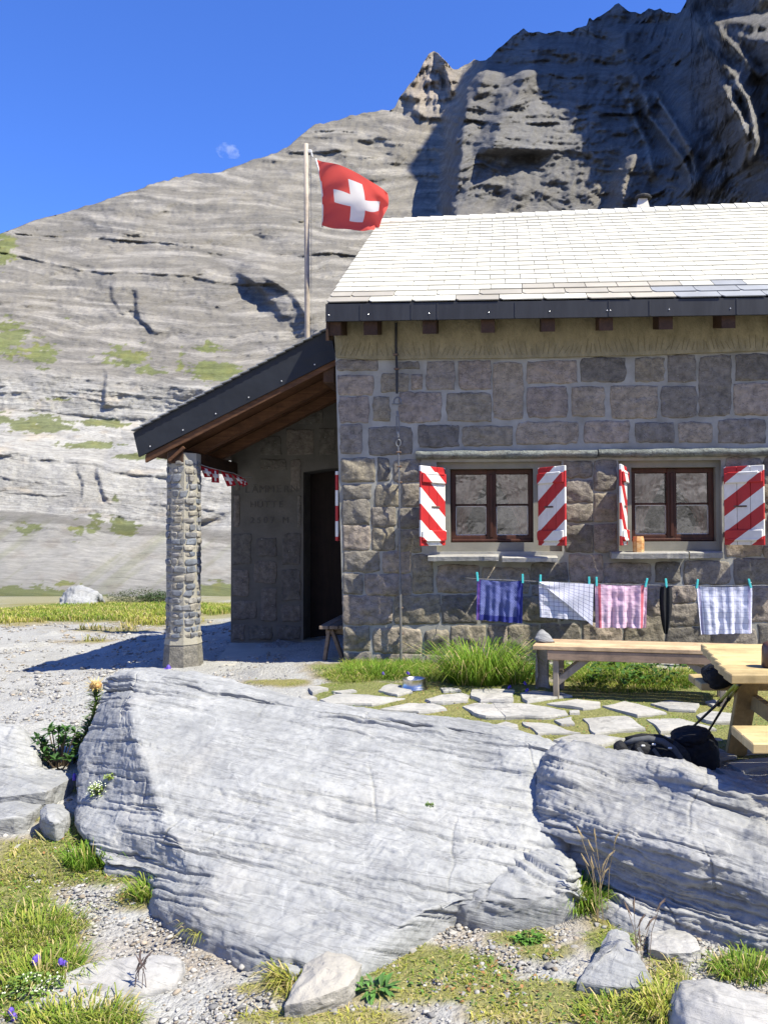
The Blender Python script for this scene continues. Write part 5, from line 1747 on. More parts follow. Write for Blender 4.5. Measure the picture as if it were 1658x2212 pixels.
# inner wall of the porch with the doorway and the painted name
PX_L, PX_D, PX_R = P(499, 1200, BKY).x, P(655, 1200, BKY).x, XLb + .25
zf = P(600, 1388, BKY).z - .02
zl = P(690, 1020, BKY).z
ztop = zl + 2.2
def roofline(x): 
    t = (x - vB[0].x) / (vB[1].x - vB[0].x); return vB[0].z + (vB[1].z - vB[0].z) * t + .03
m = MB()
DW = .45
def prism(pl, y0, y1):
    n = len(pl)
    m.add([(x, y0, z) for x, z in pl] + [(x, y1, z) for x, z in pl], [tuple(range(n)), tuple(range(2 * n - 1, n - 1, -1))] + [(n + i, n + (i + 1) % n, (i + 1) % n, i) for i in range(n)])
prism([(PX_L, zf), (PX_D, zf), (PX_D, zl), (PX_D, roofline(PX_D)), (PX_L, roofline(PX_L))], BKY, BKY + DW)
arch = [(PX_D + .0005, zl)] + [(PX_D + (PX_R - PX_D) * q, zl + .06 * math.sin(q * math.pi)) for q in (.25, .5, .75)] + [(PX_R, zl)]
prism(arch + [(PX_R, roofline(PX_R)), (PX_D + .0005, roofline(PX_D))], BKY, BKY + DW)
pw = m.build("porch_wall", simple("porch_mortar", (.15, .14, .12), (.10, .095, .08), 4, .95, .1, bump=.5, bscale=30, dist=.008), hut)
pst = [(500, 1228, 540, 1290), (546, 1210, 600, 1262), (606, 1228, 652, 1300), (500, 1296, 556, 1340), (562, 1268, 600, 1345), (606, 1306, 652, 1345), (500, 1150, 545, 1222), (552, 1160, 600, 1204), (608, 1150, 652, 1222),
       (500, 1346, 530, 1384), (536, 1350, 590, 1384), (596, 1350, 652, 1384), (502, 1020, 520, 1060), (503, 1066, 520, 1140), (560, 940, 610, 985), (616, 925, 680, 985), (640, 880, 700, 918), (560, 990, 620, 1018), (626, 990, 652, 1060), (640, 1068, 652, 1140), (688, 922, 726, 985)]
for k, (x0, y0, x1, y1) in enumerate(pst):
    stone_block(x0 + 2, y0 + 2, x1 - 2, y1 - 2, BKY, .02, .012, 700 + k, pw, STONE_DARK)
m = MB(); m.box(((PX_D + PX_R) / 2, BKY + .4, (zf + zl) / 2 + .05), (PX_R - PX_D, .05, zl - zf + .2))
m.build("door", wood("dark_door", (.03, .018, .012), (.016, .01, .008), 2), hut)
m = MB(); m.box(((PX_D + PX_R) / 2, BKY + .1, zf + .02), (PX_R - PX_D, .3, .06)); m.build("door_step", CONC, hut)
INK = simple("dark_paint", (.10, .094, .084), None, 8, .9)
for (txt, x, y, s) in (("LÄMMERN", 590, 1064, .13), ("HÜTTE", 582, 1096, .115), ("2507 M", 586, 1130, .11)):
    c = P(x, y, BKY)
    for i, chh in enumerate(txt):
        if chh == " ": continue
        cu = bpy.data.curves.new("letter", 'FONT'); cu.body = chh; cu.size = s * random.uniform(.95, 1.05); cu.align_x = 'CENTER'; cu.extrude = .002
        tmp = bpy.data.objects.new("letter", cu); COL.objects.link(tmp)
        dg = bpy.context.evaluated_depsgraph_get(); me = bpy.data.meshes.new_from_object(tmp.evaluated_get(dg))
        bpy.data.objects.remove(tmp)
        me.transform(Matrix.Translation((c.x - .03 + (i - (len(txt) - 1) / 2) * s * .76, BKY - .006, c.z)) @ Matrix.Rotation(math.pi / 2, 4, 'X'))
        link("letter", me, INK, pw)
# porch floor
pfz = P(560, 1472, 7.62).z
m = MB()
fl = [P(428, 1476, 7.55), P(700, 1470, 7.6)]
m.add([(fl[0].x, 7.55, pfz), (XLb + .3, 7.6, pfz), (XLb + .3, BKY + .5, pfz + .05), (PX_L - .1, BKY + .5, pfz + .05)] + [(fl[0].x, 7.55, pfz - .3), (XLb + .3, 7.6, pfz - .3), (XLb + .3, BKY + .5, pfz - .3), (PX_L - .1, BKY + .5, pfz - .3)],
      [(0, 1, 2, 3), (4, 5, 1, 0), (7, 4, 0, 3)])
m.build("porch_floor", simple("porch_concrete", (.42, .40, .35), (.34, .32, .28), 5, .9, .2, bump=.3, bscale=50, dist=.004), hut)
# shutter edge on the gable, seen past the corner
gx = XLb + (XLt - XLb) * .5
m = MB(); a = P(734, 1168, YW + .25); b = P(734, 1020, YW + .25)
m.box((a.x - .0, YW + .3, (a.z + b.z) / 2), (.03, .42, b.z - a.z), bev=.004)
gs = m.build("shutter", STR_R, hut)
uvmesh(gs, lambda co: (co[1], co[2]))

# lightning conductor: rod, shackle and cable down the front
CABLE = simple("galvanised_cable", (.20, .21, .22), (.12, .12, .13), 30, .5, .5, .5)
m = MB()
pts = [P(855, 698, YW - .05), P(855, 760, YW - .06), P(857, 800, YW - .07), P(857, 850, YW - .075)]
m.tube(pts, .013, 8)
cond = m.build("lightning_conductor", simple("dark_cable", (.03, .032, .035), None, 9, .6), hut)
m = MB(); c = P(858, 872, YW - .09)
arc = [c + Vector((.035 * math.cos(t), 0, .045 * math.sin(t) + .02)) for t in np.linspace(-.3, math.pi + .3, 12)]
m.tube(arc, .008, 6); m.tube([c + Vector((-.055, 0, -.005)), c + Vector((.055, 0, -.005))], .009, 6)
m.build("shackle", CABLE, cond)
m = MB(); m.tube([P(857, 888, YW - .09), P(859, 900, YW - .09)], .013, 8)
for dx in (-2.6, 2.6): m.tube([P(858 + dx, 898, YW - .085), P(859.5 + dx, 936, YW - .085)], .006, 6)
m.tube([P(859, 932, YW - .085), P(860, 945, YW - .085)], .012, 8); m.build("turnbuckle", CABLE, cond)
m = MB(); c = P(860, 957, YW - .085)
m.tube([c + Vector((.022 * math.cos(t), 0, .035 * math.sin(t))) for t in np.linspace(0, 2 * math.pi, 14)], .006, 6)
m.build("eye_loop", CABLE, cond)
m = MB(); m.tube([P(860, 964, YW - .08), P(862, 1040, YW - .085), P(863, 1150, YW - .09), P(864, 1260, YW - .09)], .0085, 8)
m.build("cable", CABLE, cond)
m = MB(); m.tube([P(864, 1255, YW - .09), P(865, 1350, YW - .09), P(866, 1450, YW - .085)], .014, 8)
m.build("conductor_rod", simple("grey_rod", (.22, .22, .21), (.14, .13, .12), 20, .6, .5, .4), cond)
for (x, y) in ((854, 766), (856, 797), (861, 977), (862, 1008), (863, 1042), (865, 1313), (866, 1369), (866, 1446)):
    m = MB(); c = P(x, y, YW - .07); m.box(c, (.05, .045, .018), bev=.005); m.box(c + Vector((0, .06, 0)), (.012, .1, .012))
    m.build("clamp", IRON, cond)

# ================================================================== flagpole and flag
YF = 10.9
pb = P(664, 760, YF); pt = P(661, 311, YF)
gpz = float(gz(pb.x, YF))
pole = empty("flagpole", (pb.x, YF, gpz), "weathered wooden flagpole rising behind the porch roof", "flagpole")
m = MB(); m.tube([(pb.x, YF, gpz - .2), pb, (pb + pt) / 2, pt], [.04, .036, .034, .03], 12)
m.build("pole", wood("weathered_pole", (.42, .36, .29), (.28, .24, .2), 2), pole, True)
GREYM = simple("grey_metal", (.3, .3, .3), None, 10, .5, .5, .6)
m = MB(); c = P(668, 327, YF); m.box(c, (.07, .03, .05), bev=.01); m.tube([c + Vector((.03, 0, -.02)), c + Vector((.04, 0, -.08))], .012, 6)
m.build("pulley", simple("pulley_white", (.6, .6, .58), None, 8, .5), pole)
m = MB(); m.tube([P(671, 335, YF), P(672, 450, YF), P(672, 600, YF), P(673, 745, YF)], .004, 5)
m.tube([P(670, 335, YF), P(684, 346, YF - .05)], .004, 5)
m.build("halyard", simple("halyard_rope", (.35, .33, .3), None, 40, .9), pole)


def bicubic(grid, nu, nv):
    p = cr(np.array(grid, float), nv)
    p = cr(np.swapaxes(p, 0, 1), nu)
    return np.swapaxes(p, 0, 1)


def cloth(name, grid, nu, nv, mat, parent=None, disp=None, smooth=True, thick=.0):
    p = bicubic(grid, nu, nv)
    U, V = np.meshgrid(np.linspace(0, 1, nu), np.linspace(0, 1, nv))
    if disp is not None: p[..., 1] += disp(U, V)
    me = npmesh(name, p.reshape(-1, 3), gridfaces(nv, nu, True), uv=np.stack([U, 1 - V], -1).reshape(-1, 2))
    return link(name, me, mat, parent, smooth)


def flag_mat(name, arms=(10.0 / 32, 3.0 / 32), red=(.68, .10, .085)):
    t = NT(name)
    uv = t.n("ShaderNodeUVMap"); sp = t.n("ShaderNodeSeparateXYZ"); t.l(uv.outputs[0], sp.inputs[0])
    u = t.math('ABSOLUTE', t.math('SUBTRACT', sp.outputs[0], .52)); v = t.math('ABSOLUTE', t.math('SUBTRACT', sp.outputs[1], .5))
    L, Wd = arms
    h = t.math('MULTIPLY', t.math('LESS_THAN', u, L), t.math('LESS_THAN', v, Wd))
    w = t.math('MULTIPLY', t.math('LESS_THAN', v, L), t.math('LESS_THAN', u, Wd))
    c = t.mix(t.math('MAXIMUM', h, w), red, (.78, .76, .74))
    t.bump(t.noise(t.pos(), 300, 3), .2, .001)
    t.done(c, .8, .1)
    tr = t.n("ShaderNodeBsdfTranslucent"); t.l(c, tr.inputs[0])
    ms = t.n("ShaderNodeMixShader"); ms.inputs[0].default_value = .4
    t.l(t.b.outputs[0], ms.inputs[1]); t.l(tr.outputs[0], ms.inputs[2]); t.l(ms.outputs[0], t.out.inputs[0])
    return t.m


FLAGM = flag_mat("flag_red_white_cross", (.315, .092))
flag = empty("flag", P(690, 490, YF - .1), "red flag with a white cross blowing from the wooden pole", "flag")
fg = [[P(683, 344, YF - .05), P(732, 357, YF - .22), P(786, 382, YF - .42), P(836, 416, YF - .30)],
      [P(693, 392, YF - .05), P(740, 404, YF - .12), P(795, 424, YF - .18), P(839, 432, YF - .22)],
      [P(697, 440, YF - .04), P(742, 452, YF - .02), P(795, 464, YF - .02), P(831, 464, YF - .18)],
      [P(696, 489, YF - .05), P(735, 494, YF - .16), P(786, 499, YF - .22), P(815, 495, YF - .22)]]
cloth("cloth", fg, 70, 60, FLAGM, flag, lambda U, V: .035 * np.sin((U * .8 + V * .9) * 17 + 2 * V) * np.exp(-U * 2.2) + .05 * np.sin(V * 11 - U * 16) * U ** 3 + .02 * np.sin(U * 9 + V * 5) * U)
m = MB(); m.tube([P(682, 343, YF - .05), P(688, 365, YF - .055), P(693, 392, YF - .055), P(696, 420, YF - .05), P(697, 450, YF - .05), P(696, 490, YF - .05)], .011, 7)
m.build("hoist_band", simple("hoist_white", (.75, .72, .68), None, 20, .8), flag, True)

# bunting under the porch
bu = empty("bunting", P(470, 1030, 9.2), "string of small red pennants with white crosses hanging inside the porch", "bunting")
s0, s1 = P(430, 1004, 8.5), P(640, 1050, 9.95)
spts = [s0.lerp(s1, t) + Vector((0, 0, -.10 * math.sin(math.pi * t))) for t in np.linspace(0, 1, 14)]
m = MB(); m.tube([P(431, 1003, 8.5), P(455, 1011, 8.7), P(480, 1017, 8.9), P(505, 1022, 9.2), P(523, 1031, 9.5), P(545, 1030, 9.9)], .004, 5)
m.build("string", simple("bunting_string", (.5, .5, .48), None, 20, .9), bu)
PEN = flag_mat("pennant_red_white_cross", (.36, .12), (.40, .02, .03))
for (a, b, c, d_, Y_) in (((431, 1005), (456, 1013), (461, 1031), (442, 1031), 8.55), ((457, 1012), (472, 1014), (474, 1043), (457, 1042), 8.75), ((477, 1017), (499, 1024), (510, 1048), (491, 1051), 8.95),
                      ((501, 1023), (522, 1030), (529, 1044), (518, 1049), 9.25), ((521, 1031), (528, 1034), (536, 1046), (524, 1052), 9.5)):
    g = [[P(*a, Y_), P((a[0] + b[0]) / 2, (a[1] + b[1]) / 2 + 1, Y_ + .05), P(*b, Y_ + .08)], [P((a[0] + d_[0]) / 2, (a[1] + d_[1]) / 2, Y_ + .02), P(sum(q[0] for q in (a, b, c, d_)) / 4, sum(q[1] for q in (a, b, c, d_)) / 4, Y_ - .02), P((b[0] + c[0]) / 2, (b[1] + c[1]) / 2, Y_ + .08)],
         [P(*d_, Y_), P((c[0] + d_[0]) / 2, (c[1] + d_[1]) / 2, Y_ + .04), P(*c, Y_ + .06)]]
    cloth("pennant", g, 10, 10, PEN, bu)

# ================================================================== benches and table
GREYW_X = wood("grey_bench_wood", (.40, .28, .19), (.25, .18, .13), 0)
GREYW = wood("grey_leg_wood", (.33, .28, .22), (.2, .17, .14), 2)
TOPW = wood("larch_bench_top", (.60, .44, .27), (.40, .27, .16), 0, .6)
YELW = wood("yellow_pine_x", (.60, .46, .23), (.42, .31, .15), 0, .6)
YELW_Z = wood("yellow_pine_z", (.50, .35, .15), (.34, .235, .10), 2, .65)
# long bench by the wall
b0, b1 = P(1147, 1394, 6.5), P(1620, 1409, 6.18)
bf = [P(1147, 1394, 6.5)]
zs = b0.z
bench = empty("long_bench", (b0.x, 6.5, float(gz(b0.x, 6.5))), "long slatted wooden bench along the hut wall under the washing line", "bench")
dx = (Vector((b1.x, b1.y, 0)) - Vector((b0.x, b0.y, 0))); Lb = dx.length; dx.normalize(); dyv = Vector((-dx.y, dx.x, 0))
Rb = Matrix((dx, dyv, Vector((0, 0, 1)))).transposed()
o0 = Vector((b0.x, b0.y, zs))
for k in range(4):
    m = MB(); m.box(o0 + dx * (Lb / 2 + random.uniform(-.01, .01)) + dyv * (.05 + k * .108) + Vector((0, 0, -.018 + random.uniform(-.002, .002))), (Lb, .1, .035), Rb, .005)
    m.build("seat_slat", TOPW, bench)
m = MB(); m.box(o0 + dx * (Lb / 2 + .05) + dyv * .02 + Vector((0, 0, -.075)), (Lb - .15, .03, .075), Rb, .004); m.build("apron", GREYW_X, bench)
m = MB(); m.box(o0 + dx * (Lb / 2 + .05) + dyv * .40 + Vector((0, 0, -.075)), (Lb - .15, .03, .075), Rb, .004); m.build("apron", GREYW_X, bench)
for (s, e) in ((.19, 1), (Lb - .2, -1)):
    for q in (.045, .38):
        foot = o0 + dx * s + dyv * q
        gzz = float(gz(foot.x, foot.y)) - .02
        m = MB(); m.box((foot.x, foot.y, (zs - .04 + gzz) / 2), (.046, .045, zs - .04 - gzz), Rb, .004)
        m.build("leg", GREYW, bench)
        m = MB()
        m.bar(Vector((foot.x, foot.y, zs - .30)), foot + dx * e * .3 + Vector((0, 0, -.06)), .03, .05)
        m.build("brace", GREYW, bench)
    m = MB(); m.box(o0 + dx * s + dyv * .21 + Vector((0, 0, -.28)), (.04, .3, .06), Rb, .004); m.build("stretcher", GREYW, bench)
# the stone propped on the bench
boulder("propped_stone", [[(1158, 1372, 6.75), (1163, 1362, 6.78), (1172, 1359, 6.78), (1185, 1370, 6.76)], [(1155, 1378, 6.68), (1164, 1370, 6.68), (1176, 1372, 6.66), (1194, 1381, 6.66)], [(1158, 1384, 6.66), (1168, 1385, 6.62), (1180, 1386, 6.62), (1196, 1385.5, 6.64)]],
        30, 40, LIME2, "greenish grey wedge of stone propped on the long bench's end", d=.1, amp=.006, lump=.01, rough=.004, seed=44, back=(.03, .06), sink=.01, cat="stone")

# bench in the porch
sb0 = P(688, 1358, 8.2); sz = sb0.z + .01
pbx0, pbx1 = P(688, 1358, 8.2).x, P(752, 1358, 8.2).x
gfl = pfz + .01
sb = empty("porch_bench", (pbx0, 8.3, gfl), "small plank bench standing in the porch by the doorway", "bench")
PGW = wood("porch_bench_wood", (.22, .17, .13), (.12, .09, .07), 1)
for k in range(3):
    w = (pbx1 - pbx0) / 3
    m = MB(); m.box((pbx0 + w * (k + .5), 8.85, sz), (w - .008, 1.3, .035), bev=.004); m.build("seat_plank", PGW, sb)
for yy in (8.32, 9.35):
    m = MB(); m.box(((pbx0 + pbx1) / 2 + .02, yy, sz - .05), (pbx1 - pbx0 - .06, .04, .06), bev=.004); m.build("crossbar", PGW, sb)
    for (xa, xb) in ((pbx0 + .09, pbx0 + .03), (pbx0 + .12, pbx1 - .04)):
        m = MB(); m.bar((xa, yy - .03, sz - .03), (xb, yy - .03, gfl), .035, .07, Vector((0, 1, 0)), .004); m.build("leg", PGW, sb)

# picnic table
T_B0, T_F0 = P(1512, 1391, 4.96), P(1572, 1456, 3.9)
tz = (T_B0.z + T_F0.z) / 2
TL = 1.75
ux = Vector((1, -.012, 0)).normalized()
tb = empty("picnic_table", (T_F0.x + .4, 4.4, float(gz(T_F0.x + .4, 4.4))), "yellow pine picnic table with attached seats beside the backpacks", "table")
NB = 7
for k in range(NB):
    t = (k + .5) / NB
    c0 = T_F0.lerp(T_B0, t); c0.z = tz
    w = (T_B0.y - T_F0.y) / NB
    m = MB(); m.box(c0 + ux * (TL / 2 + random.uniform(-.006, .006)) + Vector((0, 0, -.022)), (TL, w - .013, .045), None, .005); m.build("table_board", YELW, tb)
szt = P(1500, 1470, 5.05).z
szt2 = P(1600, 1572, 3.86).z
seats = []
for (xa, yc, zq) in ((P(1500, 1470, 5.1).x, 5.12, szt), (P(1594, 1572, 3.78).x, 3.74, szt2)):
    for q in (-.085, .085):
        m = MB(); m.box(Vector((xa + TL / 2, yc + q, zq - .022)), (TL, .16, .045), None, .005); m.build("seat_board", YELW, tb)
yF, yB_ = 3.74, 5.12
ym = (T_F0.y + T_B0.y) / 2
for xx in (T_F0.x + .36, T_F0.x + TL - .3):
    gl = float(gz(xx, ym)) - .03
    m = MB(); m.bar((xx, T_F0.y + .1, tz - .09), (xx, T_B0.y - .1, tz - .09), .045, .09, bev=.004); m.build("top_beam", YELW_Z, tb)
    m = MB(); m.bar((xx + .05, yF - .1, szt2 - .09), (xx + .05, yB_ + .1, szt - .09), .045, .09, bev=.004); m.build("seat_beam", YELW_Z, tb)
    for (ya, yb2) in ((T_F0.y + .24, T_F0.y - .14), (T_B0.y - .24, T_B0.y + .14)):
        m = MB(); m.bar((xx - .0, ya, tz - .05), (xx - .0, yb2, gl), .045, .12, Vector((1, 0, 0)), .004); m.build("leg", YELW_Z, tb)
    m = MB(); m.bar((xx + .05, ym, szt - .05), (xx + .42, ym, tz - .06), .045, .08, bev=.004); m.build("brace", YELW_Z, tb)
m = MB(); c = P(1668, 1440, 4.1); m.lathe((c.x, c.y, tz + .002), [(.05, 0), (.055, .01), (.052, .1), (.045, .12), (.02, .13)], 16)
tag(m.build("brown_jug", simple("brown_glaze", (.10, .05, .03), None, 8, .3, .5), None, True), "brown jug on the picnic table at the picture's edge", "jug")

# ================================================================== bags and poles
BLACK = simple("black_nylon", (.018, .019, .022), (.010, .010, .012), 30, .75, .25, bump=.5, bscale=20, dist=.01)
BLACK2 = simple("black_mesh_fabric", (.035, .038, .042), (.018, .02, .022), 60, .85, .2, bump=.4, bscale=120, dist=.003)
GREYS = simple("grey_webbing", (.10, .105, .115), (.07, .075, .08), 60, .8, .2)


IV5, IF5 = ico(5)


def lumpy(name, c, s, mat, parent, seed, rot=0, p=2.6, n=.12, sub=None):
    v = IV5.copy()
    v = np.sign(v) * np.abs(v) ** (2.0 / p)
    v = v * (1 + n * fbm(v * 1.7 + seed, 3)[:, None] + n * .5 * (1 - 2 * np.abs(fbm(v * np.array([3, 3, 6]) + seed, 3)))[:, None])
    v = v * np.array(s)
    ca, sa = math.cos(rot), math.sin(rot)
    v = np.stack([v[:, 0] * ca - v[:, 2] * sa, v[:, 1], v[:, 0] * sa + v[:, 2] * ca], -1) + np.array(c)
    return link(name, npmesh(name, v, IF5), mat, parent, True)


# grey-black rucksack lying on its side behind the boulder
bc = P(1415, 1640, 4.72)
r1 = empty("rucksack", (bc.x, bc.y, float(gz(bc.x, bc.y))), "black rucksack with a curved grey back frame lying behind the boulder", "rucksack")
lumpy("pack_body", (bc.x, bc.y + .05, bc.z - .03), (.19, .15, .14), BLACK2, r1, 2, -.2)
m = MB(); m.tube([P(1340, 1612, 4.6), P(1368, 1600, 4.58), P(1400, 1596, 4.57), P(1430, 1602, 4.56), P(1454, 1618, 4.55), P(1470, 1642, 4.55), P(1480, 1675, 4.56), P(1482, 1690, 4.58)], [.014, .018, .019, .019, .018, .018, .017, .015], 8)
m.build("back_frame", GREYS, r1, True)
m = MB(); m.tube([P(1350, 1598, 4.62), P(1385, 1590, 4.62), P(1425, 1592, 4.62), P(1452, 1606, 4.6)], .016, 7); m.build("padding", BLACK, r1, True)
lumpy("hip_pad", P(1342, 1622, 4.56), (.035, .05, .055), BLACK, r1, 5, .5)
lumpy("pocket", P(1388, 1634, 4.56), (.075, .04, .075), BLACK, r1, 7, -.5)
lumpy("pocket", P(1440, 1650, 4.56), (.06, .04, .07), BLACK, r1, 9, -.7)
m = MB()
for (a, b) in (((1378, 1615), (1412, 1668)), ((1410, 1618), (1450, 1670)), ((1428, 1640), (1425, 1672))):
    m.bar(P(*a, 4.51), P(*b, 4.51), .02, .006, Vector((0, -1, 0)))
m.build("strap", GREYS, r1)
m = MB(); m.bar(P(1372, 1630, 4.505), P(1386, 1656, 4.505), .022, .005, Vector((0, -1, 0))); m.build("green_trim", simple("green_trim", (.01, .10, .07), None, 20, .7), r1)
m = MB()
for (x, y) in ((1388, 1611), (1411, 1608), (1446, 1616)): m.box(P(x, y, 4.53), (.022, .01, .011), bev=.003)
m.build("buckle", simple("white_buckle", (.7, .7, .7), None, 9, .4), r1)
# plain black bag behind it
c2 = P(1500, 1628, 4.9)
r2 = empty("black_bag", (c2.x, c2.y, float(gz(c2.x, c2.y))), "plain black bag slumped upright behind the rucksack", "bag")
lumpy("bag_body", (c2.x, c2.y, c2.z - .02), (.135, .13, .16), BLACK, r2, 12, .1)
lumpy("bag_lid", P(1490, 1590, 4.88), (.11, .11, .05), BLACK, r2, 15, .1)
m = MB(); m.lathe(P(1548, 1598, 4.86), [(.03, 0), (.032, .004), (.02, .008)], 12); m.build("toggle", simple("pale_toggle", (.55, .55, .5), None, 9, .4), r2)
# daypack on the far seat
c3 = P(1556, 1470, 5.05)
r3 = empty("daypack", (c3.x, c3.y, szt), "black daypack sitting on the picnic table's far seat", "daypack")
lumpy("pack_body", (c3.x + .015, 5.02, szt + .05), (.125, .11, .066), BLACK, r3, 22, .3, 4.0)
lumpy("pack_side", (c3.x + .10, 4.96, szt + .02), (.06, .08, .06), BLACK, r3, 25, -.3)
m = MB(); m.tube([P(1520, 1448, 4.98), P(1532, 1438, 4.97), P(1546, 1440, 4.97), P(1552, 1452, 4.96)], .006, 6); m.build("grab_loop", GREYS, r3)
m = MB(); m.bar(P(1526, 1446, 4.97), P(1552, 1444, 4.97), .012, .006); m.build("zip_pull", GREYS, r3)
# walking poles
LIMEP = simple("lime_pole", (.42, .45, .05), (.34, .37, .04), 20, .35, .5)
BLKP = simple("black_pole", (.02, .018, .016), None, 30, .35, .5)
for (top, mid, foot, Yt, Ym, Yf, lab) in (((1592, 1474), (1553, 1516), (1470, 1594), 4.72, 4.82, 5.0, "lime and black walking pole leaning wide, its tip beside the rucksack"),
                                      ((1594, 1478), (1575, 1505), (1516, 1600), 4.70, 4.76, 4.95, "lime and black walking pole leaning steeper, its tip behind the black bag")):
    f = PG(foot[0], foot[1] + 6)
    Yf = f.y
    po = empty("walking_pole", f, lab, "walking pole", "walking poles leaning on the picnic table")
    A, Bm, Cc = P(*top, Yt), P(*mid, (Yt + Yf) / 2 - .05), P(*foot, Yf)
    m = MB(); m.tube([A, Bm], [.011, .010], 8); m.build("upper_shaft", LIMEP, po, True)
    m = MB(); m.tube([Bm, Cc], [.009, .007], 8); m.build("lower_shaft", BLKP, po, True)
    m = MB(); dv = (Cc - Bm).normalized(); m.tube([Bm - dv * .03, Bm - dv * .02, Bm + dv * .03, Bm + dv * .04], [.01, .014, .014, .01], 8); m.build("twist_lock", BLKP, po, True)
    m = MB(); dv = (A - Bm).normalized(); m.tube([A - dv * .01, A + dv * .02, A + dv * .08, A + dv * .1], [.012, .016, .015, .008], 8); m.build("grip", BLKP, po, True)

# ================================================================== washing
YL = 7.74
LINE = simple("washing_line", (.10, .1, .1), (.3, .3, .3), 60, .8)
line = empty("washing_line", P(999, 1248, YL), "washing line stretched along the wall between the windows and the bench", "washing line")
def lineY(x): return float(np.interp(x, [999, 1030, 1280, 1500, 1760], [1247, 1250.5, 1261, 1266, 1264]))
lp = [P(x, lineY(x), YL) for x in np.linspace(999, 1760, 24)]
m = MB(); m.tube([P(999, 1248, YW - .05)] + lp[1:], .0035, 5); m.build("cord", LINE, line)
m = MB(); c = P(999, 1248, YW - .06); m.tube([c + Vector((.02 * math.cos(t), 0, .02 * math.sin(t))) for t in np.linspace(0, 6.3, 12)], .005, 6); m.tube([c, c + Vector((0, .1, 0))], .005, 6)
m.build("eye_bolt", CABLE, line)


def towel_mat(name, base, linec, nx, ny, lw=.09, stripes=None, stripec=None, dots=False, edge=None):
    t = NT(name)
    uv = t.n("ShaderNodeUVMap"); sp = t.n("ShaderNodeSeparateXYZ"); t.l(uv.outputs[0], sp.inputs[0])
    u, v = sp.outputs[0], sp.outputs[1]
    if dots:
        fu = t.math('FRACT', t.math('MULTIPLY', u, nx)); fv = t.math('FRACT', t.math('MULTIPLY', v, ny))
        a = t.math('LESS_THAN', fu, .5); b = t.math('LESS_THAN', fv, .5)
        x = t.math('ABSOLUTE', t.math('SUBTRACT', a, b))
        ins = t.math('MULTIPLY', t.math('MULTIPLY', t.math('GREATER_THAN', u, .1), t.math('LESS_THAN', u, .86)), t.math('GREATER_THAN', v, .16))
        c = t.mix(t.math('MULTIPLY', x, ins), base, linec)
        s2 = t.math('MULTIPLY', t.math('LESS_THAN', t.math('ABSOLUTE', t.math('SUBTRACT', u, .055)), .03), 1.0)
        c = t.mix(s2, c, edge or linec)
    else:
        fu = t.math('FRACT', t.math('MULTIPLY', u, nx)); fv = t.math('FRACT', t.math('MULTIPLY', v, ny))
        g = t.math('MAXIMUM', t.math('LESS_THAN', fu, lw), t.math('LESS_THAN', fv, lw))
        c = t.mix(g, base, linec)
        for s in (stripes or []):
            q = t.math('LESS_THAN', t.math('ABSOLUTE', t.math('SUBTRACT', u, s)), .026)
            c = t.mix(t.math('MULTIPLY', q, .85), c, stripec)
    t.bump(t.noise(t.pos(), 45, 5, .6), .5, .006)
    t.done(c, .9, .1)
    tr = t.n("ShaderNodeBsdfTranslucent"); t.l(c, tr.inputs[0])
    ms = t.n("ShaderNodeMixShader"); ms.inputs[0].default_value = .25
    t.l(t.b.outputs[0], ms.inputs[1]); t.l(tr.outputs[0], ms.inputs[2]); t.l(ms.outputs[0], t.out.inputs[0])
    return t.m


def hang(name, tl, tr, br, bl, mat, label, seed, fold=.017, back=True, flapmat=None, backlen=.5):
    r = np.random.default_rng(seed)
    e = empty(name, P((bl[0] + br[0]) / 2, bl[1], YL), label, "towel", "tea towels on the washing line")
    def grid(y0, k, Yo):
        g = []
        for j in range(4):
            row = []
            for i in range(5):
                s = i / 4; q = j / 3 * k
                x = (tl[0] * (1 - s) + tr[0] * s) * (1 - q) + (bl[0] * (1 - s) + br[0] * s) * q
                y = (tl[1] * (1 - s) + tr[1] * s) * (1 - q) + (bl[1] * (1 - s) + br[1] * s) * q
                row.append(P(x, y, Yo + (.004 if j else .0)))
            g.append(row)
        for i in (1, 2, 3): g[0][i] = g[0][i] + Vector((0, 0, -.012 * (1.0 if i == 2 else .7)))
        return g
    ph = r.uniform(0, 6)
    dsp = lambda U, V: (fold * np.sin(U * 19 + ph + V * 1.4) + fold * .6 * np.sin(U * 41 + 2 * ph)) * (.15 + V) + .012 * fbm(np.stack([U * 8, V * 6, U * 0 + seed], -1), 4)
    cloth("front_flap", grid(0, 1, YL - .012), 60, 46, mat, e, dsp)
    if back:
        cloth("back_flap", grid(0, backlen, YL + .014), 40, 20, mat, e, lambda U, V: dsp(U, V) * .5 + .01 * V)
    return e


hang("tea_towel", (1030, 1251), (1129, 1255), (1127, 1347), (1028, 1339), towel_mat("navy_dotted_towel", (.05, .06, .27), (.24, .28, .54), 30, 26, dots=True, edge=(.20, .10, .36)), "navy blue tea towel with a pale dotted weave, first on the line", 1)
W2 = towel_mat("white_blue_check_towel", (.80, .80, .90), (.10, .10, .26), 11, 9, .07)
e2 = hang("tea_towel", (1162, 1256), (1281, 1262), (1277, 1342), (1165, 1333), W2, "white tea towel with blue grid lines, one corner folded diagonally", 2, .006, back=False)
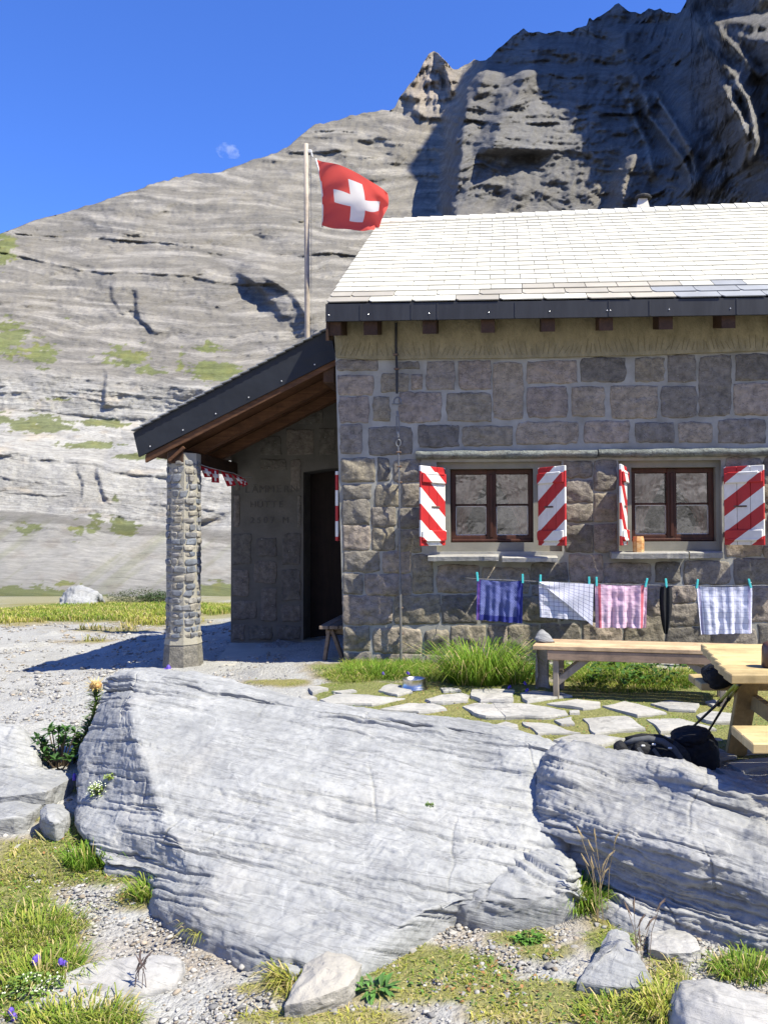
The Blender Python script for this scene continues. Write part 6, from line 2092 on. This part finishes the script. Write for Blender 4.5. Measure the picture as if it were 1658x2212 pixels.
# the folded-over half
tri = []
for j in range(6):
    q = j / 5
    row = []
    for i in range(6):
        s = i / 5
        top = Vector((1164 + (1281 - 1164) * s, 1256 + 6 * s, 0))
        low = Vector((1164 + (1279 - 1164) * s, 1258 + (1352 - 1258) * s ** 1.05, 0))
        p_ = top.lerp(low, q)
        row.append(P(p_.x, p_.y, YL - .028 - .012 * q))
    tri.append(row)
cloth("folded_corner", tri, 50, 40, W2, e2, lambda U, V: .006 * np.sin(U * 12 + V * 6))
hang("tea_towel", (1284, 1261), (1397, 1264), (1395, 1357), (1286, 1356), towel_mat("pink_red_check_towel", (.84, .60, .74), (.45, .24, .40), 9, 8, .05, (.1, .89), (.62, .10, .13)), "pinkish white tea towel with two red side stripes", 3)
hang("tea_towel", (1503, 1266), (1623, 1266), (1624, 1368), (1513, 1371), towel_mat("pale_blue_check_towel", (.76, .78, .92), (.20, .20, .36), 9, 9, .05, (.06, .93), (.36, .33, .52)), "crumpled pale blue tea towel with a faint grid, farthest along the line", 4, .014, backlen=.45)
# black stockings / strap
st = empty("black_garment", P(1437, 1370, YL), "narrow black garment doubled over the line between two tea towels", "garment")
gsp = [[P(1425, 1268, YL - .02), P(1437, 1267, YL - .04), P(1449, 1270, YL - .02)], [P(1423, 1298, YL - .022), P(1436, 1300, YL - .045), P(1451, 1300, YL - .022)], [P(1426, 1335, YL - .02), P(1437, 1336, YL - .04), P(1448, 1336, YL - .02)], [P(1432, 1366, YL - .008), P(1437, 1371, YL - .015), P(1442, 1367, YL - .008)]]
cloth("front_fold", gsp, 24, 30, BLACK, st, lambda U, V: .012 * np.sin(U * 14))
gsp2 = [[q + Vector((.008, .035, 0)) for q in r_] for r_ in gsp[:3]]
cloth("back_fold", gsp2, 20, 20, BLACK, st, lambda U, V: .01 * np.sin(U * 11 + 1))
PEGM = simple("turquoise_plastic", (.06, .46, .46), (.04, .38, .40), 20, .4, .5)
for k, (x, lab) in enumerate(((1031, "holding the navy towel's left corner"), (1128, "holding the navy towel's right corner"), (1166, "holding the folded check towel's left corner"), (1271, "holding the folded check towel's right corner"),
                         (1287, "holding the pink towel's left corner"), (1393, "holding the pink towel's right corner"), (1437, "holding the black garment"), (1503, "holding the pale blue towel's left corner"), (1618, "holding the pale blue towel's right corner"))):
    y = lineY(x)
    c = P(x, y, YL)
    e = empty("clothes_peg", c, "turquoise clothes peg " + lab, "clothes peg", "turquoise pegs on the washing line")
    tilt = (-.1, 0, .05, 0, 0, .25, -.05, .18, -.22)[k]
    for sg in (-1, 1):
        R = Matrix.Rotation(tilt, 3, 'Y') @ Matrix.Rotation(sg * .12, 3, 'X')
        m = MB(); m.box(c + Vector((math.sin(tilt) * .02, sg * .008 - .012, .022)), (.02, .009, .088), R, .003)
        m.build("peg_half", PEGM, e)
    m = MB(); m.tube([c + Vector((-.012, -.012, .028)), c + Vector((.012, -.012, .028))], .006, 6); m.build("spring", GREYM, e)

# ================================================================== small things
# wooden beaker on the sill
c = P(1378, 1195, YW - .10)
wb = empty("birch_beaker", c, "orange brown birch bark beaker standing on the window sill", "beaker")
m = MB(); m.lathe(c, [(.052, 0), (.056, .01), (.058, .12), (.053, .15), (.05, .165), (.042, .165), (.042, .12)], 8)
tb_ = NT("birch_bark")
tb_c = tb_.ramp(tb_.noise(tb_.pos((1, 1, 2)), 16, 5), [(.3, (.36, .14, .04)), (.5, (.55, .30, .12)), (.7, (.62, .45, .25))])
m.build("beaker_wall", tb_.done(tb_c, .7, .3), wb)
m = MB(); m.lathe(c + Vector((0, 0, .1)), [(.04, 0), (.04, .03)], 8); m.build("beaker_filling", DARK, wb)
# steel dog bowl
q = PG(894, 1489)
bw = empty("dog_bowl", q, "shiny steel dog bowl on the grass before the wall", "bowl")
STEEL = simple("polished_steel", (.66, .63, .58), (.5, .48, .45), 3, .3, .5, 1.0)
m = MB(); m.lathe(q + Vector((0, 0, .004)), [(.118, 0), (.118, .008), (.104, .025), (.094, .085), (.098, .09), (.088, .088), (.084, .06), (.06, .03)], 32)
m.build("bowl_shell", STEEL, bw, True)
m = MB(); m.lathe(q + Vector((0, 0, .0)), [(.12, 0), (.122, .006), (.112, .012)], 32); m.build("rubber_ring", BLACK, bw)
# scrap of turquoise cloth behind the slab
c = P(334, 1452, 5.35)
g = [[P(325, 1452, 5.4), P(332, 1446, 5.4), P(340, 1449, 5.4)], [P(324, 1458, 5.36), P(334, 1455, 5.33), P(344, 1457, 5.36)], [P(322, 1470, 5.36), P(334, 1470, 5.33), P(348, 1470, 5.36)]]
sc = cloth("cloth_scrap", g, 14, 12, simple("turquoise_cloth", (.03, .48, .60), None, 20, .8), None, lambda U, V: .01 * np.sin(U * 9))
tag(sc, "scrap of bright turquoise cloth poking up behind the pale slab", "cloth")

# ================================================================== vegetation
GRASSM = attr_mat("grass_blades", .7, 8, .18, transl=.35, spec=.25)
LEAFM = attr_mat("leaves", .55, 14, .2, transl=.25, spec=.35)


def blades(P0, H, lean, width, cbase, ctip, curve=.5, az=None):
    """numpy blades: P0 (N,3), H (N), lean (N) -> verts, faces, colours; two-segment tapering blades"""
    n = len(P0)
    az = rng.uniform(0, 2 * np.pi, n) if az is None else az
    wa = az + rng.uniform(.9, 2.2, n)
    d = np.stack([np.cos(az), np.sin(az), np.zeros(n)], -1)
    w = np.stack([np.cos(wa), np.sin(wa), np.zeros(n)], -1) * (width / 2)[:, None]
    m1 = P0 + d * (H * lean * .3)[:, None] + np.array([0, 0, 1.0]) * (H * .55)[:, None]
    m2 = P0 + d * (H * lean * .65)[:, None] + np.array([0, 0, 1.0]) * (H * .85)[:, None]
    tp = P0 + d * (H * lean)[:, None] + np.array([0, 0, 1.0]) * (H * (1 - curve * np.minimum(lean, 1.2) * .45))[:, None]
    V = np.stack([P0 - w, P0 + w, m1 - w * .85, m1 + w * .85, m2 - w * .55, m2 + w * .55, tp], 1).reshape(-1, 3)
    b = np.arange(n)[:, None] * 7
    Q = np.concatenate([b + np.array([[0, 1, 3, 2]]), b + np.array([[2, 3, 5, 4]])])
    T_ = b + np.array([[4, 5, 6]])
    k = np.array([0, 0, .5, .5, .8, .8, 1.0])[None, :, None]
    C = (cbase[:, None, :] * (1 - k) + ctip[:, None, :] * k).reshape(-1, 3)
    return V, [Q, T_], C


def gcols(n, yellow):
    y = np.clip(np.asarray(yellow) + rng.normal(0, .22, n), 0, 1)[:, None]
    dry = (rng.random(n) < (.06 + .25 * np.asarray(yellow)))[:, None]
    green = np.array([.13, .25, .022]); yel = np.array([.44, .41, .085]); straw = np.array([.58, .47, .22])
    c = green * (1 - y) + yel * y
    c = np.where(dry, straw, c) * rng.uniform(.75, 1.2, (n, 1))
    return c * .75, c * 1.1


def scatter_turf():
    N = 560000
    X = rng.uniform(-4.6, 3.0, N); Y = 2.1 + 6.6 * rng.random(N) ** 1.6
    Z = gz(X, Y)
    px, py = proj(np.stack([X, Y, Z], -1))
    g, h, ye = turf_mask(px, py, X, Y)
    ok = (px > -90) & (px < 1750) & (py < 2330)
    keep = ok & (rng.random(N) < sstep(.40, .66, g) * np.where(h < .045, .8, 1.0) * .8)
    for pl in FLAG:
        cx = np.mean([q[0] for q in pl]); cy = np.mean([q[1] for q in pl])
        pl2 = [(cx + (x - cx) * .97, cy + (y - cy) * .95) for x, y in pl]
        keep &= ~inpoly(px, py, pl2)
    keep &= ~((X > XLb + .02) & (Y > YW - .04)) & ~((Y > 7.6) & (X > fl[0].x) & (X < XLb))
    i = np.where(keep)[0]
    n = len(i)
    H = h[i] * rng.uniform(.25, .8, n) * np.where(Y[i] < 4.4, .55, .8)
    b, t = gcols(n, np.clip(ye[i] + np.where(Y[i] < 4.6, .14, 0), 0, 1))
    V, Fc, C = blades(np.stack([X[i], Y[i], Z[i] - .004], -1), H, np.where(rng.random(n) < .35, rng.uniform(1.3, 2.6, n), rng.uniform(.2, 1.3, n)), rng.uniform(.0022, .0052, n) * np.where(h[i] < .05, .9, 1.2), b, t)
    # a mat of dry and green litter lying flat in the foreground turf
    o = link("turf", npmesh("turf", V, Fc, col=C), GRASSM)
    tag(o, "short green and yellow alpine turf around the rocks and flagstones", "grass", kind="stuff")
    # far band of grass beyond the porch
    N = 90000
    X = rng.uniform(-11.5, -2.6, N); Y = rng.uniform(10.5, 21.5, N); Z = gz(X, Y)
    px, py = proj(np.stack([X, Y, Z], -1))
    g, h, ye = turf_mask(px, py, X, Y)
    i = np.where((px > -120) & (px < 560) & (rng.random(N) < sstep(.45, .7, g)))[0]
    n = len(i)
    b, t = gcols(n, ye[i])
    V, Fc, C = blades(np.stack([X[i], Y[i], Z[i]], -1), rng.uniform(.04, .13, n), rng.uniform(.2, 1.1, n), rng.uniform(.010, .02, n), b, t)
    o = link("meadow", npmesh("meadow", V, Fc, col=C), GRASSM)
    tag(o, "sunlit yellow green grass strip at the foot of the scree", "grass", kind="stuff")


scatter_turf()


def scatter_weeds():
    N = 90000
    X = rng.uniform(-3.6, 2.6, N); Y = 2.1 + 5.9 * rng.random(N) ** 1.8
    Z = gz(X, Y)
    px, py = proj(np.stack([X, Y, Z], -1))
    g, h, ye = turf_mask(px, py, X, Y)
    pat = fbm(np.stack([X * 4, Y * 4, X * 0 + 70], -1), 3)
    i = np.where((px > -60) & (px < 1720) & (py < 2300) & (g > .42) & (pat > .05) & (rng.random(N) < .5) & ~((X > XLb) & (Y > YW - .05)))[0]
    for pl in FLAG:
        i = i[~inpoly(px[i], py[i], pl)]
    n = len(i)
    a = rng.uniform(0, 6.28, n); el = rng.uniform(-.1, .7, n)
    dr = np.stack([np.cos(a) * np.cos(el), np.sin(a) * np.cos(el), np.sin(el)], -1)
    k = rng.random((n, 1))
    col = np.where(k < .2, np.array([.34, .17, .07]), np.where(k < .45, np.array([.36, .30, .10]), np.array([.10, .19, .035]))) * rng.uniform(.7, 1.3, (n, 1))
    V, Fc, C = leafset(np.stack([X[i], Y[i], Z[i] + rng.uniform(.002, .02, n)], -1), dr, rng.uniform(.010, .024, n), rng.uniform(.006, .013, n), col, .15)
    o = link("ground_cover", npmesh("ground_cover", V, Fc, col=C), LEAFM)
    tag(o, "small weeds and dead leaves mixed into the turf", "weeds", kind="stuff")


def tuft(px, py, n, rad, h, yellow, label, lean=(.3, 1.3), width=(.004, .008), az=None, lift=0.0, on=None):
    q = Vector(on) if on is not None else PG(px, py)
    a = rng.uniform(0, 6.28, n); r = rad * np.sqrt(rng.random(n))
    X = q.x + r * np.cos(a); Y = q.y + r * np.sin(a) * .7
    Z = gz(X, Y) - .01 if on is None else np.full(n, q.z)
    H = h * rng.uniform(.4, 1.1, n) * (.5 if q.y < 4.5 else 1.0)
    n_ = n
    b, t = gcols(n, np.full(n, yellow))
    azz = a + rng.normal(0, .6, n) if az is None else rng.normal(az[0], az[1], n)
    V, Fc, C = blades(np.stack([X, Y, Z], -1), H, rng.uniform(lean[0], lean[1], n) * (.35 + r / rad), rng.uniform(width[0], width[1], n), b, t, .9, azz)
    o = link("grass_tuft", npmesh("grass_tuft", V, Fc, col=C), GRASSM)
    tag(o, label, "grass", "grass tufts standing taller than the turf")
    return o


tuft(1035, 1476, 1000, .25, .40, .05, "tallest lush grass clump arching against the hut wall", (.3, 1.4), (.006, .011))
tuft(1110, 1476, 220, .16, .24, .1, "shorter grass clump between the tall clump and the bench leg", (.3, 1.2))
tuft(808, 1460, 420, .3, .14, .1, "green grass clump at the hut's corner by the porch", (.3, 1.2), (.005, .008))
tuft(200, 1868, 420, .12, .24, .05, "deep green tuft against the slab's shaded left flank", (.2, .9))
tuft(345, 1938, 380, .10, .2, .2, "green tuft at the slab's lower left corner", (.3, 1.2))
tuft(460, 2018, 420, .075, .17, .75, "straw coloured tuft growing by the slab's foot", (.5, 1.5))
tuft(1240, 1958, 700, .10, .23, .12, "fresh green tuft between the wedged block and the dark-flanked boulder", (.3, 1.2))
tuft(1610, 2108, 320, .1, .17, .15, "green tuft by the picture's right edge above the smooth boulder", (.3, 1.2))
tuft(1518, 1998, 240, .06, .11, .25, "small green tuft under the dark-flanked boulder", (.4, 1.3))
tuft(648, 2120, 420, .07, .18, .8, "yellow tuft drooping over the flat cream rock", (.6, 1.6))
tuft(180, 2216, 420, .18, .14, .5, "olive tuft along the picture's lower left edge", (.3, 1.0))
tuft(1440, 2190, 420, .09, .18, .6, "dry tuft beside the smooth rounded boulder", (.3, 1.2))
tuft(1420, 1482, 260, .3, .15, .2, "grass fringe under the middle of the long bench", (.3, 1.2))
tuft(1345, 2200, 380, .16, .12, .4, "low tuft in front of the triangular rock", (.3, 1.2))
tuft(100, 2110, 420, .16, .18, .35, "lush tuft around the harebells at the left edge", (.3, 1.1))
tuft(88, 2010, 320, .18, .16, .42, "tuft on the left edge above the harebells", (.3, 1.1))


def stalks(px, py, n, h, spread, label, col=(.42, .32, .17)):
    q = PG(px, py)
    e = empty("seed_stalks", q, label, "dry grass", "dry seed stalks in the gravel")
    mt = simple("straw_stalk_%d" % px, col, tuple(x * .7 for x in col), 30, .8)
    for k in range(n):
        m = MB(); a = random.uniform(-spread, spread); b = random.uniform(-spread, spread) * .6; hh = h * random.uniform(.55, 1.1)
        base = q + Vector((random.uniform(-.04, .04), random.uniform(-.03, .03), 0))
        top = base + Vector((a * hh, b * hh, hh)); mid = base + Vector((a * hh * .3, b * hh * .3, hh * .6))
        m.tube([base, mid, top, top + Vector((a * .06 + .008, b * .04, .012))], [.0016, .0014, .0013, .001], 4)
        m.tube([top - Vector((a * .1, 0, .03)), top, top + Vector((a * .08 + .006, 0, .022))], [.0015, .0045, .001], 5)
        m.build("stalk", mt, e)


stalks(1308, 1990, 9, .36, .35, "tall dry seed stalks standing before the dark-flanked boulder")
stalks(1392, 2105, 6, .24, .2, "brownish seed stalks beside the triangular rock", (.24, .17, .12))
stalks(302, 2150, 5, .16, .35, "thin dark seed stalks leaning over the path", (.16, .12, .11))
stalks(115, 1905, 4, .2, .4, "wispy stalks in the yellow turf left of the slab", (.33, .3, .12))


def leafset(pts, dirs, L, W, col, droop=.25, up=None):
    """pointed leaves with a fold; returns arrays"""
    n = len(pts)
    d = dirs / (np.linalg.norm(dirs, axis=1, keepdims=True) + 1e-9)
    s = np.cross(d, np.array([0, 0, 1.0])); s /= np.linalg.norm(s, axis=1, keepdims=True) + 1e-9
    nn = np.cross(s, d)
    L = L[:, None]; W = W[:, None]
    a = pts
    m1 = pts + d * L * .4 + nn * L * .06
    tp = pts + d * L - np.array([0, 0, 1.0]) * L * droop
    m2 = pts + d * L * .72 - np.array([0, 0, 1.0]) * L * droop * .4
    V = np.stack([a, m1 + s * W * .5 + nn * W * .12, m1, m1 - s * W * .5 + nn * W * .12, m2 + s * W * .42 + nn * W * .1, m2, m2 - s * W * .42 + nn * W * .1, tp], 1).reshape(-1, 3)
    b = np.arange(n)[:, None] * 8
    T_ = np.concatenate([b + np.array([[0, 2, 1]]), b + np.array([[0, 3, 2]]), b + np.array([[4, 5, 7]]), b + np.array([[5, 6, 7]])])
    Q = np.concatenate([b + np.array([[1, 2, 5, 4]]), b + np.array([[2, 3, 6, 5]])])
    C = np.repeat(col, 8, 0)
    return V, [T_, Q], C


def merge(parts):
    V, T3, T4, C, o = [], [], [], [], 0
    for (v, f, c) in parts:
        V.append(v); C.append(c)
        for q in f: (T3 if q.shape[1] == 3 else T4).append(q + o)
        o += len(v)
    fl_ = []
    if T3: fl_.append(np.concatenate(T3))
    if T4: fl_.append(np.concatenate(T4))
    return np.concatenate(V), fl_, np.concatenate(C)


scatter_weeds()
STEM = simple("plant_stem", (.13, .17, .05), (.09, .1, .04), 20, .8)
BARK = simple("woody_stem", (.10, .075, .05), None, 20, .9)
# alpine rose bush: rosettes of leathery leaves
q = PG(128, 1662)
ar = empty("alpine_rose", q, "dark green alpine rose bush with leathery leaves left of the slab", "shrub")
parts = []; m = MB()
r = np.random.default_rng(5)
for k in range(34):
    x = r.uniform(80, 182); y = r.uniform(1572, 1648)
    if (x - 130) ** 2 / 56 ** 2 + (y - 1612) ** 2 / 44 ** 2 > 1: continue
    c = np.array(P(x, y, q.y + r.uniform(-.16, .2)))
    n = 15
    a = r.uniform(0, 6.28, n); el = r.uniform(-.1, 1.2, n)
    dr = np.stack([np.cos(a) * np.cos(el), np.sin(a) * np.cos(el), np.sin(el)], -1)
    col = np.array([.04, .10, .022]) * r.uniform(.7, 1.5, (n, 1)) + np.array([.02, .03, 0]) * (r.random((n, 1)) < .2)
    parts.append(leafset(np.repeat(c[None], n, 0), dr, r.uniform(.045, .075, n), r.uniform(.016, .024, n), col, .15))
    m.tube([q + Vector((r.uniform(-.05, .05), r.uniform(-.04, .04), -.02)), (q + Vector(c)) / 2 + Vector((0, 0, -.02)), Vector(c)], [.006, .005, .003], 5)
V, Fc, C = merge(parts)
link("foliage", npmesh("foliage", V, Fc, col=C), LEAFM, ar); m.build("stem", BARK, ar)

# the thistle: leafy stem curving up beside the slab, straw-coloured head
q = P(176, 1612, 5.15)
th = empty("spiny_thistle", PG(172, 1630), "tall leafy thistle with a yellow spiny head beside the slab's corner", "thistle")
sp_ = [P(172, 1628, 5.15), P(184, 1585, 5.2), P(200, 1550, 5.25), P(208, 1515, 5.3), P(208, 1492, 5.3)]
m = MB(); m.tube(sp_, [.012, .011, .010, .009, .008], 7); m.build("stem", STEM, th, True)
parts = []
cp = cr(np.array([list(p) for p in sp_]), 60)
for k in range(58):
    n = 6; c = cp[k]
    a = r.uniform(0, 6.28, n); el = r.uniform(.0, .7, n)
    dr = np.stack([np.cos(a) * np.cos(el), np.sin(a) * np.cos(el), np.sin(el)], -1)
    col = np.array([.12, .20, .04]) * r.uniform(.7, 1.4, (n, 1))
    parts.append(leafset(np.repeat(c[None], n, 0), dr, r.uniform(.05, .085, n), r.uniform(.008, .014, n), col, .1))
V, Fc, C = merge(parts); link("leaves", npmesh("leaves", V, Fc, col=C), LEAFM, th)
hc = np.array(P(207, 1485, 5.3)); n = 130
a = r.uniform(0, 6.28, n); el = r.uniform(-.35, .9, n)
dr = np.stack([np.cos(a) * np.cos(el), np.sin(a) * np.cos(el), np.sin(el)], -1)
V, Fc, C = leafset(np.repeat(hc[None], n, 0), dr, r.uniform(.04, .095, n), r.uniform(.005, .009, n), np.array([.62, .50, .20]) * r.uniform(.8, 1.15, (n, 1)), -.05)
link("bracts", npmesh("bracts", V, Fc, col=C), LEAFM, th)
lumpy("flower_head", hc + np.array([0, 0, .012]), (.036, .036, .03), simple("thistle_brown", (.40, .20, .08), (.55, .38, .16), 60, .9, bump=.8, bscale=120), th, 3, 0, 2.0, .1)

# leafy plants
bpy.context.view_layer.update()


def on_slab(px, py):
    ok, loc, nrm, _ = slab.ray_cast(CAM, ray(px, py).normalized())
    return loc + Vector((0, .01, -.004)) if ok else P(px, py, 4.2)


def leafy(name, px, py, w, hgt, n, Lr, Wr, base, label, cat="plant", group=None, Yo=.0, flowers=0, fcol=(.7, .72, .5), on=None, seed=1):
    rr = np.random.default_rng(seed)
    q = PG(px, py) if on is None else Vector(on)
    e = empty(name, q, label, cat, group)
    a = rr.uniform(0, 6.28, n); rad = w * np.sqrt(rr.random(n))
    pts = np.stack([q.x + rad * np.cos(a), q.y + Yo + rad * np.sin(a) * .6, q.z + hgt * rr.random(n) ** .8 * (1 - .5 * rad / w)], -1)
    el = rr.uniform(-.2, .9, n); az = a + rr.normal(0, .7, n)
    dr = np.stack([np.cos(az) * np.cos(el), np.sin(az) * np.cos(el), np.sin(el)], -1)
    col = np.array(base) * rr.uniform(.65, 1.45, (n, 1))
    V, Fc, C = leafset(pts, dr, rr.uniform(*Lr, n), rr.uniform(*Wr, n), col, .25)
    link("foliage", npmesh("foliage", V, Fc, col=C), LEAFM, e)
    m = MB()
    for k in range(min(n // 5, 26)):
        p_ = Vector(pts[k]); m.tube([Vector((q.x + (p_.x - q.x) * .3, q.y + Yo + (p_.y - q.y - Yo) * .3, q.z - .01)), (q + p_) / 2 + Vector((0, 0, .01)), p_], [.003, .0025, .0015], 4)
    m.build("stem", STEM, e)
    if flowers:
        pk = pts[rr.choice(n, flowers, flowers > n)] + rr.normal(0, .008, (flowers, 3)) + np.array([0, -.01, .012])
        vs = np.concatenate([IV1 * .004 + p_ for p_ in pk]); fs = np.concatenate([IF1 + i * len(IV1) for i in range(flowers)])
        link("flowers", npmesh("flowers", vs, fs), simple("petals_" + name + str(px), fcol, None, 20, .7), e)["kind"] = "stuff"
    return e


leafy("dock_plant", 1330, 1480, .24, .3, 90, (.06, .11), (.03, .05), (.055, .13, .025), "broad-leaved weeds in the shade under the left half of the long bench", group="weeds under the long bench", seed=2)
leafy("dock_plant", 1440, 1478, .3, .28, 100, (.05, .1), (.028, .045), (.05, .12, .022), "broad-leaved weeds in the shade under the right half of the long bench", group="weeds under the long bench", seed=3)
leafy("nettle_plant", 1130, 1472, .22, .36, 150, (.03, .055), (.015, .025), (.055, .15, .02), "small-leaved green weeds beside the bench's outer leg", seed=4)
leafy("nettle_plant", 1180, 1462, .2, .3, 110, (.03, .055), (.015, .025), (.04, .10, .018), "shaded weeds behind the bench's outer leg", seed=14)
leafy("white_flowers", 0, 0, .06, .07, 170, (.012, .022), (.007, .012), (.22, .30, .06), "pale green cushion plant with white blossoms on the slab's left edge", flowers=70, fcol=(.75, .78, .6), on=on_slab(213, 1716), seed=5)
leafy("cushion_plant", 0, 0, .035, .035, 90, (.01, .018), (.006, .01), (.24, .32, .06), "bright green cushion above the white blossoms on the slab", on=on_slab(238, 1684), seed=15)
leafy("white_flowers", 70, 2150, .1, .08, 150, (.015, .03), (.008, .014), (.16, .26, .05), "white-flowered plant in the grass at the left edge", flowers=50, fcol=(.72, .74, .5), seed=6)
leafy("rosette_plant", 808, 2146, .05, .03, 46, (.05, .085), (.012, .018), (.10, .22, .05), "flat green leaf rosette on the gravel near the flat cream rock", seed=7)
leafy("clover_plant", 822, 2040, .06, .04, 90, (.018, .03), (.012, .018), (.07, .19, .03), "low clover patch at the slab's foot", seed=8)
leafy("clover_plant", 1140, 2034, .06, .035, 90, (.016, .028), (.012, .018), (.09, .20, .03), "low clover patch in the gravel below the wedged block", seed=9)
leafy("moss_plant", 1084, 1596, .0, .0, 1, (.01, .02), (.01, .02), (.1, .2, .03), "tiny fern", seed=10) if False else None
leafy("saxifrage", 0, 0, .02, .02, 40, (.01, .016), (.006, .009), (.13, .24, .03), "tiny green plant rooted in a crack of the pale slab", on=on_slab(927, 1742), seed=11)
leafy("creeping_plant", 1530, 1985, .09, .06, 110, (.02, .034), (.014, .022), (.09, .19, .035), "round-leaved creeper under the dark-flanked boulder's right side", seed=12)
leafy("mountain_willow", 1120, 1610, .05, .05, 0 or 60, (.02, .03), (.012, .018), (.09, .17, .03), "small leafy weed between the flagstones near the slab", seed=13) if False else None
# far bushes at the foot of the scree
for (x, y, w, hgt, sd, lab) in ((300, 1304, .85, .5, 31, "grey green willow bush at the edge of the far grass"), (345, 1306, .6, .42, 32, "darker willow bush nearest the porch column")):
    leafy("willow_bush", x, y, w, hgt, 1400, (.05, .10), (.02, .035), (.09, .11, .05) if sd == 31 else (.06, .10, .03), lab, "bush", "willow bushes at the foot of the scree", seed=sd)
# harebells
BELL = simple("harebell_violet", (.12, .07, .42), (.09, .05, .34), 30, .6)
for k, (x, y, dyv_, on, lab) in enumerate(((78, 2071, 30, None, "violet harebell in the lush grass at the left edge"), (140, 2074, 26, None, "violet harebell leaning out over the path"), (158, 1677, 46, None, "violet harebell nodding in the shade of the slab"), (28, 2187, 20, None, "violet harebell in the bottom left corner"),
                             (1132, 1475, 14, None, "violet harebell beside the bench leg, upper of two"), (1138, 1490, 10, None, "violet harebell beside the bench leg, lower of two"), (1098, 1482, 12, None, "violet harebell before the nettles"), (882, 1454, 18, None, "violet harebell in the grass above the dog bowl"), (830, 1452, 16, None, "violet harebell in the grass by the hut corner"))):
    q = PG(x + 2, y + dyv_)
    c = P(x, y, q.y)
    e = empty("harebell", q, lab, "flower", "violet harebells")
    m = MB(); m.tube([q, (q + c) / 2 + Vector((.006, 0, 0)), c + Vector((0, 0, .006))], .0014, 4); m.build("stem", STEM, e)
    for j in range(3 if k < 1 else 2):
        m = MB(); o_ = c + Vector((random.uniform(-.014, .014), random.uniform(-.01, .01), random.uniform(-.012, .008)))
        m.lathe(o_, [(.011, -.012), (.0095, -.002), (.008, .004), (.003, .009)], 7)
        m.build("bell", BELL, e)
e = empty("bellflower", PG(355, 1462), "violet bellflowers at the foot of the porch column", "flower")
for j, (x, y) in enumerate(((352, 1450), (357, 1447), (349, 1453), (364, 1440), (362, 1451))):
    q = PG(356, 1462); c = P(x, y, q.y)
    m = MB(); m.tube([q, c], .003, 4); m.build("stem", STEM, e)
    m = MB(); m.lathe(c, [(.026, -.02), (.02, 0), (.008, .018)], 7); m.build("bell", BELL, e)
